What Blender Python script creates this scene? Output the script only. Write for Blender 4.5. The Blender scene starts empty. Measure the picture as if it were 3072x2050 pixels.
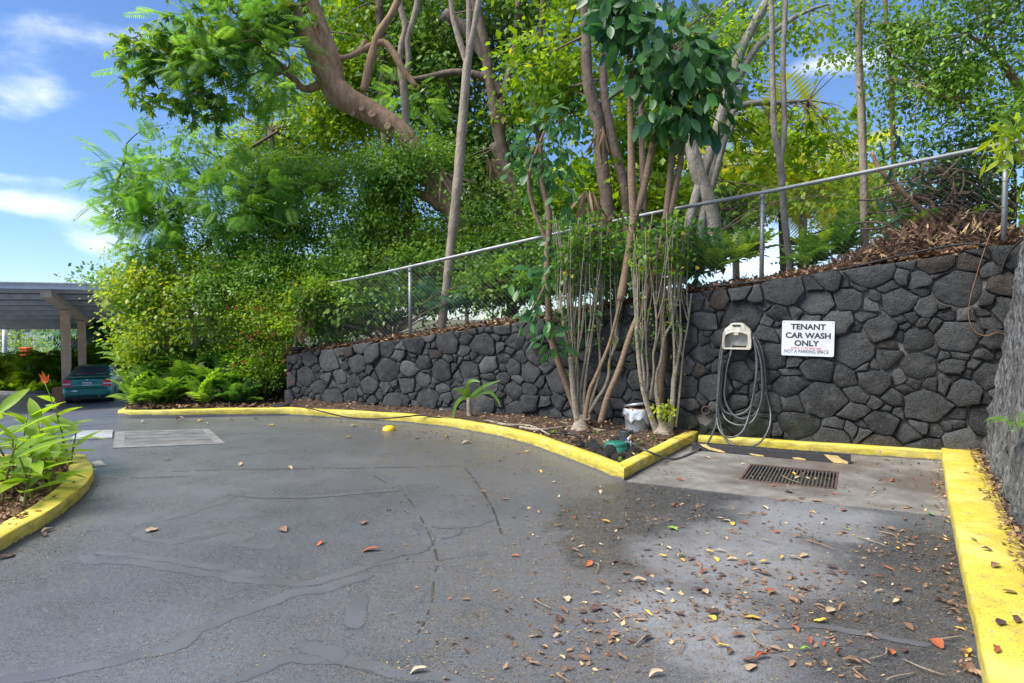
import bpy, bmesh, math, random
import numpy as np
from mathutils import Vector, Matrix, Quaternion, noise

random.seed(7)
rng = np.random.default_rng(7)
scene = bpy.context.scene
col = scene.collection

# ------------------------------------------------------------------ camera
F, CX, CY = 2048.0, 1536.0, 1025.0        # photograph pixels (3072 x 2050), 24 mm lens
PITCH, CAM_H = 0.0379, 1.71
cam_data = bpy.data.cameras.new('camera')
cam_data.lens = 24.0
cam_data.sensor_width = 36.0
cam_data.clip_start = 0.05
cam_data.clip_end = 2000.0
cam = bpy.data.objects.new('camera', cam_data)
cam.location = (0, 0, CAM_H)
cam.rotation_euler = (math.pi / 2 - PITCH, 0, 0)
col.objects.link(cam)
scene.camera = cam

def ray(u, v):
    a, b = (u - CX) / F, (CY - v) / F
    c, s = math.cos(PITCH), math.sin(PITCH)
    return Vector((a, c + b * s, -s + b * c))

def on_z(u, v, z=0.0):
    d = ray(u, v)
    return Vector((0, 0, CAM_H)) + d * ((z - CAM_H) / d.z)

def at(u, v, t):
    d = ray(u, v)
    return Vector((0, 0, CAM_H)) + d * (t / d.y)

# ------------------------------------------------------------------ world and sun
SUN_EL, SUN_AZ = math.radians(50), math.radians(252)   # azimuth clockwise from +Y
world = bpy.data.worlds.new('World')
scene.world = world
world.use_nodes = True
wn, wl = world.node_tree.nodes, world.node_tree.links
wn.clear()
w_out = wn.new('ShaderNodeOutputWorld')
w_bg = wn.new('ShaderNodeBackground')
w_bg.inputs['Strength'].default_value = SKY_STRENGTH = 0.092
sky = wn.new('ShaderNodeTexSky')
sky.sky_type = 'NISHITA'
sky.sun_disc = False
sky.sun_elevation = SUN_EL
sky.sun_rotation = SUN_AZ
sky.air_density = 1.0
sky.dust_density = 0.0
sky.ozone_density = 4.0
w_tc = wn.new('ShaderNodeTexCoord')

def wmath(op, a, b=None):
    n = wn.new('ShaderNodeMath'); n.operation = op
    for i, x in enumerate((a, b)):
        if x is None: continue
        if isinstance(x, (int, float)): n.inputs[i].default_value = x
        else: wl.new(x, n.inputs[i])
    return n.outputs[0]

def wnoise(scale_vec, scale, detail, rough, offs=(0, 0, 0)):
    m = wn.new('ShaderNodeMapping')
    m.inputs['Scale'].default_value = scale_vec
    m.inputs['Location'].default_value = offs
    wl.new(w_tc.outputs['Generated'], m.inputs['Vector'])
    n = wn.new('ShaderNodeTexNoise')
    n.inputs['Scale'].default_value = scale
    n.inputs['Detail'].default_value = detail
    n.inputs['Roughness'].default_value = rough
    wl.new(m.outputs[0], n.inputs['Vector'])
    return n.outputs[0]

fine = wnoise((1.0, 1.0, 2.2), 9.0, 8, 0.6)
cover = wnoise((1.0, 1.0, 3.0), 2.6, 5, 0.55, (3.1, 1.7, 0.4))
dens = wmath('ADD', wmath('MULTIPLY', fine, 0.55), wmath('MULTIPLY', cover, 0.55))
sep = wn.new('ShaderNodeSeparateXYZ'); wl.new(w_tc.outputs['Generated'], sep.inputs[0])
high = wn.new('ShaderNodeMapRange'); high.interpolation_type = 'SMOOTHSTEP'      # broken cloud, thickened above the view to add fill light
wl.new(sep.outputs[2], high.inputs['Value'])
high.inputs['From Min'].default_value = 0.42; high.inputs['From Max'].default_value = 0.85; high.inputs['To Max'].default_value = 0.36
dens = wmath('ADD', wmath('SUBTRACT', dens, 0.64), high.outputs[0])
for (u, v, ru, rv, amp) in ((150, 120, 150, 70, .20), (20, 255, 130, 90, .26), (190, 275, 70, 40, .10), (150, 545, 420, 18, .16),
                            (200, 625, 480, 40, .22), (300, 725, 120, 50, .27), (2520, 180, 190, 34, .34),
                            (2850, 200, 190, 130, .26), (2250, 780, 500, 170, .30), (520, 140, 170, 70, .18)):
    c = ray(u, v).normalized()
    sub = wn.new('ShaderNodeVectorMath'); sub.operation = 'SUBTRACT'
    wl.new(w_tc.outputs['Generated'], sub.inputs[0]); sub.inputs[1].default_value = c
    mul = wn.new('ShaderNodeVectorMath'); mul.operation = 'MULTIPLY'
    wl.new(sub.outputs[0], mul.inputs[0])
    mul.inputs[1].default_value = (F / ru, F / ru, F / rv)
    ln = wn.new('ShaderNodeVectorMath'); ln.operation = 'LENGTH'
    wl.new(mul.outputs[0], ln.inputs[0])
    mr = wn.new('ShaderNodeMapRange'); mr.interpolation_type = 'SMOOTHSTEP'
    wl.new(ln.outputs['Value'], mr.inputs['Value'])
    mr.inputs['From Min'].default_value = 1.5; mr.inputs['From Max'].default_value = 0.0
    mr.inputs['To Min'].default_value = 0.0; mr.inputs['To Max'].default_value = amp
    dens = wmath('ADD', dens, mr.outputs[0])
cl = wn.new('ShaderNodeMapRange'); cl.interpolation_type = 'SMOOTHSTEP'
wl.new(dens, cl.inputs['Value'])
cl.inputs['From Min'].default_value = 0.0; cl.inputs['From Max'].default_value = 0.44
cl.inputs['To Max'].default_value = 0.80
hsv = wn.new('ShaderNodeHueSaturation')
hsv.inputs['Saturation'].default_value = 0.97
tint = wn.new('ShaderNodeMix'); tint.data_type = 'RGBA'; tint.blend_type = 'MULTIPLY'
tint.inputs['Factor'].default_value = 1.0
wl.new(sky.outputs[0], tint.inputs['A']); tint.inputs['B'].default_value = (0.50, 0.60, 0.76, 1)
wl.new(tint.outputs['Result'], hsv.inputs['Color'])
w_mix = wn.new('ShaderNodeMix'); w_mix.data_type = 'RGBA'
wl.new(cl.outputs[0], w_mix.inputs['Factor'])
wl.new(hsv.outputs[0], w_mix.inputs['A'])
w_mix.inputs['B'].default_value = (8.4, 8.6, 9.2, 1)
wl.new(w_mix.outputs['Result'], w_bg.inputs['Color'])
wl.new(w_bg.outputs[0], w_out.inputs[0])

sun_data = bpy.data.lights.new('sun', 'SUN')
sun_data.energy = 2.7
sun_data.angle = math.radians(38)
sun_data.color = (1.0, 0.95, 0.86)
sun = bpy.data.objects.new('sun', sun_data)
sd = Vector((math.sin(SUN_AZ) * math.cos(SUN_EL), math.cos(SUN_AZ) * math.cos(SUN_EL), math.sin(SUN_EL)))
sun.rotation_euler = sd.to_track_quat('Z', 'Y').to_euler()
sun.location = (0, 0, 30)
col.objects.link(sun)
scene.view_settings.view_transform = 'Standard'
scene.view_settings.look = 'None'
scene.view_settings.gamma = 1.0
scene.view_settings.exposure = 1.40
scene.view_settings.use_curve_mapping = False
scene.cycles.max_bounces = 10
scene.cycles.diffuse_bounces = 6
scene.cycles.transparent_max_bounces = 8
scene.cycles.use_denoising = True

# ------------------------------------------------------------------ object helpers
def mesh_from(name, v, f, smooth=False):
    """v: (n,3); f: list of index tuples or (m,k) array"""
    me = bpy.data.meshes.new(name)
    v = np.asarray(v, dtype=np.float32).reshape(-1, 3)
    if isinstance(f, np.ndarray):
        m, k = f.shape
        me.vertices.add(len(v)); me.vertices.foreach_set('co', v.ravel())
        me.loops.add(m * k); me.loops.foreach_set('vertex_index', f.astype(np.int32).ravel())
        me.polygons.add(m)
        me.polygons.foreach_set('loop_start', np.arange(0, m * k, k, dtype=np.int32))
        me.polygons.foreach_set('loop_total', np.full(m, k, dtype=np.int32))
        me.update(calc_edges=True)
    else:
        me.from_pydata(v.tolist(), [], f)
        me.update()
    if smooth:
        me.polygons.foreach_set('use_smooth', np.ones(len(me.polygons), dtype=bool))
    return me

def tag(o, label=None, cat=None, group=None, kind=None):
    if label: o['label'] = label
    if cat: o['category'] = cat
    if group: o['group'] = group
    if kind: o['kind'] = kind
    return o

def link(name, me, mat=None, parent=None):
    o = bpy.data.objects.new(name, me)
    if mat is not None and len(me.materials) == 0: me.materials.append(mat)
    col.objects.link(o)
    if parent is not None: adopt(o, parent)
    return o

def origin_of(p):
    t = Vector((0, 0, 0))
    while p is not None:
        t += p.location; p = p.parent
    return t

def adopt(o, parent):
    """parent without moving o (parents are never rotated or scaled before adoption)"""
    o.parent = parent
    o.matrix_parent_inverse = Matrix.Translation(-Vector(parent['_o']) if '_o' in parent else Vector((0, 0, 0)))

def thing(name, loc, label, cat, group=None, kind=None):
    o = bpy.data.objects.new(name, None)
    o.empty_display_size = 0.1
    o.location = loc
    col.objects.link(o)
    o['_o'] = tuple(loc)
    return tag(o, label, cat, group, kind)

class MB:
    """collects shapes into one mesh"""
    def __init__(s): s.v = []; s.f = []
    def add(s, v, f):
        b = len(s.v)
        s.v.extend([tuple(x) for x in v]); s.f.extend([tuple(i + b for i in q) for q in f]); return s
    def box(s, c, size, rz=0.0, rot=None):
        hx, hy, hz = size[0] / 2, size[1] / 2, size[2] / 2
        R = rot if rot is not None else Matrix.Rotation(rz, 3, 'Z')
        v = [Vector(c) + R @ Vector((x * hx, y * hy, z * hz)) for z in (-1, 1) for y in (-1, 1) for x in (-1, 1)]
        return s.add(v, [(0, 2, 3, 1), (4, 5, 7, 6), (0, 1, 5, 4), (2, 6, 7, 3), (0, 4, 6, 2), (1, 3, 7, 5)])
    def prism(s, poly, off):
        """poly: list of 3d points, extruded by vector off"""
        n = len(poly); off = Vector(off)
        v = [Vector(p) for p in poly] + [Vector(p) + off for p in poly]
        return s.add(v, [tuple(range(n))[::-1], tuple(range(n, 2 * n))] + [(i, (i + 1) % n, n + (i + 1) % n, n + i) for i in range(n)])
    def tube(s, pts, rad, n=8, smooth=0, cap=True):
        pts = [Vector(p) for p in pts]
        if not hasattr(rad, '__len__'): rad = [rad] * len(pts)
        rad = list(rad)
        if smooth: pts, rad = spline(pts, rad, smooth)
        m = len(pts); v = []; up = None
        for i in range(m):
            d = (pts[min(i + 1, m - 1)] - pts[max(i - 1, 0)])
            d = d.normalized() if d.length > 1e-9 else Vector((0, 0, 1))
            if up is None:
                up = Vector((1, 0, 0)) if abs(d.x) < 0.8 else Vector((0, 1, 0))
            a = d.cross(up)
            if a.length < 1e-6: a = d.orthogonal()
            a.normalize(); b = d.cross(a).normalized(); up = a.cross(d)
            for k in range(n):
                t = 2 * math.pi * k / n
                v.append(pts[i] + (a * math.cos(t) + b * math.sin(t)) * rad[i])
        f = [(i * n + k, i * n + (k + 1) % n, (i + 1) * n + (k + 1) % n, (i + 1) * n + k) for i in range(m - 1) for k in range(n)]
        if cap: f += [tuple(range(n))[::-1], tuple(range((m - 1) * n, m * n))]
        return s.add(v, f)
    def lathe(s, c, prof, n=24, axis=None):
        """prof: list of (r, h)"""
        c = Vector(c)
        R = Matrix.Identity(3) if axis is None else Vector(axis).normalized().to_track_quat('Z', 'Y').to_matrix()
        v = [c + R @ Vector((r * math.cos(2 * math.pi * k / n), r * math.sin(2 * math.pi * k / n), h)) for r, h in prof for k in range(n)]
        f = [(i * n + k, i * n + (k + 1) % n, (i + 1) * n + (k + 1) % n, (i + 1) * n + k) for i in range(len(prof) - 1) for k in range(n)]
        return s.add(v, f)
    def build(s, name, mat, parent=None, smooth=False):
        return link(name, mesh_from(name, s.v, s.f, smooth), mat, parent)

def spline(pts, rad, k):
    P, R = [], []
    n = len(pts)
    for i in range(n - 1):
        p0, p1, p2, p3 = pts[max(i - 1, 0)], pts[i], pts[i + 1], pts[min(i + 2, n - 1)]
        for j in range(k):
            t = j / k
            P.append(0.5 * ((2 * p1) + (p2 - p0) * t + (2 * p0 - 5 * p1 + 4 * p2 - p3) * t * t + (3 * p1 - p0 - 3 * p2 + p3) * t ** 3))
            R.append(rad[i] * (1 - t) + rad[i + 1] * t)
    P.append(pts[-1]); R.append(rad[-1])
    return P, R

def bevel(o, w=0.004, seg=2, ang=30):
    m = o.modifiers.new('bevel', 'BEVEL'); m.width = w; m.segments = seg
    m.limit_method = 'ANGLE'; m.angle_limit = math.radians(ang)
    return o

# ------------------------------------------------------------------ materials
class NT:
    def __init__(s, name):
        s.mat = bpy.data.materials.new(name); s.mat.use_nodes = True
        s.t = s.mat.node_tree; s.n = s.t.nodes; s.l = s.t.links
        s.b = s.n['Principled BSDF']; s.out = s.n['Material Output']
    def val(s, sock, x):
        if hasattr(x, 'links') or isinstance(x, bpy.types.NodeSocket): s.l.new(x, sock)
        else: sock.default_value = x
    def math(s, op, a, b=0.0, c=None, clamp=False):
        n = s.n.new('ShaderNodeMath'); n.operation = op; n.use_clamp = clamp
        s.val(n.inputs[0], a); s.val(n.inputs[1], b)
        if c is not None: s.val(n.inputs[2], c)
        return n.outputs[0]
    def coord(s, kind='Object', scale=(1, 1, 1), rot=(0, 0, 0), loc=(0, 0, 0)):
        tc = s.n.new('ShaderNodeTexCoord'); m = s.n.new('ShaderNodeMapping')
        m.inputs['Scale'].default_value = scale; m.inputs['Rotation'].default_value = rot; m.inputs['Location'].default_value = loc
        s.l.new(tc.outputs[kind], m.inputs['Vector']); return m.outputs[0]
    def noise(s, scale, detail=4, rough=0.55, vec=None, dist=0.0):
        n = s.n.new('ShaderNodeTexNoise')
        n.inputs['Scale'].default_value = scale; n.inputs['Detail'].default_value = detail
        n.inputs['Roughness'].default_value = rough; n.inputs['Distortion'].default_value = dist
        s.l.new(vec if vec is not None else s.coord(), n.inputs['Vector']); return n.outputs[0]
    def voronoi(s, scale, vec=None, feature='F1', rnd=1.0):
        n = s.n.new('ShaderNodeTexVoronoi'); n.feature = feature
        n.inputs['Scale'].default_value = scale; n.inputs['Randomness'].default_value = rnd
        s.l.new(vec if vec is not None else s.coord(), n.inputs['Vector']); return n.outputs['Distance']
    def ramp(s, x, lo, hi, a=0.0, b=1.0, smooth=True):
        n = s.n.new('ShaderNodeMapRange'); n.interpolation_type = 'SMOOTHSTEP' if smooth else 'LINEAR'
        s.val(n.inputs['Value'], x)
        for k, y in (('From Min', lo), ('From Max', hi), ('To Min', a), ('To Max', b)): s.val(n.inputs[k], y)
        return n.outputs[0]
    def mix(s, fac, a, b):
        n = s.n.new('ShaderNodeMix'); n.data_type = 'RGBA'
        s.val(n.inputs['Factor'], fac)
        for k, x in (('A', a), ('B', b)):
            if isinstance(x, tuple): n.inputs[k].default_value = (*x[:3], 1)
            else: s.l.new(x, n.inputs[k])
        return n.outputs['Result']
    def color(s, x):
        if isinstance(x, tuple): s.b.inputs['Base Color'].default_value = (*x[:3], 1)
        else: s.l.new(x, s.b.inputs['Base Color'])
        return s
    def rough(s, x): s.val(s.b.inputs['Roughness'], x); return s
    def bump(s, h, strength=0.5, dist=0.01, prev=None):
        n = s.n.new('ShaderNodeBump'); n.inputs['Strength'].default_value = strength; n.inputs['Distance'].default_value = dist
        s.l.new(h, n.inputs['Height'])
        if prev is not None: s.l.new(prev, n.inputs['Normal'])
        s.l.new(n.outputs[0], s.b.inputs['Normal']); return n.outputs[0]
    def obj_random(s): return s.n.new('ShaderNodeObjectInfo').outputs['Random']
    def island(s): return s.n.new('ShaderNodeNewGeometry').outputs['Random Per Island']
    def position(s):
        g = s.n.new('ShaderNodeNewGeometry'); x = s.n.new('ShaderNodeSeparateXYZ')
        s.l.new(g.outputs['Position'], x.inputs[0]); return x.outputs
    def spot(s, x, y, r0, r1, wob=None):
        """soft round stain in world XY: 1 inside r0, 0 outside r1"""
        P = s.position()
        d = s.math('SQRT', s.math('ADD', s.math('POWER', s.math('SUBTRACT', P[0], x), 2), s.math('POWER', s.math('SUBTRACT', P[1], y), 2)))
        if wob is not None: d = s.math('ADD', d, wob)
        return s.ramp(d, r1, r0)

def M(name, color, rough=0.6, var=0.25, nscale=12.0, bump=0.0, bscale=60.0, metal=0.0, spec=None, dirt=None):
    t = NT(name)
    nz = t.noise(nscale, 5, 0.6)
    a = tuple(c * (1 - var) for c in color); b = tuple(min(1, c * (1 + var)) for c in color)
    c = t.mix(t.ramp(nz, 0.3, 0.7), a, b)
    if dirt:
        c = t.mix(t.math('MULTIPLY', t.ramp(t.noise(dirt[1], 6, 0.65, t.coord(loc=(5, 3, 1))), 0.5, 0.72), dirt[2]), c, dirt[0])
    t.color(c)
    t.rough(t.ramp(t.noise(nscale * 2.3, 3), 0.3, 0.7, max(0.02, rough - 0.08), min(1, rough + 0.08)))
    t.b.inputs['Metallic'].default_value = metal
    if spec is not None: t.b.inputs['Specular IOR Level'].default_value = spec
    if bump: t.bump(t.noise(bscale, 6, 0.6), bump, 0.01)
    return t.mat

def leaf_mat(name, a, b, c=None, cfrac=0.04, trans=0.35, rough=0.42, spec=0.4):
    """a..b: range of leaf colours, c: rare odd leaves; per leaf variation"""
    t = NT(name)
    r = t.island()
    wide = t.noise(1.5, 3, 0.5)
    k = t.math('ADD', t.math('MULTIPLY', r, 0.45), t.math('MULTIPLY', t.ramp(wide, 0.3, 0.7), 0.55))
    colr = t.mix(t.ramp(k, 0.15, 0.95), a, b)
    if c is not None:
        colr = t.mix(t.ramp(r, 1 - cfrac - 0.005, 1 - cfrac + 0.005), colr, c)
    t.color(colr).rough(rough)
    t.b.inputs['Specular IOR Level'].default_value = spec
    tr = t.n.new('ShaderNodeBsdfTranslucent')
    hs = t.n.new('ShaderNodeHueSaturation'); hs.inputs['Hue'].default_value = 0.485
    hs.inputs['Value'].default_value = 2.1; hs.inputs['Saturation'].default_value = 1.05
    t.l.new(colr, hs.inputs['Color']); t.l.new(hs.outputs[0], tr.inputs['Color'])
    ms = t.n.new('ShaderNodeMixShader'); ms.inputs[0].default_value = trans
    t.l.new(t.b.outputs[0], ms.inputs[1]); t.l.new(tr.outputs[0], ms.inputs[2])
    t.l.new(ms.outputs[0], t.out.inputs['Surface'])
    return t.mat

def softplus(x, w=1.0):
    x = np.asarray(x, dtype=float) / w
    return w * np.where(x > 30, x, np.log1p(np.exp(np.minimum(x, 30))))

def ground_z(x, y):
    s = -0.555 * np.asarray(x, float) + 0.832 * np.asarray(y, float)
    return -0.113 * (softplus(s - 13.9) - softplus(s - 29.5))
# ================================================================== the setting
def asphalt_mat():
    t = NT('asphalt')
    wob = t.math('MULTIPLY', t.math('SUBTRACT', t.noise(1.6, 5, 0.6), 0.5), 1.5)
    big = t.noise(0.35, 4, 0.55)
    fine_n = t.noise(220, 3, 0.6)
    agg = t.voronoi(150)
    base = t.mix(t.ramp(big, 0.35, 0.68), (0.066, 0.070, 0.080), (0.115, 0.120, 0.134))
    # washed, paler zones in front of the bay
    a = on_z(2250, 1660); b = on_z(2130, 1880); c2 = on_z(2420, 1560)
    wash = t.math('MAXIMUM', t.spot(a.x, a.y, 0.45, 1.05, wob), t.math('MAXIMUM', t.spot(b.x, b.y, 0.25, 0.7, wob), t.spot(c2.x, c2.y, 0.3, 0.85, wob)))
    base = t.mix(t.math('MULTIPLY', wash, 0.85), base, (0.235, 0.24, 0.255))
    # damp dark patches
    wet = 0.0
    for (u, v, r0, r1) in ((1950, 1560, .65, .95), (2760, 1700, .75, 1.1), (2000, 1480, .5, .75), (2650, 1950, .45, .75), (1830, 1640, .35, .6), (2080, 1500, .4, .6)):
        p = on_z(u, v)
        sp = t.spot(p.x, p.y, r0, r1, t.math('MULTIPLY', wob, 0.8))
        wet = sp if isinstance(wet, float) else t.math('MAXIMUM', wet, sp)
    wet = t.math('MULTIPLY', wet, t.math('SUBTRACT', 1.0, t.math('MULTIPLY', wash, 0.8)))
    base = t.mix(t.math('MULTIPLY', wet, 0.9), base, (0.026, 0.026, 0.029))
    # brown fine dust below the trees
    p1 = on_z(1500, 1350); p2 = on_z(1850, 1800)
    dust = t.math('MAXIMUM', t.spot(p1.x, p1.y, 0.6, 3.2, wob), t.spot(p2.x, p2.y, 0.5, 2.6, wob))
    base = t.mix(t.math('MULTIPLY', dust, t.ramp(t.noise(7, 5, 0.65), 0.38, 0.72, 0.0, 0.7)), base, (0.125, 0.10, 0.068))
    vn = t.n.new('ShaderNodeTexVoronoi'); vn.inputs['Scale'].default_value = 125; t.l.new(t.coord(), vn.inputs['Vector'])
    sx = t.n.new('ShaderNodeSeparateColor'); t.l.new(vn.outputs['Color'], sx.inputs[0])
    grain = sx.outputs[0]
    base = t.mix(t.ramp(grain, 0.25, 1.0, 0.0, 0.40), base, (0.17, 0.177, 0.19))
    base = t.mix(t.ramp(grain, 0.30, 0.0, 0.0, 0.40), base, (0.028, 0.028, 0.030))
    base = t.mix(t.ramp(t.noise(14, 5, 0.7), 0.55, 0.75, 0, 0.35), base, (0.045, 0.045, 0.048))
    t.color(base)
    r = t.ramp(t.noise(2.2, 4), 0.3, 0.7, 0.28, 0.44)
    r = t.math('ADD', r, t.math('MULTIPLY', t.math('SUBTRACT', grain, 0.5), 0.18))
    r = t.math('SUBTRACT', r, t.math('MULTIPLY', wet, 0.08))
    r = t.math('ADD', r, t.math('MULTIPLY', wash, 0.18))
    t.rough(r)
    t.b.inputs['Specular IOR Level'].default_value = 0.85
    t.bump(t.math('ADD', fine_n, t.math('MULTIPLY', grain, 0.5)), 0.8, 0.006)
    return t.mat

def concrete_pad_mat():
    t = NT('pad_concrete')
    c = t.mix(t.ramp(t.noise(2.2, 6, 0.65), 0.35, 0.7), (0.095, 0.088, 0.078), (0.22, 0.21, 0.195))
    p = on_z(2330, 1440); q = on_z(2450, 1385)
    wob = t.math('MULTIPLY', t.math('SUBTRACT', t.noise(3.0, 5, 0.6), 0.5), 1.4)
    damp = t.math('MAXIMUM', t.spot(p.x, p.y, 0.25, 0.8, wob), t.math('MAXIMUM', t.spot(q.x, q.y, 0.1, 0.8, wob), t.spot(4.3, 6.9, 0.2, 0.8, wob)))
    c = t.mix(t.math('MULTIPLY', damp, 0.8), c, (0.085, 0.065, 0.05))
    c = t.mix(t.ramp(t.noise(9, 6, 0.7), 0.48, 0.68, 0, 0.75), c, (0.085, 0.07, 0.055))
    c = t.mix(t.ramp(t.noise(150, 3), 0.4, 0.8, 0, 0.4), c, (0.42, 0.41, 0.39))
    t.color(c).rough(t.ramp(damp, 0, 1, 0.75, 0.45))
    t.bump(t.noise(90, 5, 0.6), 0.35, 0.006)
    return t.mat

def yellow_mat(name='kerb_paint', dirt=0.55, sp=0.0):
    t = NT(name)
    n = t.noise(3.5, 6, 0.65)
    c = t.mix(t.ramp(t.noise(14, 5, 0.6), 0.3, 0.7), (0.55, 0.43, 0.045), (0.70, 0.57, 0.075))
    c = t.mix(t.ramp(n, 0.50, 0.72, 0, dirt), c, (0.24, 0.19, 0.06))
    c = t.mix(t.ramp(t.noise(4, 6, 0.7, t.coord(scale=(1, 1, .3))), 0.50, 0.70, 0, 0.35), c, (0.42, 0.33, 0.05))
    c = t.mix(t.ramp(t.noise(60, 4, 0.7), 0.63 - sp, 0.70 - sp, 0, 0.85), c, (0.10, 0.085, 0.05))
    c = t.mix(t.ramp(t.voronoi(26), 0.10 + sp, 0.05 + sp, 0, 0.8), c, (0.09, 0.075, 0.05))
    c = t.mix(t.ramp(t.noise(7, 5, 0.75, t.coord(loc=(2, 7, 1))), 0.635, 0.66, 0, 0.9), c, (0.27, 0.255, 0.22))
    c = t.mix(t.ramp(t.noise(2.1, 4, 0.6, t.coord(loc=(8, 1, 4))), 0.45, 0.65, 0, 0.45), c, (0.66, 0.57, 0.20))
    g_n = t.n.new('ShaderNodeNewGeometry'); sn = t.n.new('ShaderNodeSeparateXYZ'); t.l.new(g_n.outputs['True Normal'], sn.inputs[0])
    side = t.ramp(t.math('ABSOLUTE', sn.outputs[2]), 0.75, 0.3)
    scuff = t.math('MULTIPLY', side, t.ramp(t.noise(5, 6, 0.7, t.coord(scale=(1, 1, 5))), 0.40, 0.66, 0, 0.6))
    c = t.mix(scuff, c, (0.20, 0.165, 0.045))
    P = t.position()
    low = t.math('ADD', P[2], t.math('MULTIPLY', t.math('SUBTRACT', t.noise(18, 4, 0.6), 0.5), 0.05))
    c = t.mix(t.ramp(low, 0.030, 0.014), c, (0.13, 0.125, 0.115))
    t.color(c).rough(0.55)
    t.bump(t.math('ADD', t.noise(30, 6, 0.65), t.math('MULTIPLY', t.noise(140, 3), 0.35)), 0.55, 0.012)
    return t.mat

def soil_mat():
    t = NT('soil')
    c = t.mix(t.ramp(t.noise(9, 6, 0.7), 0.35, 0.7), (0.05, 0.03, 0.02), (0.13, 0.078, 0.048))
    c = t.mix(t.ramp(t.noise(120, 3, 0.7), 0.5, 0.75), c, (0.20, 0.13, 0.085))
    t.color(c).rough(0.95)
    t.bump(t.math('ADD', t.noise(40, 6, 0.7), t.voronoi(55)), 0.9, 0.03)
    return t.mat

MAT_ASPHALT, MAT_PAD, MAT_YELLOW, MAT_SOIL = asphalt_mat(), concrete_pad_mat(), yellow_mat(), soil_mat()
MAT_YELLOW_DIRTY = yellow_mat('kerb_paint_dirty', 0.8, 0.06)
MAT_CONC = M('old_concrete', (0.30, 0.29, 0.27), 0.85, 0.25, 6, 0.4, 70)
MAT_GROUND = M('earth_and_grass', (0.09, 0.085, 0.04), 0.95, 0.4, 1.2, 0.6, 8)
MAT_LITTER_SOIL = M('litter_soil', (0.10, 0.062, 0.036), 0.95, 0.45, 9, 0.9, 40)

def sheet(name, xs, ys, zf, mat, kind='structure'):
    X, Y = np.meshgrid(xs, ys)
    Z = zf(X, Y)
    v = np.stack([X, Y, Z], -1).reshape(-1, 3)
    nx, ny = len(xs), len(ys)
    i = (np.arange(ny - 1)[:, None] * nx + np.arange(nx - 1)[None, :]).ravel()
    f = np.stack([i, i + 1, i + nx + 1, i + nx], 1)
    o = link(name, mesh_from(name, v, f, True), mat)
    return tag(o, kind=kind)

far_axis = np.concatenate([np.linspace(-600, -70, 12), np.linspace(-64, 64, 65), np.linspace(70, 600, 12)])
g = sheet('ground', far_axis, far_axis, lambda x, y: ground_z(x, y) - 0.06, MAT_GROUND)
tag(g, 'earth and rough grass reaching out beyond the parking lot', 'ground')
road = sheet('road', np.linspace(-46, 7, 213), np.linspace(-4, 37, 165), lambda x, y: ground_z(x, y), MAT_ASPHALT)
tag(road, 'dark worn asphalt driveway with patches and cracks', 'road')

# --- concrete wash pad
pad_px = [(1880, 1444), (2405, 1505), (2860, 1550), (2836, 1372), (2085, 1318)]
pad = [on_z(u, v, 0.006) for u, v in pad_px]
GRATE_PX = [(2212, 1437), (2500, 1470), (2526, 1417), (2255, 1394)]
gc = [on_z(u, v, 0.006) for u, v in GRATE_PX]
g_mid = sum(gc, Vector()) / 4
g_e1 = ((gc[1] - gc[0]) + (gc[2] - gc[3])).normalized()          # along the grate
g_e2 = Vector((-g_e1.y, g_e1.x, 0))
G_L = ((gc[1] - gc[0]).length + (gc[2] - gc[3]).length) / 2
G_W = ((gc[3] - gc[0]).length + (gc[2] - gc[1]).length) / 2
hole = [g_mid + g_e1 * (a * G_L / 2) + g_e2 * (b * G_W / 2) for a, b in ((-1, -1), (1, -1), (1, 1), (-1, 1))]
from mathutils.geometry import tessellate_polygon
tris = tessellate_polygon([pad, hole])
allp = pad + hole
mb = MB(); mb.add(allp, tris)
for ring in (pad, hole):
    n = len(ring); mb.add([p for p in ring] + [Vector((p.x, p.y, -0.45 if ring is hole else -0.05)) for p in ring], [(i, (i + 1) % n, n + (i + 1) % n, n + i) for i in range(n)])
bm = bmesh.new(); bm.from_mesh(road.data)
def in_poly(x, y, poly):
    c = False
    for a, b in zip(poly, poly[1:] + poly[:1]):
        if (a.y > y) != (b.y > y) and x < (b.x - a.x) * (y - a.y) / (b.y - a.y) + a.x: c = not c
    return c
bmesh.ops.delete(bm, geom=[f for f in bm.faces if all(in_poly(v.co.x, v.co.y, pad) for v in f.verts)], context='FACES')
bm.to_mesh(road.data); bm.free()
o = mb.build('wash_pad', MAT_PAD); tag(o, 'stained pale concrete slab of the car wash bay', 'slab', kind='structure')

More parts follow.
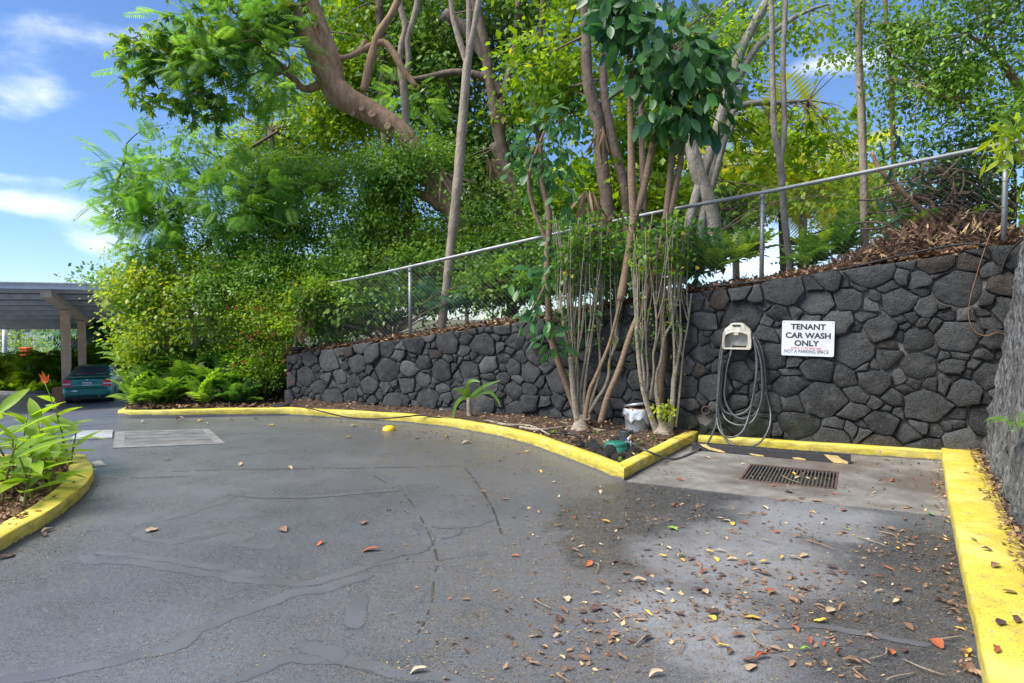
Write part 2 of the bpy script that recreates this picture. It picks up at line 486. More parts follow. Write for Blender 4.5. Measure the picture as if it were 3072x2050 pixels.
# --- kerbs
def kerb(name, pts, w, h, mat, label, closed_front=True, step=0.1):
    pts = [Vector((p[0], p[1])) for p in pts]
    dense = []
    for a, b in zip(pts[:-1], pts[1:]):
        n = max(1, int((b - a).length / step))
        dense += [a.lerp(b, i / n) for i in range(n)]
    dense.append(pts[-1])
    prof = [(0.012, -0.05), (0.004, h * 0.5), (0.006, h - 0.013), (0.014, h - 0.003), (w * 0.5, h + 0.002), (w - 0.014, h - 0.003), (w - 0.004, h - 0.013), (w, -0.05)]
    v, f = [], []
    m = len(dense)
    for i, p in enumerate(dense):
        d0 = (p - dense[i - 1]).normalized() if i else (dense[1] - p).normalized()
        d1 = (dense[i + 1] - p).normalized() if i < m - 1 else d0
        n0, n1 = Vector((-d0.y, d0.x)), Vector((-d1.y, d1.x))
        nn = (n0 + n1).normalized(); k = 1 / max(0.35, nn.dot(n0))
        gz = float(ground_z(p.x, p.y))
        for (a, z) in prof:
            jx = noise.noise(Vector((p.x * 3, p.y * 3, z * 9))) * 0.008 + noise.noise(Vector((p.x * 14, p.y * 14, z * 30))) * 0.004
            jz = noise.noise(Vector((p.x * 2.2 + 9, p.y * 2.2, a * 5))) * 0.008
            q = p + nn * k * (a + jx)
            v.append((q.x, q.y, gz + z + (jz if z > 0 else 0)))
    n = len(prof)
    f = [(i * n + k, (i + 1) * n + k, (i + 1) * n + k + 1, i * n + k + 1) for i in range(m - 1) for k in range(n - 1)]
    f += [tuple(range(n)), tuple(range((m - 1) * n, m * n))[::-1]]
    o = link(name, mesh_from(name, v, f, True), mat)
    es = o.modifiers.new('edges', 'EDGE_SPLIT'); es.split_angle = math.radians(50)
    return tag(o, label, 'kerb')

Z2 = lambda lst, z=0.0: [on_z(u, v, z).xy for u, v in lst]
KERB_PX = [(353, 1243), (388, 1248), (520, 1249), (655, 1247), (856, 1245), (1034, 1257), (1221, 1269), (1361, 1286), (1502, 1313), (1596, 1339), (1689, 1374), (1783, 1411), (1830, 1431), (1872, 1443), (2096, 1324)]
kp = Z2(KERB_PX)
kp = [Vector((-8.4, 17.0)), Vector((-7.75, 14.6)), Vector((-7.25, 12.8))] + kp
kerb('kerb', kp, 0.16, 0.135, MAT_YELLOW, 'long yellow painted kerb curving round the planting bed below the stone wall')
KERB_IN = kp
kb = Z2([(2094, 1336), (2450, 1359), (2826, 1386)])
kerb('kerb', kb, 0.16, 0.12, MAT_YELLOW, 'straight yellow kerb at the foot of the stone wall behind the wheel stop')
kr0 = on_z(2822, 1387).xy; kr = [kr0 + Vector((0.505, 0.863)) * 0.34] + Z2([(2822, 1387), (2846, 1558), (2882, 1741), (2915, 1904), (2941, 2050)]) + [Vector((1.55, 2.0)), Vector((1.0, 1.05))]
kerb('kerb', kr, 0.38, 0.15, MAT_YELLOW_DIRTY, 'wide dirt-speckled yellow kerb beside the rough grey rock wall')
ISL_PX = [(-420, 1880), (-180, 1755), (0, 1664), (68, 1623), (135, 1586), (189, 1549), (237, 1508), (270, 1474), (283, 1447), (281, 1425), (258, 1394), (190, 1384), (60, 1390), (-200, 1402), (-500, 1420)]
ki = Z2(ISL_PX)
kerb('kerb', ki, 0.22, 0.12, MAT_YELLOW, 'yellow kerb rounding the tip of the planted island')

def fan(name, pts, z, mat, bumps=0.03, rings=5, label=None, cat=None, kind='structure', zadd=None):
    """a slightly uneven bed inside a closed outline"""
    bm = bmesh.new()
    vs = [bm.verts.new((p[0], p[1], z)) for p in pts]
    face = bm.faces.new(vs)
    bmesh.ops.triangulate(bm, faces=[face])
    for _ in range(6):
        long_e = [e for e in bm.edges if e.calc_length() > 0.22]
        if not long_e: break
        bmesh.ops.subdivide_edges(bm, edges=long_e, cuts=1)
        bmesh.ops.triangulate(bm, faces=list(bm.faces))
    for v in bm.verts:
        v.co.z = z + (zadd(v.co) if zadd else 0) + float(ground_z(v.co.x, v.co.y)) * 0.4 + noise.noise(Vector((v.co.x * 2, v.co.y * 2, 3))) * bumps + noise.noise(Vector((v.co.x * 9, v.co.y * 9, 3))) * bumps * 0.5
    bmesh.ops.recalc_face_normals(bm, faces=list(bm.faces))
    if sum(f.normal.z for f in bm.faces) < 0: bmesh.ops.reverse_faces(bm, faces=list(bm.faces))
    me = bpy.data.meshes.new(name); bm.to_mesh(me); bm.free()
    me.polygons.foreach_set('use_smooth', np.ones(len(me.polygons), dtype=bool))
    return tag(link(name, me, mat), label, cat, kind=kind)

# --- the stone wall line
WR = Vector((5.53, 7.84, 0.0))                     # right end at the rock wall
WL = Vector((-4.15, 12.58, 0.0))
WLEN = (WL - WR).length
WD = (WL - WR).normalized()                        # leftwards
WN = Vector((WD.y * -1, WD.x, 0)).normalized()
if WN.y > 0: WN = -WN                              # towards the camera
def wall_hit(u, v, off=0.0):
    d = ray(u, v); o = Vector((0, 0, CAM_H))
    k = (off - WN.dot(o - WR)) / WN.dot(d)
    return o + d * k
def wp(s, z, off=0.0): return Vector((WR.x, WR.y, 0)) + WD * s + WN * off + Vector((0, 0, z))
TOP_PX = [(3040, 728), (2975, 736), (2800, 765), (2480, 812), (2290, 846), (2090, 872), (1800, 925), (1607, 955), (1230, 1010), (1040, 1036), (862, 1062)]
tops = sorted(((wall_hit(u, v) - WR).dot(WD), wall_hit(u, v).z) for u, v in TOP_PX)
TS, TZ = [a for a, _ in tops], [b for _, b in tops]
def wall_top(s): return float(np.interp(s, TS, TZ))

# bed between the long kerb and the wall, and the shrub bed at the kerb end
inner = []
for i, p in enumerate(kp):
    d = (kp[min(i + 1, len(kp) - 1)] - kp[max(i - 1, 0)]).normalized()
    inner.append(p + Vector((-d.y, d.x)) * 0.1)
e0, e1 = wp(3.0, 0, -0.2), wp(WLEN, 0, -0.2)
bed = inner[7:] + [e0.xy, wp(6, 0, -.2).xy, e1.xy]
fan('soil_bed', bed, 0.075, MAT_SOIL, 0.05, 8, 'brown bare soil of the planting bed below the stone wall', 'soil', zadd=lambda p: 0.11 * max(0, 1 - WN.dot(p - WR) / 0.7))
bed2 = inner[:9] + [e1.xy, Vector((-4.2, 15.0)), Vector((-5.5, 17.5))]
fan('soil_bed', bed2, 0.085, MAT_LITTER_SOIL, 0.05, 6, 'litter covered soil under the shrubs at the end of the kerb', 'soil')
isl_in = [Vector((p.x, p.y)) + Vector((-0.08, 0.02)) for p in ki]
fan('mulch_bed', isl_in, 0.07, MAT_LITTER_SOIL, 0.04, 5, 'brown bark mulch inside the planted island', 'mulch')
strip = [Vector((p.x, p.y)) + Vector((0.30, -0.15)) for p in kr[1:6]] + [Vector((3.6, 3.0)), Vector((5.0, 5.4)), Vector((6.2, 7.6)), Vector((5.6, 8.1)), Vector((5.2, 8.0))]
fan('dirt_strip', strip, 0.10, MAT_LITTER_SOIL, 0.03, 4, 'narrow strip of dirt between wide kerb and grey rock wall', 'soil')
strip2 = [p + Vector((0.06, 0.11)) for p in kb] + [wp(0.3, 0, -.1).xy, wp(3.3, 0, -.1).xy]
fan('dirt_strip', strip2, 0.085, MAT_LITTER_SOIL, 0.02, 3, 'thin line of damp dirt between kerb and stone wall', 'soil')

# --- hillside held by the wall
ss = np.concatenate([np.linspace(-9, -0.5, 8), np.linspace(0, WLEN, 55), np.linspace(WLEN + 0.3, WLEN + 4.5, 14)])
dd = np.concatenate([np.linspace(0.10, 3, 14), np.linspace(3.6, 26, 18)])
hv = []
for dpt in dd:
    for s in ss:
        zt = wall_top(min(max(s, 0), WLEN))
        p = wp(s, 0, -dpt); gg = float(ground_z(p.x, p.y))
        if s > WLEN: zt = gg + (zt - gg) * math.exp(-((s - WLEN) / 1.4) ** 2)
        z = zt - 0.035 + 0.10 * min(dpt, 1.5) - 0.085 * max(dpt - 3, 0)
        p = wp(s, 0, -dpt)
        z += noise.noise(Vector((p.x * 1.3, p.y * 1.3, 0))) * 0.07 * min(1, dpt)
        z = max(z, float(ground_z(p.x, p.y)) - 0.03)
        hv.append((p.x, p.y, z))
ns, nd = len(ss), len(dd)
hf = [(j * ns + i, j * ns + i + 1, (j + 1) * ns + i + 1, (j + 1) * ns + i) for j in range(nd - 1) for i in range(ns - 1)]
o = link('hillside', mesh_from('hillside', hv, hf, True), MAT_LITTER_SOIL)
tag(o, 'litter covered slope held up by the stone wall', 'slope', kind='structure')

# ------------------------------------------------------------------ lava stone wall
def basalt_mat():
    t = NT('basalt')
    r = t.obj_random()
    crd = t.coord()
    c = t.mix(r, (0.038, 0.040, 0.042), (0.100, 0.103, 0.105))
    c = t.mix(t.ramp(r, 0.86, 0.90), c, (0.14, 0.142, 0.14))
    c = t.mix(t.ramp(t.math('FRACT', t.math('MULTIPLY', r, 7.13)), 0.955, 0.96), c, (0.065, 0.05, 0.042))
    c = t.mix(t.ramp(t.noise(5, 6, 0.65, crd), 0.42, 0.72, 0, 0.7), c, (0.135, 0.137, 0.135))
    c = t.mix(t.ramp(t.noise(55, 5, 0.75, crd), 0.50, 0.66, 0, 0.85), c, (0.012, 0.012, 0.012))
    c = t.mix(t.ramp(t.noise(90, 3, 0.7, crd), 0.56, 0.68, 0, 0.75), c, (0.21, 0.205, 0.195))
    # moss near the pipe at the foot of the wall
    P = t.position()
    m = t.math('MULTIPLY', t.ramp(P[2], 0.62, 0.12), t.ramp(t.math('ABSOLUTE', t.math('SUBTRACT', P[0], 3.0)), 1.35, 0.5))
    m = t.math('MULTIPLY', m, t.ramp(t.noise(6, 5, 0.6, crd), 0.36, 0.56))
    c = t.mix(t.math('MULTIPLY', m, 0.7), c, (0.035, 0.050, 0.018))
    t.color(c).rough(0.9)
    t.b.inputs['Specular IOR Level'].default_value = 0.3
    h = t.math('ADD', t.noise(11, 6, 0.65, crd), t.math('ADD', t.math('MULTIPLY', t.noise(70, 4, 0.7, crd), 0.5), t.math('MULTIPLY', t.ramp(t.voronoi(60, crd), 0.0, 0.4), 0.35)))
    t.bump(h, 1.0, 0.07)
    return t.mat
MAT_BASALT = basalt_mat()
def mortar_mat():
    t = NT('mortar')
    c = t.mix(t.ramp(t.noise(3.0, 5, 0.6), 0.38, 0.62), (0.03, 0.028, 0.026), (0.22, 0.205, 0.18))
    c = t.mix(t.ramp(t.noise(60, 4, 0.7), 0.5, 0.7, 0, 0.6), c, (0.05, 0.045, 0.04))
    t.color(c).rough(0.95)
    t.bump(t.noise(45, 6, 0.7), 0.9, 0.02)
    return t.mat
MAT_MORTAR = mortar_mat()

wall = thing('stone_wall', (WR.x + WD.x * WLEN / 2, WR.y + WD.y * WLEN / 2, 0), 'long dark lava stone retaining wall with rough irregular stones', 'wall')
wallrng = random.Random(11)
core = MB()
seg = 60
for off0, zt0 in ((-0.016, -0.03),):
    v, f = [], []
    for i in range(seg + 1):
        s = -0.7 + (WLEN + 0.7) * i / seg
        z = wall_top(s) + zt0
        for (o_, zz) in ((off0, -0.1), (off0, z), (-0.34, z + 0.01), (-0.34, -0.1)): v.append(wp(s, zz, o_))
    for i in range(seg):
        for k in range(4): f.append((i * 4 + k, i * 4 + (k + 1) % 4, (i + 1) * 4 + (k + 1) % 4, (i + 1) * 4 + k))
    f += [(0, 3, 2, 1), (seg * 4, seg * 4 + 1, seg * 4 + 2, seg * 4 + 3)]
    core.add(v, f)
core.build('mortar_core', MAT_MORTAR, wall)

# rubble pattern: weighted cells, big stones first
sites = []
def try_add(r, n, gap):
    for _ in range(n):
        s = wallrng.uniform(-0.68, WLEN - 0.02); z = wallrng.uniform(0.02, 2.5)
        if z > wall_top(s) - 0.05: continue
        k = 0.80 if s > 4.2 else 0.92
        rr = wallrng.uniform(*r) * k
        if all(math.hypot((s - a), (z - b) * 1.22) > gap * (rr + q) for a, b, q in sites): sites.append((s, z, rr))
try_add((0.24, 0.30), 160, 1.3)
try_add((0.17, 0.23), 2500, 0.98)
try_add((0.12, 0.16), 3500, 0.93)
try_add((0.055, 0.10), 5200, 0.86)
def clip(poly, nx, nz, c):
    out = []
    for i in range(len(poly)):
        a, b = poly[i], poly[(i + 1) % len(poly)]
        da, db = a[0] * nx + a[1] * nz - c, b[0] * nx + b[1] * nz - c
        if da <= 0: out.append(a)
        if (da < 0 < db) or (db < 0 < da):
            k = da / (da - db); out.append((a[0] + (b[0] - a[0]) * k, a[1] + (b[1] - a[1]) * k))
    return out
stones = []
pipe_c = wall_hit(2119, 1230); pipe_s = (pipe_c - WR).dot(WD)
for idx, (s, z, r) in enumerate(sites):
    poly = [(max(-0.7, s - .6), max(-0.04, z - .6)), (min(WLEN, s + .6), max(-0.04, z - .6)), (min(WLEN, s + .6), z + .6), (max(-0.7, s - .6), z + .6)]
    A = 1.22                                  # cells wider than tall
    for j, (a, b, q) in enumerate(sites):
        if j == idx: continue
        dx, dz = a - s, (b - z) * A
        dist = math.hypot(dx, dz)
        if dist > 1.1: continue
        nx, nz = dx / dist, dz / dist
        tw = 0.35 * math.sin(idx * 12.9 + j * 12.9); nx, nz = nx * math.cos(tw) - nz * math.sin(tw), nx * math.sin(tw) + nz * math.cos(tw)
        mid = (dist * dist + r * r * 1.0 - q * q * 1.0) / (2 * dist) * math.cos(tw)
        gap = 0.001 + 0.011 * ((idx * 7 + j * 3) % 5) / 5
        c = nx * s + nz * z * A + mid - gap
        poly = clip(poly, nx, nz * A, c)
        if len(poly) < 3: break
    if len(poly) < 3: continue
    # keep under the sloping top
    zt = wall_top(s); sl = (wall_top(min(WLEN, s + .15)) - wall_top(max(0, s - .15))) / 0.3
    poly = clip(poly, -sl, 1.0, zt - sl * s - 0.008 - 0.03 * wallrng.random())
    if len(poly) < 3: continue
    area = 0.5 * abs(sum(poly[i][0] * poly[(i + 1) % len(poly)][1] - poly[(i + 1) % len(poly)][0] * poly[i][1] for i in range(len(poly))))
    if area < 0.0025: continue
    # merge close corners, cut corners, split long edges with jitter
    pp = []
    n = len(poly)
    for i in range(n):
        a, b, c_ = poly[i - 1], poly[i], poly[(i + 1) % n]
        k = wallrng.uniform(0.03, 0.13)
        pp.append((b[0] + (a[0] - b[0]) * k, b[1] + (a[1] - b[1]) * k)); pp.append((b[0] + (c_[0] - b[0]) * k, b[1] + (c_[1] - b[1]) * k))
    q = []
    for i in range(len(pp)):
        a, b = pp[i], pp[(i + 1) % len(pp)]
        q.append(a)
        L = math.hypot(b[0] - a[0], b[1] - a[1])
        if L > 0.08:
            nrm = (-(b[1] - a[1]) / L, (b[0] - a[0]) / L); j = wallrng.uniform(-0.010, 0.012)
            q.append(((a[0] + b[0]) / 2 + nrm[0] * j, (a[1] + b[1]) / 2 + nrm[1] * j))
    cx = sum(p[0] for p in q) / len(q); cz = sum(p[1] for p in q) / len(q)
    h = wallrng.uniform(0.012, 0.07) * (0.7 if area < 0.02 else 1.0)
    tilt = (wallrng.uniform(-.09, .09), wallrng.uniform(-.10, .10))
    v, f = [], []
    n = len(q)
    for (k, o_) in ((1.0, -0.09), (1.0, h - 0.028), (0.965, h - 0.005), (0.86, h + 0.004), (0.45, h + 0.008)):
        for (a, b) in q:
            ps, pz = cx + (a - cx) * k, cz + (b - cz) * k
            jit = (noise.noise(Vector((ps * 9, pz * 9, idx * 1.7))) * 0.014 + noise.noise(Vector((ps * 3.5, pz * 3.5, idx * 3.1))) * 0.022) if k < 1 else 0
            lean = (tilt[0] * (ps - cx) + tilt[1] * (pz - cz)) if o_ > 0 - 0.05 else 0
            v.append(wp(ps, pz, o_ + jit + lean))
    v.append(wp(cx, cz, h + 0.012 + noise.noise(Vector((cx, cz, idx))) * 0.02))
    for rgi in range(4):
        f += [(rgi * n + i, rgi * n + (i + 1) % n, (rgi + 1) * n + (i + 1) % n, (rgi + 1) * n + i) for i in range(n)]
    f += [(4 * n + i, 4 * n + (i + 1) % n, 5 * n) for i in range(n)]
    f = [t_[::-1] for t_ in f]
    if abs(cx - pipe_s) < 0.11 and abs(cz - pipe_c.z) < 0.11: continue
    stones.append((area, v, f))
stones.sort(key=lambda q: -q[0])
small = MB()
for i, (area, v, f) in enumerate(stones):
    if i >= 298: small.add(v, f); continue
    o = link('stone', mesh_from('stone', v, f, True), MAT_BASALT, wall)
    es = o.modifiers.new('edges', 'EDGE_SPLIT'); es.split_angle = math.radians(36)
if small.v:
    o = small.build('small_stones', MAT_BASALT, wall, True); o['kind'] = 'stuff'
# ------------------------------------------------------------------ rough rock wall on the right
def rock_mat():
    t = NT('grey_rock')
    crd = t.coord(scale=(1, 1, 0.38))
    n = t.noise(5, 6, 0.65, crd, 0.4)
    c = t.mix(t.ramp(n, 0.3, 0.7), (0.085, 0.086, 0.088), (0.21, 0.215, 0.225))
    c = t.mix(t.ramp(t.noise(26, 5, 0.7, crd), 0.50, 0.62, 0, 0.85), c, (0.03, 0.029, 0.028))
    c = t.mix(t.ramp(t.noise(9, 6, 0.75, crd, 1.5), 0.56, 0.64, 0, 0.8), c, (0.025, 0.024, 0.023))
    c = t.mix(t.ramp(t.noise(1.2, 4, 0.6), 0.5, 0.7, 0, 0.5), c, (0.10, 0.085, 0.065))
    t.color(c).rough(0.92)
    t.bump(t.math('ADD', t.noise(16, 7, 0.7, crd, 0.5), t.math('MULTIPLY', t.ramp(t.voronoi(20, crd), 0.0, 0.5), 0.7)), 1.0, 0.06)
    return t.mat
RB = Vector((5.50, 7.98, 0)); RDIR = Vector((-0.512, -0.859, 0)); RN = Vector((-0.859, 0.512, 0))   # towards the bay
nq, nh = 130, 64
v = []
for j in range(nh + 1):
    z = -0.05 + 2.75 * j / nh
    for i in range(nq + 1):
        q = 6.0 * i / nq
        p = RB + RDIR * q - RN * (0.13 * z)
        k = noise.fractal(Vector((q * 2.2, z * 1.1, 3)), 1.0, 2.0, 5) * 0.055
        k += abs(noise.noise(Vector((q * 7.5 + z * 2.5, z * 1.6, 8)))) * -0.11
        k += noise.noise(Vector((q * 18, z * 7, 1))) * 0.028 - 0.05 * max(0, noise.noise(Vector((q * 9, z * 4.5, 21))) - .25)
        v.append(p + RN * k + Vector((0, 0, z)))
    
f = [(j * (nq + 1) + i, (j + 1) * (nq + 1) + i, (j + 1) * (nq + 1) + i + 1, j * (nq + 1) + i + 1) for j in range(nh) for i in range(nq)]
b0 = len(v)
top = [v[nh * (nq + 1) + i] for i in range(nq + 1)]
for p in top: v.append(p - RN * 1.6 + Vector((0, 0, 0.12)))
for p in top: v.append(Vector((p.x, p.y, -0.05)) - RN * 1.6)
f += [(nh * (nq + 1) + i, b0 + i, b0 + i + 1, nh * (nq + 1) + i + 1) for i in range(nq)]
f += [(b0 + i, b0 + nq + 1 + i, b0 + nq + 2 + i, b0 + i + 1) for i in range(nq)]
o = link('rock_wall', mesh_from('rock_wall', v, f, True), rock_mat())
tag(o, 'rough grey leaning rock wall meeting the dark stone wall at a corner', 'wall')

# ------------------------------------------------------------------ chain link fence
MAT_GALV = M('galvanised_steel', (0.27, 0.28, 0.285), 0.55, 0.12, 9, 0.05, 40, metal=0.55)
MAT_WIRE = M('fence_wire', (0.10, 0.105, 0.11), 0.5, 0.2, 9, metal=0.3)
FO = -0.16
RAIL_PX = [(3070, 420), (2975, 440), (2640, 508), (2285, 579), (1960, 640), (1640, 708), (1230, 801), (1060, 838), (895, 868)]
rail = [wall_hit(u, v, FO) for u, v in RAIL_PX]
rs = [(p - WR).dot(WD) for p in rail]
def rail_z(s): return float(np.interp(s, rs, [p.z for p in rail]))
fence = thing('chain_link_fence', wp(5.0, wall_top(5.0), FO), 'sloping chain link fence with steel posts along the stone wall top', 'fence')
mb = MB(); mb.tube(rail, 0.027, 10, 4); mb.build('top_rail', MAT_GALV, fence, True)
for u, v in ((2285, 585), (1230, 804)):
    pass
for s_post in [(wall_hit(u, 800, FO) - WR).dot(WD) for u in (2285, 1741, 1230, 886)] + [-0.1]:
    zt = rail_z(s_post); zb = wall_top(min(max(s_post, 0), WLEN)) - 0.05
    mb = MB(); mb.tube([wp(s_post, zb, FO), wp(s_post, zt - 0.05, FO)], 0.030, 12)
    po = mb.build('post', MAT_GALV, fence, True)
    mb = MB(); mb.tube([wp(s_post, zt - 0.085, FO), wp(s_post, zt - 0.02, FO)], 0.034, 12); mb.tube([wp(s_post, zt - 0.03, FO), wp(s_post, zt + 0.06, FO)], 0.010, 6)
    mb.build('post_cap', M('zinc_cap', (0.2, 0.2, 0.2), 0.6) if 'zinc_cap' not in bpy.data.materials else bpy.data.materials['zinc_cap'], po, True)
    for k in (0.12, 0.4, 0.68, 0.95):
        z = zb + 0.06 + (zt - zb - 0.15) * k
        mb = MB(); mb.lathe(wp(s_post, z, FO), [(0.0315, -0.003), (0.0335, 0), (0.0315, 0.003)], 12); mb.build('tie_wire', MAT_WIRE, po)
mb = MB()
pitch = 0.072
def fence_pt(s, k): 
    zb = wall_top(min(max(s, 0), WLEN)) + 0.035; zt = rail_z(s)
    return wp(s, zb + (zt - zb) * k, FO + 0.03)
n_w = int((WLEN + 0.0) / pitch)
for i in range(-16, n_w + 1):
    for sg in (1, -1):
        s0 = i * pitch if sg > 0 else i * pitch + 1.13
        s1 = s0 + sg * 1.13
        a, b = 0.0, 1.0
        lo, hi = 0.02, WLEN - 0.25
        if (s0 < lo and s1 < lo) or (s0 > hi and s1 > hi): continue
        ks = sorted(k for k in ((lo - s0) / (s1 - s0), (hi - s0) / (s1 - s0)))
        a, b = max(0, ks[0]), min(1, ks[1])
        if b - a < 0.03: continue
        pts = [fence_pt(s0 + (s1 - s0) * (a + (b - a) * t / 4), a + (b - a) * t / 4) + WN * (0.004 * sg) for t in range(5)]
        mb.tube(pts, 0.0017, 3, cap=False)
for k in (0.0,):
    mb.tube([fence_pt(WLEN * t / 30, 0.01) for t in range(30)], 0.003, 4, cap=False)
o = mb.build('wire_mesh', MAT_WIRE, fence); o['kind'] = 'stuff'

low = thing('chain_link_fence', at(640, 1110, 14.4), 'short low piece of chain link fence swallowed by the yellow-green shrub', 'fence')
lr = [at(405, 1028, 13.2), at(435, 1012, 13.3), at(530, 992, 13.8), at(640, 973, 14.4), at(700, 964, 14.7)]
mb = MB(); mb.tube(lr, 0.024, 8, 3); mb.build('top_rail', MAT_GALV, low, True)
for (u, v0, v1, t) in ((472, 1008, 1150, 13.45), (640, 977, 1150, 14.4)):
    mb = MB(); mb.tube([at(u, v0, t), at(u, v1, t)], 0.027, 8); mb.build('post', MAT_GALV, low, True)
mb = MB()
for i in range(26):
    for sg in (1, -1):
        k0 = i / 26; k1 = k0 + sg * 0.45
        pt = lambda k, h: lr[1].lerp(lr[4], min(max(k, 0), 1)) - Vector((0, 0, 0.04 + h))
        if not 0 <= k1 <= 1: 
            k1 = min(max(k1, 0), 1)
        mb.tube([pt(k0, 0), pt(k1, abs(k1 - k0) / 0.45 * 0.85)], 0.0017, 3, cap=False)
o = mb.build('wire_mesh', MAT_WIRE, low); o['kind'] = 'stuff'
# ================================================================== small things of the wash bay
MAT_BLACK = M('black_rubber', (0.013, 0.013, 0.014), 0.72, 0.3, 20, 0.15, 80)
MAT_HOSE = M('grey_hose', (0.085, 0.09, 0.092), 0.35, 0.25, 30)
MAT_BEIGE = M('beige_plastic', (0.47, 0.44, 0.36), 0.5, 0.12, 14, dirt=((0.2, 0.17, 0.12), 9, 0.6))
MAT_DARK = M('hole_shade', (0.012, 0.011, 0.010), 0.9)  # near-black colour that paints the shade inside holes
MAT_WHITE = M('white_paint', (0.66, 0.68, 0.69), 0.5, 0.06, 5, dirt=((0.45, 0.42, 0.36), 6, 0.45))
MAT_INK = M('dark_ink', (0.022, 0.026, 0.045), 0.6, 0.2)
MAT_RED_INK = M('red_ink', (0.62, 0.06, 0.08), 0.6, 0.3, 60)
MAT_RUST = M('rusty_iron', (0.085, 0.05, 0.035), 0.8, 0.4, 30, 0.4, 90)
MAT_IRON = M('grate_iron', (0.10, 0.10, 0.10), 0.6, 0.35, 25, 0.3, 90, metal=0.3, dirt=((0.10, 0.06, 0.04), 12, 0.6))
MAT_OLDYEL = M('worn_yellow', (0.50, 0.36, 0.13), 0.7, 0.25, 18)

WX = -WD                                  # rightwards along the wall
UP = Vector((0, 0, 1))
WROT = Matrix((WX, -WN, UP)).transposed() # local x right, y into the wall, z up

# --- sign
sc_ = wall_hit(2423, 1016, 0.085)
sign = thing('sign', sc_ - Vector((0, 0, 0.23)), 'white rectangular car wash sign with dark lettering on the stone wall', 'sign')
SW, SH = 0.61, 0.445
def rrect(w, h, r, n=5):
    pts = []
    for cx, cz, a0 in ((w / 2 - r, h / 2 - r, 0), (-w / 2 + r, h / 2 - r, 90), (-w / 2 + r, -h / 2 + r, 180), (w / 2 - r, -h / 2 + r, 270)):
        for i in range(n + 1):
            a = math.radians(a0 + 90 * i / n); pts.append((cx + r * math.cos(a), cz + r * math.sin(a)))
    return pts
tilt = Matrix.Rotation(math.radians(-0.8), 3, WN)
def sp(x, z, off=0.0): return sc_ + tilt @ (WX * x + UP * z) + WN * off
mb = MB(); mb.prism([sp(x, z, 0) for x, z in rrect(SW, SH, 0.018)], WN * 0.004); mb.build('plate', MAT_WHITE, sign)
for sx in (-1, 1):
    mb = MB(); mb.lathe(sp(sx * (SW / 2 - .022), SH / 2 - .022, .004), [(0.0, 0.004), (0.004, 0.003), (0.006, 0)], 10, WN); mb.build('screw', MAT_RUST, sign)
def text_part(txt, x0, x1, z0, z1, mat, parent, frame, off, bold=0.0, name='lettering'):
    cu = bpy.data.curves.new('t', 'FONT'); cu.body = txt; cu.size = 1.0; cu.offset = bold; cu.resolution_u = 3
    ob = bpy.data.objects.new('t', cu); col.objects.link(ob)
    dg = bpy.context.evaluated_depsgraph_get(); dg.update()
    me = bpy.data.meshes.new_from_object(ob.evaluated_get(dg))
    bpy.data.objects.remove(ob); bpy.data.curves.remove(cu)
    co = np.zeros(len(me.vertices) * 3, dtype=np.float32); me.vertices.foreach_get('co', co); co = co.reshape(-1, 3)
    lo, hi = co.min(0), co.max(0)
    X = x0 + (co[:, 0] - lo[0]) / (hi[0] - lo[0]) * (x1 - x0); Z = z0 + (co[:, 1] - lo[1]) / (hi[1] - lo[1]) * (z1 - z0)
    out = np.array([tuple(frame(a, b, off)) for a, b in zip(X, Z)], dtype=np.float32)
    me.vertices.foreach_set('co', out.ravel()); me.update(); me.materials.clear()
    return link(name, me, mat, parent)
fx = lambda x: (x - 975) / 1650 * SW
fz = lambda y: -(y - 800) / 1150 * SH
for txt, x0, x1, y0, y1, m_, b_ in (('TENANT', 430, 1530, 325, 512, MAT_INK, .035), ('CAR WASH', 270, 1690, 608, 800, MAT_INK, .035), ('ONLY', 560, 1345, 860, 1054, MAT_INK, .035),
                                    ('8.00 A. /.. TO 8:00 AM.', 460, 1410, 1090, 1146, MAT_RED_INK, .02), ('NOT A PARKING SPACE', 250, 1640, 1170, 1285, MAT_INK, .008)):
    text_part(txt, fx(x0), fx(x1), fz(y1), fz(y0), m_, sign, sp, 0.0052, b_)

# --- hose hanger
hc = wall_hit(2216, 1010, 0.0)
hang = thing('hose_hanger', hc - Vector((0, 0, 0.17)), 'beige plastic hose hanger with square opening mounted on the stone wall', 'hose hanger')
hp = lambda x, z, off=0.0: hc + WX * x + UP * z + WN * off
HS = 0.37 / 270.0
zo = lambda x, y: ((x - 381) * HS, -(y - 292) * HS)
outer = [zo(*p) for p in ((262, 412), (248, 395), (248, 330), (255, 250), (268, 215), (300, 190), (322, 168), (345, 160), (415, 160), (438, 168), (460, 190), (492, 215), (508, 250), (515, 330), (513, 395), (500, 412))]
inner_ = [zo(*p) for p in ((280, 396), (272, 388), (272, 330), (276, 285), (284, 272), (300, 264), (322, 256), (345, 250), (415, 250), (438, 256), (460, 264), (474, 272), (480, 285), (482, 330), (482, 388), (474, 396))]
n = len(outer); D0, D1 = 0.05, 0.19
mb = MB()
v = [hp(x, z, D1 - (0.05 if z > 0.08 else 0)) for x, z in outer] + [hp(x, z, D1 - 0.006) for x, z in inner_] + [hp(x * 1.02, z * 1.02, D0) for x, z in outer] + [hp(x, z, D0 + 0.03) for x, z in inner_]
f = [(i, (i + 1) % n, n + (i + 1) % n, n + i) for i in range(n)] + [(i, 2 * n + i, 2 * n + (i + 1) % n, (i + 1) % n) for i in range(n)] + [(n + i, n + (i + 1) % n, 3 * n + (i + 1) % n, 3 * n + i) for i in range(n)]
f += [tuple(range(3 * n, 4 * n)), tuple(range(2 * n, 3 * n))[::-1]]
mb.add(v, f); o = mb.build('shell', MAT_BEIGE, hang); bevel(o, 0.006, 2, 40)
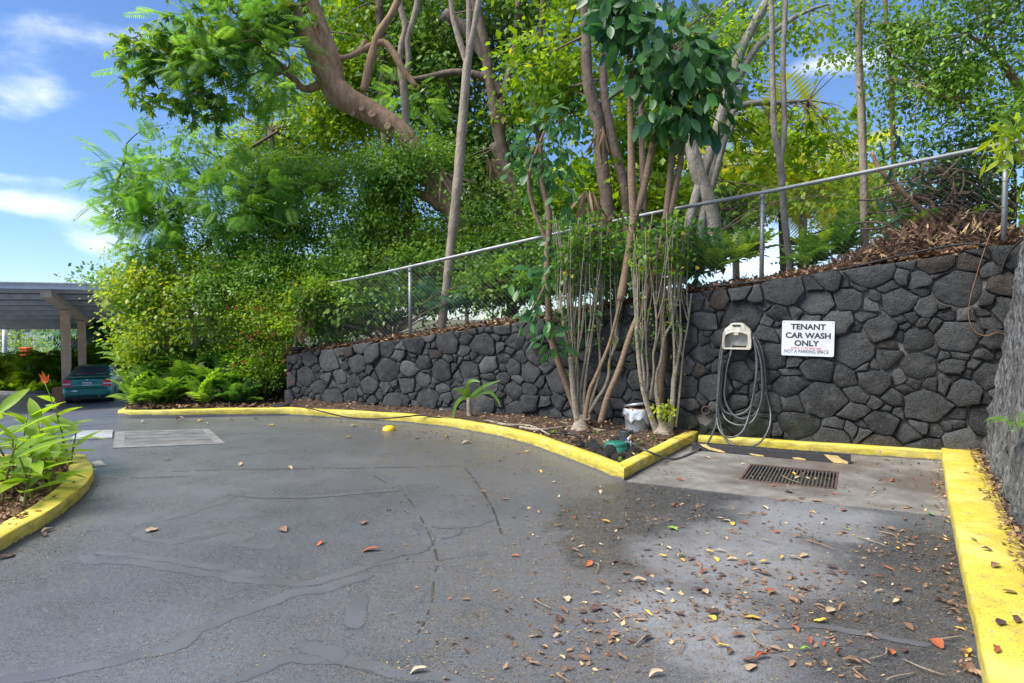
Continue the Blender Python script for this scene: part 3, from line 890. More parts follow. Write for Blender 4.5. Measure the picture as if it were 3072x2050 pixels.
def slot_shade(x0, y0, x1, y1, sk=0.0, dep=0.165):
    (a, b), (c_, d_) = zo(x0, y0), zo(x1, y1)
    mb = MB(); k = 0.012 + (0.05 if b > 0.08 else 0)
    mb.prism([hp(a, b, D1 - k - 0.004), hp(c_, b + sk, D1 - k - 0.004), hp(c_, d_ + sk, D1 - 0.03), hp(a, d_, D1 - 0.03)], WN * 0.012); mb.build('slot_shade', MAT_DARK, hang)  # dark block painting the shade of a slot, no opening cut
slot_shade(335, 170, 412, 186); slot_shade(290, 222, 306, 238, .01); slot_shade(330, 208, 346, 224, 0); slot_shade(404, 206, 420, 222, 0); slot_shade(440, 218, 458, 236, -.01)
mb = MB(); a, b = zo(376, 262); mb.box(hp(a, b, D1 + .002), (0.055, 0.012, 0.035), rot=WROT); mb.build('latch', MAT_BEIGE, hang)
a, b = zo(400, 384); mb = MB(); mb.box(hp(a, b, D1 - .035), (0.18, 0.02, 0.022), rot=WROT); mb.build('slot_shade', MAT_DARK, hang)  # dark bar painted in as slot shade

# --- hanging hose
hz = lambda x, y, off: wall_hit(2100 + x * .306, 920 + y * .306, off)
loops = [
 [(245, 290), (205, 420), (185, 640), (180, 900), (190, 1100), (230, 1260), (330, 1360), (470, 1380), (600, 1320), (680, 1180), (690, 1020), (650, 850), (635, 600), (590, 380), (515, 270)],
 [(245, 300), (215, 430), (205, 640), (195, 850), (215, 1020), (270, 1120), (400, 1165), (520, 1120), (600, 930), (625, 760), (600, 500), (560, 370), (515, 280)],
 [(240, 300), (225, 450), (215, 700), (205, 900), (230, 1010), (290, 1055), (380, 1060), (480, 1000), (540, 830), (550, 560), (540, 400), (515, 290)],
 [(300, 470), (265, 600), (245, 760), (240, 880), (280, 1000), (350, 1080), (440, 1100), (540, 1050), (600, 930), (610, 700), (585, 480), (520, 300)],
 [(235, 310), (195, 500), (175, 800), (165, 1050), (180, 1180), (240, 1270), (330, 1280), (420, 1220), (480, 1070), (520, 880), (560, 600), (545, 420), (512, 300)],
 [(248, 280), (222, 420), (196, 640), (180, 860), (172, 960)]]
hose = thing('garden_hose', hz(430, 1380, .1), 'long grey garden hose coiled in loops over the beige hanger', 'hose')
mb = MB()
for k, lp in enumerate(loops):
    pts = [hz(x, y, 0.10 + 0.016 * k + 0.012 * math.sin(i * 1.1 + k) + 0.30 * max(0, (y - 1050) / 330)) for i, (x, y) in enumerate(lp)]
    mb.tube(pts, 0.0125, 8, 5)
for k in range(4):  # over the back of the hanger
    mb.tube([hz(245, 292 + k * 4, .10 + .016 * k), hz(300, 225 + k * 5, .085 + .008 * k), hz(381, 195 + k * 6, .08), hz(460, 225 + k * 5, .085 + .008 * k), hz(515, 275 + k * 5, .10 + .016 * k)], 0.0125, 8, 4)
mb.build('coil', MAT_HOSE, hose, True)
tail = [hz(172, 960, .18), hz(165, 1050, .19), hz(160, 1150, .22), on_z(2142, 1290, .22), on_z(2127, 1322, .13), on_z(2100, 1345, .04), on_z(2060, 1366, .018), on_z(2028, 1377, .018), on_z(1995, 1374, .05),
        on_z(1981, 1370, .10), on_z(1950, 1357, .165), on_z(1925, 1346, .20), on_z(1900, 1333, .25), on_z(1880, 1325, .27)]
mb = MB(); mb.tube(tail, 0.013, 8, 5); mb.build('tail', MAT_HOSE, hose, True)
MAT_BRASS = M('dull_brass', (0.34, 0.30, 0.22), 0.4, 0.2, metal=0.6)
a, b = hz(315, 365, .17), hz(298, 478, .15)
mb = MB(); mb.tube([a, a.lerp(b, .45)], 0.012, 10); mb.tube([a.lerp(b, .45), a.lerp(b, .55), a.lerp(b, .6), b], [0.016, 0.016, 0.013, 0.013], 10); mb.build('coupling', MAT_GALV, hose)

# --- clay pipe in the wall
pc = wall_hit(2119, 1230, 0.0)
mb = MB(); mb.lathe(pc, [(0.045, -0.25), (0.045, 0.05), (0.049, 0.055), (0.060, 0.05), (0.060, -0.25)], 24, WN); mb.lathe(pc, [(0.0, -0.2), (0.046, -0.2)], 24, WN)
o = mb.build('drain_pipe', M('rusty_clay', (0.11, 0.065, 0.05), 0.85, 0.4, 18, 0.3), None, True); tag(o, 'round rusty clay drain pipe end set in the mossy stone wall', 'pipe')

# --- wheel stop
wa, wb = on_z(2078, 1348, 0.006), on_z(2552, 1390, 0.006)
wd_ = (wb - wa).normalized(); wl_ = (wb - wa).length; wn_ = Vector((wd_.y, -wd_.x, 0))
if wn_.y > 0: wn_ = -wn_
stop = thing('wheel_stop', (wa + wb) / 2, 'black rubber wheel stop with worn yellow stripes lying on the concrete slab', 'wheel stop')
secs = [(-0.075, 0), (-0.05, 0.085), (-0.035, 0.095), (0.035, 0.095), (0.05, 0.085), (0.078, 0)]
mb = MB(); mb.prism([wa + wn_ * a + UP * b for a, b in secs], wd_ * wl_); o = mb.build('block', MAT_BLACK, stop); bevel(o, 0.006)
sf = lambda k, m_: wa + wd_ * (wl_ * k) + wn_ * (0.0795 - 0.028 * m_ + 0.001) + UP * (0.0868 * m_ + 0.0)
def patch(cs):
    pts = [sf(k, m_) + wn_ * .002 + UP * .001 for k, m_ in cs]
    mb = MB(); mb.prism(pts, (wn_ * 0.95 + UP * 0.3) * 0.0015); mb.build('paint_patch', MAT_OLDYEL, stop)
patch([(.055, .98), (.10, .97), (.13, .62), (.20, .38), (.235, .10), (.20, .08), (.13, .28), (.08, .62)])
patch([(.385, .30), (.41, .25), (.47, .20), (.485, .04), (.45, .02), (.40, .10)])
patch([(.655, .22), (.70, .30), (.74, .16), (.735, .03), (.67, .04)])
patch([(.845, .97), (.925, .96), (.945, .62), (.985, .30), (.985, .04), (.90, .05), (.875, .45)])
for k in (.16, .32, .5, .66, .8):
    mb = MB(); mb.lathe(wa + wd_ * (wl_ * k) + UP * 0.095, [(0.011, -0.002), (0.010, 0.003), (0.0, 0.004)], 8); mb.build('bolt', MAT_GALV, stop)

# --- drain grate
grate = thing('drain_grate', g_mid, 'rectangular iron drain grate set in the wash slab in front of the wheel stop', 'drain grate')
zt = 0.009
for sgn in (-1, 1):
    mb = MB(); mb.box(g_mid + g_e2 * (sgn * (G_W / 2 - .015)) + UP * (zt - g_mid.z - .012), (G_L - .004, 0.03, 0.03), math.atan2(g_e1.y, g_e1.x)); mb.build('frame_bar', MAT_RUST, grate)
    mb = MB(); mb.box(g_mid + g_e1 * (sgn * (G_L / 2 - .013)) + UP * (zt - g_mid.z - .014), (0.022, G_W - .064, 0.03), math.atan2(g_e1.y, g_e1.x)); mb.build('frame_bar', MAT_RUST, grate)
NB = 24
for i in range(NB):
    k = (i + 0.5) / NB - 0.5
    mb = MB(); mb.box(g_mid + g_e1 * (k * (G_L - .06)) + UP * (zt - g_mid.z - .016), (0.013, G_W - .062, 0.028), math.atan2(g_e1.y, g_e1.x)); mb.build('bar', MAT_IRON, grate)
mb = MB(); mb.box(g_mid + UP * (-0.40), (G_L, G_W, 0.02), math.atan2(g_e1.y, g_e1.x)); mb.build('pit_floor', MAT_DARK, grate)

# --- bucket with bag
MAT_ZINC = M('zinc_sheet', (0.36, 0.38, 0.39), 0.42, 0.2, 9, 0.08, 30, metal=0.55)
def bag_mat():
    t = NT('white_film'); t.color((0.72, 0.75, 0.80)).rough(0.35)
    t.bump(t.noise(26, 5, 0.6), 0.7, 0.02)
    tr = t.n.new('ShaderNodeBsdfTranslucent'); tr.inputs['Color'].default_value = (0.75, 0.78, 0.82, 1)
    ms = t.n.new('ShaderNodeMixShader'); ms.inputs[0].default_value = 0.3
    t.l.new(t.b.outputs[0], ms.inputs[1]); t.l.new(tr.outputs[0], ms.inputs[2]); t.l.new(ms.outputs[0], t.out.inputs['Surface'])
    return t.mat
bc = on_z(1912, 1301, 0.08)
buck = thing('bucket', bc, 'galvanised bucket with white plastic liner and tilted lid in the planting bed', 'bucket')
mb = MB(); mb.lathe(bc, [(0.0, 0.01), (0.160, 0.0), (0.162, 0.03), (0.165, 0.034), (0.162, 0.04), (0.174, 0.20), (0.177, 0.205), (0.175, 0.21), (0.184, 0.345), (0.187, 0.35), (0.178, 0.345), (0.15, 0.06)], 32)
mb.build('body', MAT_ZINC, buck, True)
v, f = [], []
NBG = 48
for j, kz in enumerate((0.0, 0.25, 0.5, 0.75, 1.0)):
    for i in range(NBG):
        a = 2 * math.pi * i / NBG
        front = 0.5 + 0.5 * math.cos(a + math.pi * 0.5 - 0.2)
        drop = 0.05 + 0.10 * front + 0.03 * math.sin(5 * a) + 0.02 * math.sin(11 * a + 1)
        if abs(a - 5.55) < 0.28: drop += 0.13 * (1 - abs(a - 5.55) / 0.28)
        r = 0.192 + 0.012 * math.sin(9 * a + 3 * kz) * kz + 0.022 * math.sin(3 * a) * kz * 0.6
        if j == 0: r = 0.183
        v.append(bc + Vector((math.cos(a) * r, math.sin(a) * r, 0.357 - drop * kz + (0.008 if j == 1 else 0))))
f = [(j * NBG + i, j * NBG + (i + 1) % NBG, (j + 1) * NBG + (i + 1) % NBG, (j + 1) * NBG + i) for j in range(4) for i in range(NBG)]
mb = MB(); mb.add(v, f); mb.build('liner_bag', bag_mat(), buck, True)
lt = Vector((-0.10, 0.20, 1)).normalized(); lc = bc + Vector((0.0, 0.03, 0.395))
mb = MB(); mb.lathe(lc, [(0.0, 0.022), (0.13, 0.02), (0.172, 0.012), (0.182, 0.014), (0.187, 0.008), (0.187, -0.022), (0.183, -0.022), (0.18, 0.004), (0.0, 0.012)], 32, lt); mb.build('lid', MAT_ZINC, buck, True)
MAT_CARD = M('cardboard', (0.33, 0.20, 0.11), 0.85, 0.2, 15)
for (dx, dy, rz, w) in ((-0.07, -0.10, 0.3, 0.11), (0.05, -0.11, -0.3, 0.15), (0.0, -0.03, 0.8, 0.16)):
    mb = MB(); mb.box(bc + Vector((dx, dy, 0.362 + 0.012 * rz)), (w, 0.12, 0.006), rot=Matrix.Rotation(rz, 3, 'Z') @ Matrix.Rotation(0.25, 3, 'X')); mb.build('cardboard_scrap', MAT_CARD, buck)
hb = [bc + Vector((0.18 * math.cos(a), -0.16 * math.sin(a) * 1.35, 0.30 - 0.13 * math.sin(a))) for a in [math.pi * i / 12 for i in range(13)]]
hb = [bc + Vector((0.165 + 0.085 * math.sin(math.pi * i / 12), -0.10 + 0.16 * i / 12, 0.19 + 0.015 * math.sin(i))) for i in range(13)]
mb = MB(); mb.tube(hb, 0.005, 6); mb.build('handle', MAT_ZINC, buck, True)
mb = MB(); mb.box(bc + Vector((-0.165, -0.03, 0.26)), (0.004, 0.09, 0.10), rz=0.1); mb.build('price_label', M('red_label', (0.6, 0.12, 0.12), 0.6, 0.5, 40), buck)

# --- black pot
pc = on_z(1878, 1343, 0.08)
pot = thing('plant_pot', pc, 'empty black plastic pot beside the green valve box', 'pot')
MAT_POT = M('charcoal_plastic', (0.035, 0.037, 0.042), 0.55, 0.2, 14)
mb = MB(); mb.lathe(pc, [(0.095, -0.02), (0.094, 0.02), (0.088, 0.10), (0.083, 0.20), (0.085, 0.215), (0.078, 0.215), (0.075, 0.20), (0.082, 0.02), (0.0, 0.015)], 28); mb.build('body', MAT_POT, pot, True)
mb = MB(); mb.box(pc + Vector((-0.035, -0.087, 0.045)), (0.055, 0.012, 0.045), rz=-.35); mb.build('cut_out_shade', MAT_DARK, pot)  # dark block painting the shade of a square hole

# --- valve box
vc = on_z(1848, 1352, 0.075)
vb = thing('valve_box', vc, 'round green plastic valve box lid half buried among lava rocks', 'valve box')
MAT_VGREEN = M('green_plastic', (0.012, 0.17, 0.12), 0.45, 0.2, 10, dirt=((0.06, 0.10, 0.07), 10, 0.6))
mb = MB(); mb.lathe(vc, [(0.150, -0.03), (0.147, 0.045), (0.140, 0.05), (0.132, 0.052)], 32); mb.build('body', MAT_VGREEN, vb, True)
mb = MB(); mb.lathe(vc, [(0.134, 0.04), (0.132, 0.095), (0.128, 0.101), (0.0, 0.106)], 32); lid_o = mb.build('lid', MAT_VGREEN, vb, True)
for dx, dy in ((-0.02, -0.08), (0.07, 0.03), (-0.07, 0.04)):
    mb = MB(); mb.box(vc + Vector((dx, dy, 0.1045)), (0.022, 0.012, 0.006)); mb.build('key_hole_shade', MAT_DARK, lid_o)  # small dark blocks paint the shade of key holes

# --- garden tap
tc = on_z(1893, 1352, 0.075)
tap = thing('garden_tap', tc, 'garden tap on grey riser pipe with orange fitting by the pot', 'tap')
mb = MB(); mb.tube([tc, tc + UP * .13], 0.011, 10); mb.build('riser', M('grey_pvc', (0.20, 0.24, 0.28), 0.5), tap, True)
e = on_z(1880, 1325, .27)
mb = MB(); mb.tube([tc + UP * .13, tc + UP * .19], 0.017, 10); mb.build('elbow', M('orange_fitting', (0.62, 0.20, 0.07), 0.5, 0.4, 40), tap, True)
mb = MB(); mb.tube([tc + UP * .18, e.lerp(tc + UP * .2, .3), e], [0.014, 0.016, 0.015], 10); mb.build('spout', M('white_pvc', (0.6, 0.58, 0.52), 0.5), tap, True)
mb = MB(); mb.box(e + Vector((-0.005, 0, 0.022)), (0.03, 0.014, 0.014)); mb.build('handle', M('blue_handle', (0.02, 0.05, 0.4), 0.5), tap)

# --- lava rocks by the valve box
def rock_mesh(seed, rough=0.35):
    bm = bmesh.new(); bmesh.ops.create_icosphere(bm, subdivisions=2, radius=1.0)
    for v in bm.verts:
        p = v.co.copy(); k = 1 + rough * noise.noise(p * 1.3 + Vector((seed * 7.1, 0, 0))) + 0.3 * rough * noise.noise(p * 3.7 + Vector((0, seed * 3.3, 0)))
        v.co = Vector((p.x, p.y * 0.85, p.z * 0.7)) * k
    me = bpy.data.meshes.new('lava_rock'); bm.to_mesh(me); bm.free()
    me.polygons.foreach_set('use_smooth', np.ones(len(me.polygons), dtype=bool))
    me.materials.append(MAT_LAVA); return me
def lava_mat():
    t = NT('lava_lump'); crd = t.coord()
    c = t.mix(t.obj_random(), (0.035, 0.034, 0.034), (0.085, 0.083, 0.08))
    c = t.mix(t.ramp(t.noise(9, 5, 0.7, crd), 0.5, 0.7, 0, .6), c, (0.02, 0.02, 0.02))
    t.color(c).rough(0.92); t.bump(t.noise(5, 6, 0.75, crd), 1.0, 0.25); return t.mat
MAT_LAVA = lava_mat()
rock_meshes = [rock_mesh(i) for i in range(6)]
rock_px = [(1722, 1330, .05), (1742, 1338, .075), (1768, 1340, .085), (1783, 1330, .06), (1790, 1350, .09), (1812, 1346, .05), (1832, 1362, .11), (1812, 1372, .08), (1848, 1374, .075), (1795, 1362, .06), (1870, 1368, .06), (1896, 1362, .075), (1905, 1350, .06),
           (1862, 1382, .05), (1840, 1385, .045), (1822, 1384, .05), (1884, 1376, .04), (1918, 1356, .04), (1852, 1390, .04), (1700, 1318, .045), (1838, 1322, .06), (1850, 1317, .05), (1757, 1318, .04), (1690, 1300, .06), (1768, 1300, .05)]
for i, (u, v, r) in enumerate(rock_px):
    o = link('lava_rock', rock_meshes[i % 6]); o.location = on_z(u, v, 0.075 + r * 0.3); o.scale = (r, r, r); o.rotation_euler = (i * .7, i * 1.3, i * 2.1)
    tag(o, 'big rough black lava lump beside the green valve box' if r > .07 else ('small rough lava stone near the green valve box' if r > .045 else 'fist-sized lava pebble in the kerb corner'), 'rock', 'lava rocks around the valve box')
o = link('lava_rock', rock_meshes[2]); o.location = on_z(842, 1219, 0.13); o.scale = (.16, .12, .10); o.rotation_euler = (0, 0, .4)
tag(o, 'flat dark boulder lying at the foot of the wall end beside kerb', 'rock')
o = link('lava_rock', rock_meshes[4]); o.location = wall_hit(893, 1048, -0.1); o.scale = (.14, .11, .07)
tag(o, 'loose stone sitting on the low end of the wall under vine', 'rock')
mb = MB(); rr = random.Random(5)
cen = on_z(1858, 1388, .07)
for i in range(260):
    p = cen + Vector((rr.gauss(0, .22), rr.gauss(0, .10), 0)); s_ = rr.uniform(.006, .02)
    R = Matrix.Rotation(rr.uniform(0, 6), 3, 'Z') @ Matrix.Rotation(rr.uniform(0, 6), 3, 'X')
    if not in_poly(p.x, p.y, [Vector((q[0], q[1], 0)) for q in bed]): continue
    mb.add([p + UP * s_ * .3 + R @ Vector(q) * s_ for q in ((1, 0, 0), (-.9, .2, 0), (0, .8, .1), (.1, -.9, 0), (0, 0, .7), (0, .1, -.7))], [(0, 2, 4), (2, 1, 4), (1, 3, 4), (3, 0, 4), (2, 0, 5), (1, 2, 5), (3, 1, 5), (0, 3, 5)])
o = mb.build('gravel', MAT_LAVA); tag(o, 'fine black lava gravel in the corner of the kerb', 'gravel', kind='stuff')

# --- black irrigation tubing
def tubing(pts, r, label, mat=MAT_BLACK, name='irrigation_tube', cat='tube'):
    mb = MB(); mb.tube(pts, r, 7, 5); o = mb.build(name, mat, None, True); return tag(o, label, cat)
T1 = [(870, 1208, .16), (917, 1222, .15), (978, 1238, .145), (1030, 1250, .09), (1085, 1256, .075), (1137, 1257, .10), (1190, 1253, .145), (1221, 1250, .15), (1268, 1247, .15), (1352, 1257, .13), (1455, 1259, .11), (1525, 1259, .11), (1596, 1280, .11), (1642, 1297, .11), (1713, 1304, .12), (1759, 1320, .12), (1785, 1336, .07)]
tubing([on_z(u, v, z) for u, v, z in T1], 0.011, 'black irrigation tube running over the yellow kerb and along the soil bed')
T2 = [(1990, 1322, .09), (2010, 1300, .11), (2022, 1275, .2)]
tubing([on_z(*p) for p in T2] + [wall_hit(2010, 1215, .15), wall_hit(1996, 1160, .12), wall_hit(1982, 1080, .09), wall_hit(1990, 1010, .08), wall_hit(2020, 950, .07), wall_hit(2050, 895, .03), wall_hit(2075, 872, -.05)], 0.012, 'black irrigation tube climbing the wall behind the second shrub')
T3 = [(2085, 868), (2180, 858), (2290, 846), (2400, 834), (2500, 815), (2600, 795), (2700, 770), (2800, 750), (2870, 738), (2930, 735), (2970, 752), (2992, 785), (3004, 818)]
tubing([wall_hit(u, v, -.02 if u < 2900 else .06) + UP * .012 for u, v in T3], 0.013, 'black irrigation tube lying along the crest of the stone wall')
tubing([wall_hit(3004, 818, .06), wall_hit(3012, 790, .08), wall_hit(3030, 755, .12), wall_hit(3060, 725, .2), wall_hit(3100, 700, .3)], 0.013, 'black irrigation tube drooping into the wall corner from the rock wall')
MAT_RUSTWIRE = M('rust_wire', (0.20, 0.10, 0.045), 0.7)
tubing([wall_hit(2975, 690, -.05), wall_hit(2955, 745, .07), wall_hit(2930, 825, .085), wall_hit(2910, 900, .08), wall_hit(2907, 955, .08), wall_hit(2925, 995, .09), wall_hit(2958, 1008, .10), wall_hit(2990, 998, .09), wall_hit(3014, 1006, .06)], 0.005, 'thin rusty wire hanging down the stone wall near corner', MAT_RUSTWIRE, 'wire', 'wire')
tubing([on_z(1925, 1314, .1), on_z(1990, 1316, .11), on_z(2040, 1314, .16), on_z(2080, 1322, .155), on_z(2090, 1331, .08)], 0.004, 'thin brown cord trailing from bucket over kerb end', MAT_RUSTWIRE, 'cord', 'cord')

# --- yellow dome
yc = on_z(1167, 1291, 0.0)
mb = MB(); mb.lathe(yc, [(0.098, 0.0), (0.094, 0.03), (0.075, 0.055), (0.04, 0.068), (0.0, 0.072)], 20)
o = mb.build('plastic_dome', M('yellow_plastic', (0.75, 0.46, 0.02), 0.45, 0.15, 20), None, True); tag(o, 'small bright yellow plastic dome lying on the asphalt beside the kerb', 'plastic dome')

# --- utility cover and far grate in the road
def quad_box(px, z, h, name, mat, parent=None):
    pts = [on_z(u, v, 0) for u, v in px]
    mb = MB(); mb.prism([Vector((p.x, p.y, z)) for p in pts], (0, 0, h)); return mb.build(name, mat, parent)
cover = thing('utility_cover', on_z(505, 1317), 'flush concrete utility cover with grey boards set in the asphalt', 'utility cover')
fr = [on_z(*p) for p in ((339, 1346), (676, 1332), (627, 1289), (346, 1297))]
inn = [on_z(*p) for p in ((374, 1339), (644, 1330), (609, 1292), (374, 1299))]
mb = MB(); v = [p + UP * .008 for p in fr] + [p + UP * .008 for p in inn] + [p - UP * .03 for p in fr] + [p - UP * .03 for p in inn]
f = [(i, (i + 1) % 4, 4 + (i + 1) % 4, 4 + i) for i in range(4)] + [(8 + i, 8 + (i + 1) % 4, (i + 1) % 4, i) for i in range(4)] + [(4 + i, 4 + (i + 1) % 4, 12 + (i + 1) % 4, 12 + i) for i in range(4)]
mb.add(v, f); mb.build('frame', M('grey_frame', (.17, .17, .168), .8, .25, 6, .3), cover)
MAT_BOARD = M('weathered_board', (0.125, 0.125, 0.125), 0.85, 0.25, 4, 0.3, 60)
for i in range(4):
    a, b = i / 4 + .008, (i + 1) / 4 - .008
    q = [inn[0].lerp(inn[3], a), inn[1].lerp(inn[2], a), inn[1].lerp(inn[2], b), inn[0].lerp(inn[3], b)]
    mb = MB(); mb.prism([p - UP * .02 for p in q], (0, 0, 0.025)); mb.build('board', MAT_BOARD, cover)
fg = thing('drain_grate', on_z(280, 1306), 'pale corrugated drain grate in the road next to the utility cover', 'drain grate')
q = [on_z(*p) for p in ((205, 1322), (337, 1316), (337, 1293), (248, 1295))]
mb = MB(); mb.prism([p - UP * .01 for p in q], (0, 0, 0.014)); mb.build('base_plate', MAT_CONC, fg)
MAT_PALE_STEEL = M('pale_steel', (0.45, 0.46, 0.47), 0.5, 0.15, metal=0.4)
for i in range(20):
    k = (i + .5) / 20
    a, b = q[0].lerp(q[1], k), q[3].lerp(q[2], k)
    d = (b - a); mb = MB(); mb.box((a + b) / 2 + UP * .010, (d.length, 0.025, 0.014), math.atan2(d.y, d.x)); mb.build('bar', MAT_PALE_STEEL, fg)

# --- crack sealer bands and cracks
def seal_mat(name, a, b, rough):
    t = NT(name)
    t.color(t.mix(t.ramp(t.noise(3, 4), .3, .7), a, b)).rough(rough)
    t.b.inputs['Specular IOR Level'].default_value = 0.6
    t.bump(t.noise(70, 4, .6), 0.2, 0.004)
    at_ = t.n.new('ShaderNodeAttribute'); at_.attribute_name = 'edge'
    k = t.math('ADD', at_.outputs['Fac'], t.math('MULTIPLY', t.math('SUBTRACT', t.noise(38, 5, .7), .5), 1.6))
    t.l.new(t.ramp(k, .22, .55, 0, .92), t.b.inputs['Alpha'])
    return t.mat
MAT_SEAL = seal_mat('crack_sealer', (0.088, 0.091, 0.10), (0.115, 0.119, 0.13), .42)
MAT_CRACK = seal_mat('crack_dirt', (0.018, 0.017, 0.016), (0.07, 0.058, 0.042), .95)
def band(px, w, mat, name, z=0.004, seed=0, parent=road, taper=True, gap=0.0):
    pts = [on_z(x * .6536, 1316 + y * .6536, z) for x, y in px]
    pts, _ = spline(pts, [0] * len(pts), 16)
    v, f, e = [], [], []
    m = len(pts)
    for i, p in enumerate(pts):
        d = (pts[min(i + 1, m - 1)] - pts[max(i - 1, 0)]).normalized(); nn = Vector((-d.y, d.x, 0))
        k = 0.7 + 0.8 * (0.5 + 0.5 * noise.noise(Vector((p.x * 3, p.y * 3, seed))))
        en = min(1, i / 8, (m - 1 - i) / 8) if taper else 1
        if gap and noise.noise(Vector((p.x * 13, p.y * 13, seed))) < gap - .35: en *= .1
        wob = noise.noise(Vector((p.x * 7, p.y * 7, seed + 5))) * w * .5
        for q, ev in ((1, 0), (.45, 1), (-.45, 1), (-1, 0)):
            v.append(p + nn * (q * w * k * .7 + wob)); e.append(ev * en)
    for i in range(m - 1):
        for c_ in range(3): f.append((4 * i + c_, 4 * i + c_ + 1, 4 * i + c_ + 5, 4 * i + c_ + 4))
    me = mesh_from(name, v, f); a_ = me.attributes.new('edge', 'FLOAT', 'POINT'); a_.data.foreach_set('value', np.array(e, dtype=np.float32))
    return link(name, me, mat, parent)
SEALS = [([(1080, 255), (990, 300), (850, 345), (720, 375), (650, 410), (650, 450), (720, 468), (830, 470), (920, 450), (1010, 430), (1090, 425), (1145, 445), (1090, 480), (1180, 495), (1270, 505)], .085),
 ([(360, 535), (430, 560), (560, 565), (700, 580), (860, 605), (1040, 630), (1220, 655), (1400, 660), (1550, 630), (1650, 590), (1760, 570), (1850, 555), (2000, 550), (2130, 535), (2250, 520)], .085),
 ([(420, 520), (560, 535), (740, 552), (900, 580), (1100, 610), (1220, 640)], .07),
 ([(-60, 1110), (200, 1085), (400, 1050), (560, 1010), (760, 960), (900, 890), (1050, 820), (1200, 770), (1330, 715), (1500, 680), (1620, 650), (1700, 620)], .085),
 ([(1000, 1123), (1120, 1080), (1250, 1030), (1400, 1010), (1600, 1020), (1800, 1070), (2000, 1100), (2200, 1110)], .08),
 ([(1390, 930), (1480, 980), (1600, 1010)], .09), ([(1620, 700), (1640, 760), (1640, 820), (1610, 880)], .10),
 ([(1890, 380), (1940, 420), (1965, 480), (1900, 520), (1780, 540), (1650, 590)], .08), ([(1965, 400), (2100, 405), (2200, 390), (2270, 365)], .06), ([(2100, 405), (2090, 440), (2010, 460)], .05),
 ([(1080, 260), (1300, 270), (1500, 262), (1700, 245), (1850, 235)], .06), ([(3450, 870), (3700, 860), (3900, 880), (4100, 920), (4300, 950)], .05)]
for i, (px, w) in enumerate(SEALS): band(px, w, MAT_SEAL, 'crack_seal', 0.0012 + 0.00025 * i, i)
for i, (px, w) in enumerate((([(690, 153), (1000, 143), (1400, 138), (1800, 132), (2130, 125)], .013), ([(2130, 130), (2170, 180), (2220, 250), (2260, 320), (2290, 400), (2310, 450)], .016),
                             ([(1845, 245), (1900, 310), (1950, 400), (1985, 480), (2005, 560), (1990, 640), (1975, 760), (1935, 860), (1900, 920)], .011), ([(420, 183), (700, 178), (900, 170)], .011), ([(1690, 150), (1740, 185), (1780, 205)], .009))):
    band(px, w, MAT_CRACK, 'crack', 0.0048, 20 + i, gap=0.30 if i == 2 else 0.12)
q = [(272, 1388), (300, 1383), (318, 1396), (285, 1400)]
o = quad_box(q, -0.01, 0.016, 'concrete_patch', MAT_CONC, road)
# ================================================================== vegetation
K = 3072 / 2350.0
def dp(x, y, t): return at(x * K, y * K, t)
def dr(r, t): return r * K * t / F

def quad_arr(lst): return np.array(lst, dtype=np.int32)
def T_leaf(w=0.28, fold=0.07, tip=-0.10):
    return np.array([(0, 0, 0), (.42, -w, 0), (1, 0, tip), (.42, w, 0), (.5, 0, -fold)], float), quad_arr([(0, 1, 2, 4), (0, 4, 2, 3)])
def T_blade(w, n=4, droop=0.3, fold=0.06, peak=0.45, start=0.0):
    v, f = [], []
    for i in range(n + 1):
        x = i / n
        prof = max(0.02, (math.sin(math.pi * x ** (math.log(0.5) / math.log(peak)))) ** 0.8) * w if 0 < x < 1 else 0.012 * (1 if i == 0 else 0.3)
        z = -droop * x * x
        X = start + x * (1 - start)
        v += [(X, -prof, z), (X, 0, z - fold * prof / max(w, 1e-6)), (X, prof, z)]
    for i in range(n):
        a = 3 * i
        f += [(a, a + 3, a + 4, a + 1), (a + 1, a + 4, a + 5, a + 2)]
    return np.array(v, float), quad_arr(f)
def T_join(items):
    V, Q, b = [], [], 0
    for (v, q), M4 in items:
        vv = np.c_[v, np.ones(len(v))] @ np.array(M4).T
        V.append(vv[:, :3]); Q.append(q + b); b += len(v)
    return np.concatenate(V), np.concatenate(Q)
def frame_m(p, d, n, s, sy=None):
    d = Vector(d).normalized(); n = Vector(n); n = (n - d * n.dot(d)).normalized(); y = n.cross(d)
    m = Matrix((d * s, y * (sy or s), n * s)).transposed().to_4x4(); m.translation = Vector(p); return m
def T_pinnate(pairs=12, length=0.30, w=0.16, arch=0.35, ang=0.35, sag=0.15, taper=0.5):
    items = []
    leaf = T_leaf(w, 0.03, -0.12)
    for i in range(pairs):
        x = 0.12 + 0.86 * i / (pairs - 1)
        z = arch * x - arch * 1.25 * x * x
        L = length * (math.sin(math.pi * (0.12 + 0.80 * x)) ** taper)
        for sg in (-1, 1):
            items.append((leaf, frame_m((x, 0, z), (ang, sg, -sag), (0, 0, 1), L)))
    items.append((T_leaf(0.35, 0.02), frame_m((0.96, 0, arch * .96 - arch * 1.25 * .92), (1, 0, -.4), (0, 0, 1), length * .4)))
    st = 5
    v, f = [], []
    for i in range(st + 1):
        x = i / st; z = arch * x - arch * 1.25 * x * x
        v += [(x, -.006, z), (x, .006, z)]
    f = [(2 * i, 2 * i + 2, 2 * i + 3, 2 * i + 1) for i in range(st)]
    items.append(((np.array(v, float), quad_arr(f)), Matrix.Identity(4)))
    return T_join(items)
def T_palmate(n=8, w=0.17, droop=0.5, span=2 * math.pi):
    leaf = T_leaf(w, 0.05, -0.12)
    return T_join([(leaf, frame_m((0, 0, 0), (math.cos(span * (k / n - .5)), math.sin(span * (k / n - .5)), -droop + .12 * math.sin(k * 2.4)), (0, 0, 1), 1.0 * (0.85 + .15 * math.cos(k * 1.7)))) for k in range(n)])
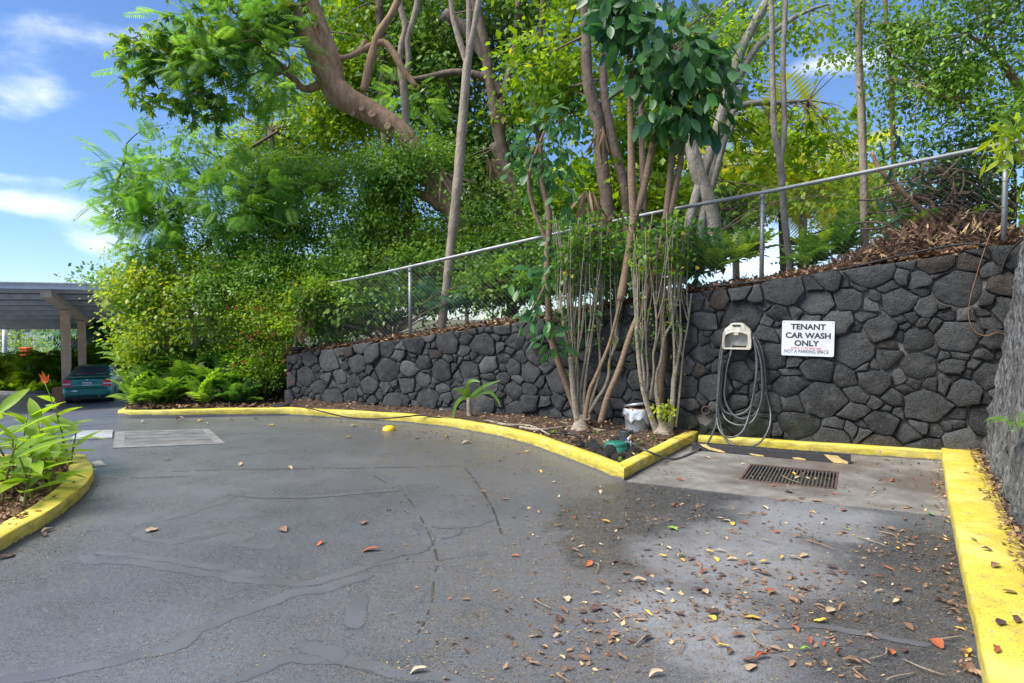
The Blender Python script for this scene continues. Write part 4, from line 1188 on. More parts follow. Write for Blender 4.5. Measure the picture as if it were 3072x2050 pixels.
def T_fan(n=8):
    leaf = T_leaf(0.07, 0.02, -0.25)
    return T_join([(leaf, frame_m((0, 0, 0), (math.cos(a), math.sin(a), -.05), (0, 0, 1), 1.0)) for a in np.linspace(-1.5, 1.5, n)])

TL_SMALL, TL_OVAL, TL_NARROW = T_leaf(.27), T_leaf(.34, .05), T_leaf(.16)
TL_BIPIN = T_pinnate(13, 0.34, 0.10, 0.10, 0.30, 0.05, 0.45)
TL_FERN = T_pinnate(9, 0.34, 0.21, 0.55, 0.50, 0.10, 0.7)
TL_PALM = T_pinnate(22, 0.42, 0.05, 0.45, 0.65, 0.45, 0.5)
TL_SCHEF = T_palmate(8, .19, .55)
TL_FAN = T_fan(9)
TL_BROAD = T_blade(0.25, 4, 0.16, 0.05, 0.48)

def unit(a): return a / np.maximum(np.linalg.norm(a, axis=-1, keepdims=True), 1e-9)
def place(T, P, D, N, S):
    v, q = T
    D = unit(D); N = unit(N - D * np.sum(N * D, -1, keepdims=True)); Y = np.cross(N, D)
    S = np.asarray(S)[:, None, None]
    V = (v[None, :, 0:1] * D[:, None, :] + v[None, :, 1:2] * Y[:, None, :] + v[None, :, 2:3] * N[:, None, :]) * S + P[:, None, :]
    n, k = len(P), len(v)
    Q = q[None] + (np.arange(n) * k)[:, None, None]
    return V.reshape(-1, 3), Q.reshape(-1, q.shape[1])
def leaves_obj(name, parts, mat, parent, stuff=True, smooth=False):
    V, Q, b = [], [], 0
    for v, q in parts: V.append(v); Q.append(q + b); b += len(v)
    o = link(name, mesh_from(name, np.concatenate(V), np.concatenate(Q), smooth), mat, parent)
    if stuff: o['kind'] = 'stuff'
    return o
def clusters(blobs, ncl, per, cr, size, seed, droop=0.25, up=0.8, jit=0.75, fill=0.45, svar=0.35, macro=None):
    """blobs: (center, (rx,ry,rz), weight); macro=(clusters per clump, clump radius) gathers the twigs into lit-topped clumps; returns P, D, N, S"""
    g_ = np.random.default_rng(seed)
    w = np.array([b[2] for b in blobs], float); w /= w.sum()
    nb = ncl if not macro else max(1, ncl // macro[0])
    k = g_.choice(len(blobs), nb, p=w)
    C = np.array([b[0] for b in blobs])[k]; R = np.array([b[1] for b in blobs])[k]
    d = unit(g_.normal(size=(nb, 3)))
    cc = C + d * R * g_.random((nb, 1)) ** fill
    if macro:
        m = np.repeat(np.arange(nb), macro[0]); n2 = len(m)
        mr = macro[1] * g_.uniform(.55, 1.35, (nb, 1))
        dm = unit(g_.normal(size=(n2, 3)) + np.array([0, -.15, .35]))
        cc = cc[m] + dm * mr[m] * (g_.random((n2, 1)) ** .35) * np.array([1.15, 1.15, .75])
        d = dm; ncl = n2
    sz = g_.uniform(.6, 1.4, (ncl, 1))
    kk = np.repeat(np.arange(ncl), per)
    off = g_.normal(size=(ncl * per, 3)) * cr * sz[kk] * np.array([1, 1, .75])
    P = cc[kk] + off
    D = unit(off) * .6 + d[kk] * .5 + g_.normal(size=P.shape) * jit * .6 + np.array([0, 0, -droop])
    N = g_.normal(size=P.shape) * jit * (.45 if macro else .8) + d[kk] * (.8 if macro else .35) + np.array([0, 0, up * (.7 if macro else 1)])
    S = size * g_.uniform(1 - svar, 1 + svar, len(P))
    return P, D, N, S
def dblob(x, y, t, rx, ry, w=1.0, rdep=None):
    c = dp(x, y, t); a, b = dr(rx, t), dr(ry, t)
    return (tuple(c), (a, rdep if rdep else a * .8, b), w)

def bark(name, a, b, scale=9, bump=.5, rings=False):
    t = NT(name)
    crd = t.coord(scale=(1, 1, .35 if not rings else 3.0))
    c = t.mix(t.ramp(t.noise(scale, 6, .65, crd), .3, .7), a, b)
    c = t.mix(t.ramp(t.noise(40, 4, .7), .55, .72, 0, .5), c, tuple(x * .35 for x in a))
    t.color(c).rough(.85); t.bump(t.math('ADD', t.noise(scale * 3, 6, .7, crd), t.math('MULTIPLY', t.noise(scale * .8, 4, .6), .8)), min(1, bump * 1.6), .045); return t.mat
BK_BROWN = bark('brown_bark', (.24, .14, .08), (.42, .27, .165))
BK_DARK = bark('dark_bark', (.10, .07, .05), (.20, .145, .105))
BK_PALE = bark('pale_bark', (.24, .19, .14), (.38, .31, .24))
BK_WHITE = bark('grey_white_bark', (.17, .15, .125), (.33, .30, .26))
BK_TAN = bark('tan_bark', (.34, .27, .18), (.58, .51, .40), 14, .6, True)
BK_SAP = bark('sapling_bark', (.17, .115, .07), (.28, .19, .12), 12, .3, True)

LF_FICUS = leaf_mat('ficus_leaf', (0.069, 0.168, 0.024), (0.195, 0.354, 0.036), (.30, .30, .04), .012)
LF_DARK = leaf_mat('dark_leaf', (0.051, 0.127, 0.018), (0.150, 0.278, 0.031), (.20, .22, .03), .01)
LF_BRIGHT = leaf_mat('bright_leaf', (0.097, 0.204, 0.015), (0.270, 0.394, 0.026), (.40, .36, .03), .02, trans=.45)  # light green; in background crowns it paints the sunlit leaves
LF_YELLOW = leaf_mat('yellow_green_leaf', (0.123, 0.246, 0.026), (0.362, 0.435, 0.032), (.48, .42, .04), .04, trans=.42)
LF_MIMOSA = leaf_mat('mimosa_leaf', (0.072, 0.204, 0.031), (0.192, 0.360, 0.043), None, trans=.5)
LF_SCHEF = leaf_mat('umbrella_leaf', (0.036, 0.114, 0.029), (0.216, 0.360, 0.036), (.42, .36, .02), .03, trans=.45, rough=.35)
LF_BROAD = leaf_mat('broad_leaf', (0.019, 0.084, 0.023), (0.068, 0.189, 0.041), None, trans=.28, rough=.33, spec=.5)
LF_BROAD2 = leaf_mat('broad_leaf_light', (.030, .110, .034), (.075, .200, .048), (.45, .38, .03), .02, trans=.35, rough=.35)
LF_FERN = leaf_mat('fern_leaf', (0.047, 0.141, 0.021), (0.151, 0.291, 0.028), None, trans=.35)
LF_FERN_Y = leaf_mat('sun_tinted_fern_leaf', (0.095, 0.223, 0.027), (0.250, 0.392, 0.035), None, trans=.4)  # lighter copy of the fern green with sunlight put into the colour
LF_PALM_Y = leaf_mat('yellow_palm_leaf', (0.30, 0.34, 0.04), (0.50, 0.50, 0.06), None, trans=.55)  # yellow of the strong backlight put into the frond colour
LF_DEAD = leaf_mat('dead_frond', (.16, .10, .06), (.32, .23, .155), None, trans=.15, rough=.8)
LF_SHOOT = leaf_mat('shoot_leaf', (0.057, 0.156, 0.017), (0.154, 0.279, 0.025), (.4, .3, .03), .03, trans=.4)
LF_SILVER = leaf_mat('bluish_leaf', (.045, .125, .075), (.10, .215, .13), None, trans=.4)

def limb_mesh(path, t, mb=None, sides=9, wob=0.0, seed=0):
    pts, rad = [], []
    for i, q in enumerate(path):
        tt = q[3] if len(q) > 3 else t
        p = dp(q[0], q[1], tt)
        if wob: p = p + Vector((noise.noise(Vector((i * 1.7, seed, 0))), noise.noise(Vector((i * 1.7, seed, 5))), noise.noise(Vector((i * 1.7, seed, 9))))) * wob
        pts.append(p); rad.append(dr(q[2], tt))
    pts, rad = spline(pts, rad, 6)
    rad = [r * (1 + .10 * noise.noise(Vector((p.x * 5, p.y * 5, p.z * 5 + seed)))) for p, r in zip(pts, rad)]
    mb = mb or MB(); mb.tube(pts, rad, sides); return mb, pts
def plant(name, label, cat, base, group=None): return thing(name, base, label, cat, group)
def trunks(root, limbs, t, mat, sides=9):
    out = []
    for i, path in enumerate(limbs):
        mb, pts = limb_mesh(path, t, None, sides, seed=i)
        out.append((mb.build('trunk' if i == 0 else 'branch', mat, root, True), pts))
    return out
def twigs(root, mat, starts, ends, r0, seed, name='twigs', sag=0.0):
    """thin branches from the nearest of starts to each end"""
    rr = random.Random(seed); mb = MB()
    for e in ends:
        e = Vector(e)
        s = min(starts, key=lambda p: (p - e).length + rr.random() * .5)
        mid = s.lerp(e, .5) + Vector((rr.uniform(-1, 1), rr.uniform(-1, 1), rr.uniform(-.2, 1) - sag)) * (e - s).length * .15
        mb.tube([s, mid, e], [r0, r0 * .6, r0 * .22], 5, 4, cap=False)
    o = mb.build(name, mat, root, True); o['kind'] = 'stuff'; return o
def cluster_ends(blobs, n, seed):
    rr = np.random.default_rng(seed); w = np.array([b[2] for b in blobs]); w = w / w.sum()
    out = []
    for k in rr.choice(len(blobs), n, p=w):
        c, R, _ = blobs[k]; d = rr.normal(size=3); d /= np.linalg.norm(d)
        out.append(tuple(np.array(c) + d * np.array(R) * rr.random() ** .5))
    return out

# ---- 1 the big leaning tree
TB = 13.6
t1 = plant('leaning_tree', 'big brown tree with thick knobbly trunk leaning over the fence', 'tree', dp(1060, 560, TB))
L1 = trunks(t1, [[(1065, 560, 24), (1040, 490, 23), (1000, 430, 23), (960, 365, 23), (920, 305, 24), (850, 258, 26), (785, 222, 31), (748, 172, 27), (722, 115, 21), (690, 50, 19), (640, -15, 17), (590, -90, 17), (540, -180, 13)],
                 [(775, 212, 20), (768, 150, 18), (742, 75, 17), (715, 0, 15), (690, -80, 13), (680, -170, 9)],
                 [(748, 185, 12), (700, 205, 8), (660, 165, 8), (615, 130, 7), (560, 95, 5), (500, 80, 3)],
                 [(1000, 425, 14), (1012, 470, 16), (985, 455, 12), (950, 440, 8)],
                 [(705, 110, 4), (750, 132, 6), (800, 130, 6), (832, 108, 6), (838, 92, 5)], [(800, 132, 6), (845, 108, 7), (880, 98, 8), (905, 125, 8), (925, 160, 7), (955, 200, 6)],
                 [(835, 210, 9), (850, 140, 10), (868, 80, 9), (900, 30, 8), (930, -40, 7)]], TB, BK_BROWN, 11)
rr = random.Random(3)
for (x, y, r) in ((890, 290, 9), (855, 262, 10), (925, 325, 6), (830, 250, 7), (810, 262, 5), (908, 352, 5)):
    p = dp(x, y, TB - dr(27, TB)); mb = MB(); mb.lathe(p, [(dr(r, TB), -.06), (dr(r, TB) * 1.0, .004), (dr(r, TB) * .7, .022), (dr(r, TB) * .45, .008), (0, .004)], 12, (rr.uniform(-.2, .2), -1, rr.uniform(0, .5))); mb.build('knot', BK_BROWN, t1, True)
b1 = [dblob(560, 40, 13, 130, 70, 1.2), dblob(430, 110, 12.6, 110, 70, 1.0), dblob(640, 30, 13.5, 110, 60, 1), dblob(480, 230, 12.8, 120, 60, 1), dblob(330, 120, 12.6, 80, 60, .5), dblob(520, -90, 13, 200, 90, 1.4), dblob(340, 215, 12.7, 60, 50, .25)]
P, D, N, S = clusters(b1, 900, 1, .1, .27, 21, droop=.1, up=1.1, jit=.5, fill=.5)
leaves_obj('crown', [place(TL_SCHEF, P, D, N, S * .62)], LF_SCHEF, t1)
b1b = [dblob(590, 100, 12.8, 110, 40, 1.3), dblob(500, 60, 12.8, 120, 40, 1), dblob(480, 140, 12.6, 120, 50, 1), dblob(370, 160, 12.6, 70, 55, .4), dblob(950, 215, 14.5, 130, 30, .35), dblob(620, 190, 12.8, 80, 35, .5)]
P, D, N, S = clusters(b1b, 85, 5, .20, .40, 22, droop=.15, up=1.6, jit=.45, fill=.5)
leaves_obj('feathery_crown', [place(TL_BIPIN, P, D, N, S)], LF_MIMOSA, t1)
twigs(t1, BK_BROWN, [p for _, pts in L1 for p in pts[::3]], cluster_ends(b1 + b1b, 60, 5), .022, 4)

# ---- 2 feathery tree on the left, sparse, blue sky behind
TF = 14.5
t2 = plant('feathery_tree', 'sparse feathery-leaved tree reaching out against the blue sky', 'tree', dp(520, 840, TF))
L2 = trunks(t2, [[(520, 840, 13), (480, 720, 13), (430, 620, 12), (400, 545, 11), (360, 500, 9), (330, 455, 7), (300, 400, 5)], [(400, 545, 8), (420, 480, 6), (470, 410, 5), (560, 350, 4), (640, 300, 3)],
                 [(360, 500, 6), (310, 470, 5), (270, 430, 4), (285, 370, 3), (290, 330, 2)], [(430, 600, 7), (520, 520, 6), (610, 440, 4), (680, 420, 3)]], TF, BK_DARK)
b2 = [dblob(300, 400, 14, 65, 45, .8), dblob(330, 460, 14, 90, 50, 1.2), dblob(450, 440, 13.6, 120, 55, 1.2), dblob(420, 370, 14, 110, 50, .7), dblob(560, 400, 13.4, 120, 60, 1.1), dblob(360, 520, 13.6, 80, 60, 1), dblob(330, 580, 13.6, 70, 50, .8), dblob(480, 300, 14.2, 140, 60, .6), dblob(650, 440, 13.2, 100, 60, .7), dblob(560, 480, 13, 110, 50, .8)]
P, D, N, S = clusters(b2, 170, 5, .22, .38, 31, droop=.2, up=1.5, jit=.45, fill=.6)
leaves_obj('crown', [place(TL_BIPIN, P, D, N, S)], LF_MIMOSA, t2)
b2c = [dblob(330, 480, 14.2, 70, 60, 1), dblob(430, 520, 14.2, 90, 70, 1), dblob(380, 390, 14.4, 90, 50, .5), dblob(430, 300, 14.4, 110, 60, .5)]
P, D, N, S = clusters(b2c, 260, 14, .10, .075, 32)
leaves_obj('leaflets', [place(TL_SMALL, P, D, N, S)], LF_FICUS, t2)
twigs(t2, BK_DARK, [p for _, pts in L2 for p in pts[::3]], cluster_ends(b2, 55, 6), .014, 7)

# ---- 3 dense small-leaved mass over the fence
TM = 14.6
def mass(name, label, cat, base, blobs, mat, ncl, per, cr, size, seed, T=TL_SMALL, limbs=None, bk=BK_DARK, tl=None, droop=.3, ntw=40, tw=.016, group=None, fill=.42, up=.8, macro=(14, .42)):
    root = plant(name, label, cat, base, group)
    starts = [Vector(base)]
    if limbs:
        for _, pts in trunks(root, limbs, tl, bk): starts += pts[::3]
    P, D, N, S = clusters(blobs, ncl, per, cr, size, seed, droop=droop, fill=fill, up=up, macro=macro, svar=.5)
    leaves_obj('crown', [place(T, P, D, N, S)], mat, root)
    if ntw: twigs(root, bk, starts, cluster_ends(blobs, ntw, seed + 1), tw, seed + 2)
    return root
mass('ficus_tree', 'dense dark green small-leaved tree spilling over the low end of the fence', 'tree', dp(760, 790, 14.8),
     [dblob(760, 520, 14.2, 190, 110, 1.6), dblob(600, 560, 14.0, 130, 110, 1.2), dblob(900, 450, 14.0, 150, 110, 1.4), dblob(720, 640, 13.3, 180, 70, 1.1), dblob(880, 580, 13.4, 160, 70, 1.1), dblob(560, 650, 13.4, 110, 80, .9), dblob(980, 380, 13.6, 90, 60, .9), dblob(900, 400, 13.4, 90, 60, .8), dblob(650, 420, 14.2, 110, 60, .7), dblob(800, 400, 14.2, 100, 60, .7), dblob(480, 590, 13.8, 90, 70, .5)],
     LF_FICUS, 3400, 17, .10, .072, 41, ntw=120, limbs=[[(765, 790, 20), (790, 690, 20), (830, 600, 18), (850, 500, 14)], [(840, 770, 11), (870, 690, 11), (850, 610, 9)], [(620, 790, 9), (650, 680, 9), (620, 580, 8)], [(700, 700, 6), (640, 640, 6), (560, 560, 5)]], tl=14.7)
mass('ficus_tree', 'dark glossy small-leaved tree beyond the middle fence post', 'tree', dp(1150, 740, 13.4),
     [dblob(1120, 560, 13.0, 120, 90, 1.2), dblob(1210, 600, 12.6, 130, 70, 1), dblob(1060, 640, 13.0, 110, 60, .9), dblob(1180, 470, 13.6, 110, 80, .8), dblob(1300, 560, 12.6, 90, 60, .6), dblob(1000, 560, 13.4, 90, 80, .7)],
     LF_DARK, 1400, 17, .12, .075, 43, limbs=[[(1180, 740, 12), (1170, 640, 13), (1200, 540, 12), (1180, 430, 11), (1130, 330, 9)], [(1240, 700, 13), (1260, 600, 14), (1290, 500, 12)]], tl=13.6)

mass('vine_mat', 'leafy creeper filling the fence between the two pale shrubs', 'creeper', dp(1450, 650, 10.2),
     [dblob(1400, 520, 10.4, 90, 60, 1), dblob(1500, 540, 10.2, 80, 60, 1), dblob(1330, 560, 10.6, 80, 60, .9), dblob(1450, 610, 10.2, 110, 40, 1), dblob(1560, 590, 10.1, 60, 50, .7), dblob(1290, 640, 10.5, 70, 40, .8)],
     LF_BROAD2, 230, 9, .13, .115, 45, T=TL_OVAL, bk=BK_BROWN, ntw=50, tw=.008)
mass('creeper', 'leafy vines pressing against the mesh along the low fence', 'creeper', dp(900, 770, 12.6),
     [dblob(760, 730, 13.0, 90, 40, 1), dblob(880, 700, 12.7, 100, 50, 1), dblob(990, 690, 12.4, 90, 45, 1), dblob(1100, 660, 12.2, 90, 50, 1), dblob(1210, 640, 11.9, 80, 50, .9), dblob(820, 660, 13.2, 100, 40, .8), dblob(1000, 620, 12.8, 120, 40, .8), dblob(700, 700, 12.5, 30, 50, .5)],
     LF_FICUS, 1000, 13, .11, .075, 46, T=TL_OVAL, bk=BK_BROWN, ntw=60, tw=.010)
mass('creeper', 'light green vine hanging over the end post of the low fence', 'creeper', dp(690, 790, 12.2),
     [dblob(690, 690, 12.3, 30, 40, 1), dblob(720, 660, 12.2, 45, 18, .8), dblob(675, 750, 12.3, 22, 40, .6)], LF_BRIGHT, 150, 11, .08, .06, 47, T=TL_OVAL, bk=BK_BROWN, ntw=20, tw=.006, macro=(8, .18))

# ---- 4 yellow-green shrub, flowering bush and ferns by the kerb end
mass('shrub', 'bright yellow-green sunlit shrub at the rounded end of the kerb', 'shrub', dp(400, 900, 13.0),
     [dblob(360, 700, 13.2, 85, 80, 1.2), dblob(320, 640, 13.4, 60, 60, .8), dblob(420, 640, 13.4, 90, 60, 1), dblob(330, 800, 12.9, 60, 70, .8), dblob(430, 730, 13.2, 80, 80, .7), dblob(300, 720, 13.2, 40, 60, .5)],
     LF_YELLOW, 800, 12, .10, .075, 51, T=TL_OVAL, limbs=[[(400, 900, 7), (390, 800, 7), (360, 700, 5)], [(430, 890, 6), (450, 790, 6), (430, 690, 5)]], tl=13.3, bk=BK_BROWN, ntw=70, tw=.010)
fb = mass('flowering_bush', 'green bush dotted with small red flowers beside the wall end', 'shrub', dp(600, 905, 13.2),
     [dblob(590, 770, 13.1, 85, 70, 1.2), dblob(620, 840, 12.9, 60, 60, 1), dblob(560, 700, 13.4, 90, 50, .7), dblob(640, 740, 13.0, 50, 60, .6), dblob(500, 760, 13.2, 60, 60, .5), dblob(660, 700, 12.9, 35, 60, .5)],
     LF_BRIGHT, 950, 15, .085, .05, 53, T=TL_OVAL, limbs=[[(605, 905, 6), (610, 850, 6), (590, 780, 4)], [(640, 900, 5), (650, 840, 5), (630, 770, 4)]], tl=13.1, bk=BK_DARK, ntw=70, tw=.009)
MAT_FLOWER = M('red_petal', (.62, .05, .04), .6, .3, 40)
rr = random.Random(9); mb = MB()
for i in range(34):
    p = dp(rr.uniform(520, 680), rr.uniform(690, 880), rr.uniform(12.3, 12.6)); 
    for k in range(4):
        a = k * 1.57 + rr.random(); d = Vector((math.cos(a), -.5, math.sin(a))) * .03
        mb.add([p, p + d + Vector((0, 0, .012)), p + d * 1.3, p + d + Vector((.012, 0, -.006))], [(0, 1, 2, 3)])
o = mb.build('flowers', MAT_FLOWER, fb); o['kind'] = 'stuff'

def fern_plant(base, n, L, mat, label, group, seed, T=TL_FERN, lo=.15, hi=.9, cat='fern', name='fern'):
    g_ = np.random.default_rng(seed); root = plant(name, label, cat, base, group)
    a = np.arange(n) * 2.4 + g_.random(n); el = g_.uniform(lo, hi, n)
    D = np.stack([np.cos(a) * np.cos(el), np.sin(a) * np.cos(el), np.sin(el)], 1)
    N = np.stack([-np.cos(a) * np.sin(el), -np.sin(a) * np.sin(el), np.cos(el)], 1) + g_.normal(size=(n, 3)) * .15
    P = np.tile(np.array(base)[None], (n, 1)) + g_.normal(size=(n, 3)) * .02
    V, Q = place(T, P, D, N, L * g_.uniform(.7, 1.2, n))
    o = leaves_obj('fronds', [(V, Q)], mat, root)
    return root
g_ = random.Random(17)
for i in range(46):
    u = g_.uniform(285, 565); k = g_.random()
    v = 930 - 105 * k - (10 if u < 320 else 0)
    t_ = 12.15 + 1.5 * k
    p = dp(u, v, t_); p.z = max(0.1, p.z if k > .3 else .12)
    sun_tint = (u < 420 and g_.random() < .75) or g_.random() < .25
    fern_plant(p, 10, .56, LF_FERN_Y if sun_tint else LF_FERN, 'yellow-green sun-tinted fern clump behind the yellow kerb end' if sun_tint else 'dark green fern clump behind the yellow kerb end', 'ferns at the kerb end', 100 + i, lo=.35, hi=1.35)
for i, (u, v, t_) in enumerate(((1300, 650, 11.6), (1240, 690, 11.6), (1180, 690, 11.7), (1100, 700, 11.9), (1040, 715, 12.0), (1320, 690, 11.0), (1380, 640, 11), (1420, 640, 10.8), (880, 745, 12.4), (830, 760, 12.6), (1150, 650, 12.2), (1270, 610, 12.0), (980, 730, 12.3), (1350, 600, 11.6), (740, 775, 12.7))):
    fern_plant(dp(u, v, t_), 12, .62, LF_FERN if i % 4 else LF_SILVER, 'dark green fern growing behind the fence on the wall top' if i % 4 else 'bluish green fern growing behind the fence on the wall top', 'ferns behind the fence', 200 + i, lo=.2, hi=1.3)
for i, (u, v, t_) in enumerate(((1680, 610, 10.0), (1640, 630, 9.8), (1720, 600, 10.2), (1870, 600, 9.6), (1590, 640, 10.2), (2100, 570, 9.0), (2200, 555, 8.9), (1850, 620, 9.4), (1930, 590, 9.4))):
    fern_plant(dp(u, v, t_), 11, .55, LF_FERN if i % 3 else LF_BRIGHT, 'green sword fern on the litter above the tall part of the wall' if i % 3 else 'light green sword fern on the litter above the tall wall', 'ferns above the tall wall', 230 + i, lo=.3, hi=1.4)
fern_plant(wall_hit(1640, 1000, .03), 3, .35, LF_SILVER, 'small fern hanging from a joint of the stone wall', None, 260, lo=-.9, hi=-.3)

# ---- 5 slender poles
def pole(label, paths, t, mat, base): 
    r = plant('slender_tree', label, 'tree', base); trunks(r, paths, t, mat, 8); return r
p_a = pole('slender pale tree with forked stem rising from the ficus leaves', [[(945, 720, 10), (940, 560, 10), (934, 420, 9), (932, 345, 9), (931, 260, 9), (926, 195, 9), (917, 150, 6), (922, 100, 7), (930, 60, 7), (915, 0, 7), (905, -80, 6)], [(926, 195, 7), (937, 140, 6), (935, 90, 7), (950, 40, 7), (962, -20, 6), (970, -100, 5)]], 14.2, BK_PALE, dp(945, 720, 14.2))
p_b = pole('tall slender tan tree standing behind the fence beside the middle post', [[(1012, 760, 10), (1022, 680, 10), (1032, 590, 10), (1042, 500, 11), (1052, 400, 11), (1060, 300, 11), (1068, 200, 10), (1075, 125, 9), (1088, 60, 7), (1100, -10, 6), (1112, -90, 5)], [(1073, 150, 7), (1055, 95, 7), (1040, 40, 6), (1030, -40, 5)], [(1075, 130, 6), (1076, 60, 6), (1075, -40, 5)]], 12.0, BK_PALE, dp(1012, 760, 12.0))
p_c = pole('slender forked grey tree behind the tall fence post', [[(1815, 640, 9), (1811, 590, 8), (1800, 500, 8), (1795, 430, 8), (1790, 365, 9), (1777, 300, 7), (1773, 150, 6), (1770, 0, 6), (1766, -90, 5)], [(1791, 370, 7), (1800, 290, 7), (1797, 150, 6), (1803, 0, 6), (1806, -90, 5)]], 9.6, BK_WHITE, dp(1815, 640, 9.6))
p_d = pole('pair of twined slender grey stems above the wall near corner', [[(1988, 610, 9), (1984, 540, 9), (1982, 420, 9), (1978, 300, 8), (1972, 180, 7), (1970, 60, 7), (1966, -80, 6)], [(1984, 330, 5), (1980, 220, 5), (1974, 110, 5), (1982, 0, 5), (1984, -80, 4)]], 9.3, BK_PALE, dp(1988, 610, 9.3))
p_e = pole('thin dark sapling stem beside the tangled cactus', [[(2050, 520, 6), (2052, 430, 6), (2050, 330, 6), (2046, 200, 5), (2036, 80, 5), (2028, -60, 5)]], 9.4, BK_BROWN, dp(2050, 520, 9.4))

# ---- 6 grey-barked tree with long leaning trunk
TG = 11.2
t6 = plant('grey_tree', 'grey-white barked tree with several trunks behind the second shrub', 'tree', dp(1640, 600, TG))
L6 = trunks(t6, [[(1645, 600, 20), (1640, 540, 19), (1625, 460, 18), (1600, 390, 17), (1585, 330, 14), (1560, 250, 11), (1540, 150, 9)], [(1605, 600, 11), (1612, 500, 11), (1640, 400, 10), (1670, 290, 8), (1700, 200, 7)],
                 [(1570, 560, 10), (1598, 450, 11), (1630, 350, 11), (1665, 230, 11), (1700, 120, 10), (1745, 30, 10), (1790, -50, 9)], [(1672, 275, 8), (1690, 248, 8), (1740, 236, 7), (1795, 236, 5), (1855, 230, 3)],
                 [(1690, 190, 9), (1735, 110, 8), (1800, 55, 6), (1855, 25, 4), (1900, 10, 2)], [(1622, 455, 10), (1640, 360, 8), (1675, 300, 7), (1690, 260, 6)]], TG, BK_WHITE, 10)
b6 = [dblob(1760, 330, 11.5, 100, 60, 1), dblob(1700, 380, 11.5, 80, 60, .8), dblob(1850, 340, 11.3, 90, 60, .9), dblob(1720, 260, 11.3, 100, 60, .8), dblob(1900, 300, 11, 80, 50, .5), dblob(1740, 450, 12, 90, 60, .6)]
P, D, N, S = clusters(b6, 170, 1, .1, .16, 61, droop=.1, up=1.1, jit=.5)
leaves_obj('crown', [place(TL_SCHEF, P, D, N, S)], LF_BRIGHT, t6)
b6b = [dblob(1870, 310, 11, 110, 60, 1), dblob(1960, 380, 10.6, 100, 70, 1), dblob(1900, 440, 10.8, 120, 60, .8), dblob(1990, 460, 10, 90, 60, .8), dblob(1800, 420, 11.5, 80, 50, .4), dblob(1720, 90, 11.5, 110, 90, .9), dblob(1850, 40, 11.5, 110, 70, .7), dblob(1920, 120, 11, 80, 60, .3)]
P, D, N, S = clusters(b6b, 420, 10, .12, .085, 62)
leaves_obj('vine_leaves', [place(TL_OVAL, P, D, N, S)], LF_BRIGHT, t6)
twigs(t6, BK_DARK, [p for _, pts in L6 for p in pts[::3]], cluster_ends(b6 + b6b, 60, 63), .012, 64)

# ---- 7 background trees (each its own)
def bg_tree(label, x, ybase, t, limbs, blobs, mat, ncl, seed, per=24, cr=.22, size=.14, T=TL_SMALL, bk=BK_DARK, ntw=30):
    return mass('background_tree', label, 'tree', dp(x, ybase, t), blobs, mat, ncl, per, cr, size, seed, T=T, limbs=limbs, bk=bk, tl=t - 1.6, ntw=ntw, tw=.03, group='trees beyond the fence', fill=.5, macro=(12, .75))
bg_tree('tall bright-leaved tree behind the leaning trunk', 900, 560, 19, [[(905, 560, 14), (890, 380, 13), (880, 200, 11), (870, 0, 9)], [(880, 250, 9), (930, 120, 8), (960, 0, 6)]],
        [dblob(800, 120, 19, 170, 130, 1.2), dblob(960, 60, 19, 150, 120, 1.2), dblob(880, -80, 19, 200, 120, 1.2), dblob(900, 250, 19, 150, 120, 1), dblob(760, 260, 19, 90, 100, .6)], LF_BRIGHT, 1150, 71)
bg_tree('dark-leaved tree with curved limbs behind the slender tan tree', 1190, 620, 17, [[(1200, 620, 16), (1185, 480, 15), (1150, 330, 14), (1128, 200, 13), (1108, 80, 11), (1085, -20, 10)], [(1150, 220, 12), (1120, 182, 10), (1050, 166, 8), (980, 178, 7), (930, 185, 5)], [(1185, 470, 12), (1160, 380, 10), (1150, 250, 10), (1180, 120, 8), (1190, 0, 7)], [(1020, 30, 12), (1080, 80, 12), (1120, 150, 10)], [(1240, 330, 9), (1230, 230, 8), (1240, 120, 7), (1248, -20, 7)], [(1290, 300, 7), (1288, 180, 7), (1300, 60, 6), (1310, -30, 6)]],
        [dblob(1130, 100, 17, 160, 120, 1.1), dblob(1060, 280, 17.5, 130, 100, 1), dblob(1120, 400, 17, 120, 80, .9), dblob(1100, -60, 17, 200, 90, 1), dblob(1000, 130, 17.5, 120, 110, .8), dblob(1200, 480, 17, 100, 70, .6)], LF_DARK, 1250, 73)
bg_tree('tree with broad light leaves and two brown trunks behind first shrub', 1400, 620, 14.5, [[(1410, 620, 16), (1395, 480, 16), (1380, 360, 15), (1372, 280, 15), (1350, 190, 13), (1345, 80, 11), (1340, -30, 10)], [(1440, 560, 11), (1432, 430, 11), (1400, 300, 12), (1385, 190, 10), (1390, 80, 8), (1400, -30, 7)], [(1360, 250, 8), (1420, 210, 6), (1480, 190, 5)], [(1480, 600, 8), (1476, 420, 8), (1472, 250, 7), (1480, 100, 6)]],
        [dblob(1330, 100, 14.5, 150, 110, .9), dblob(1280, 230, 15, 120, 80, .7), dblob(1360, -60, 14.5, 180, 80, 1), dblob(1430, 380, 14.5, 110, 100, .9), dblob(1500, 300, 14.5, 110, 110, .9), dblob(1320, 480, 14.5, 110, 80, .8), dblob(1470, 500, 14, 110, 70, .7)], LF_BRIGHT, 900, 75, per=18, cr=.22, size=.14, T=TL_OVAL)
bg_tree('deep green tree filling the gap left of the grey-barked tree', 1560, 640, 17, [[(1550, 640, 12), (1540, 500, 12), (1525, 350, 10), (1530, 150, 8)], [(1520, 560, 9), (1500, 420, 8), (1490, 300, 7)]],
        [dblob(1560, 480, 17, 130, 90, 1), dblob(1600, 200, 17, 140, 140, 1), dblob(1640, 30, 17, 150, 110, 1), dblob(1500, 560, 16, 120, 60, 1), dblob(1650, 500, 16, 80, 70, .4)], LF_DARK, 900, 77)
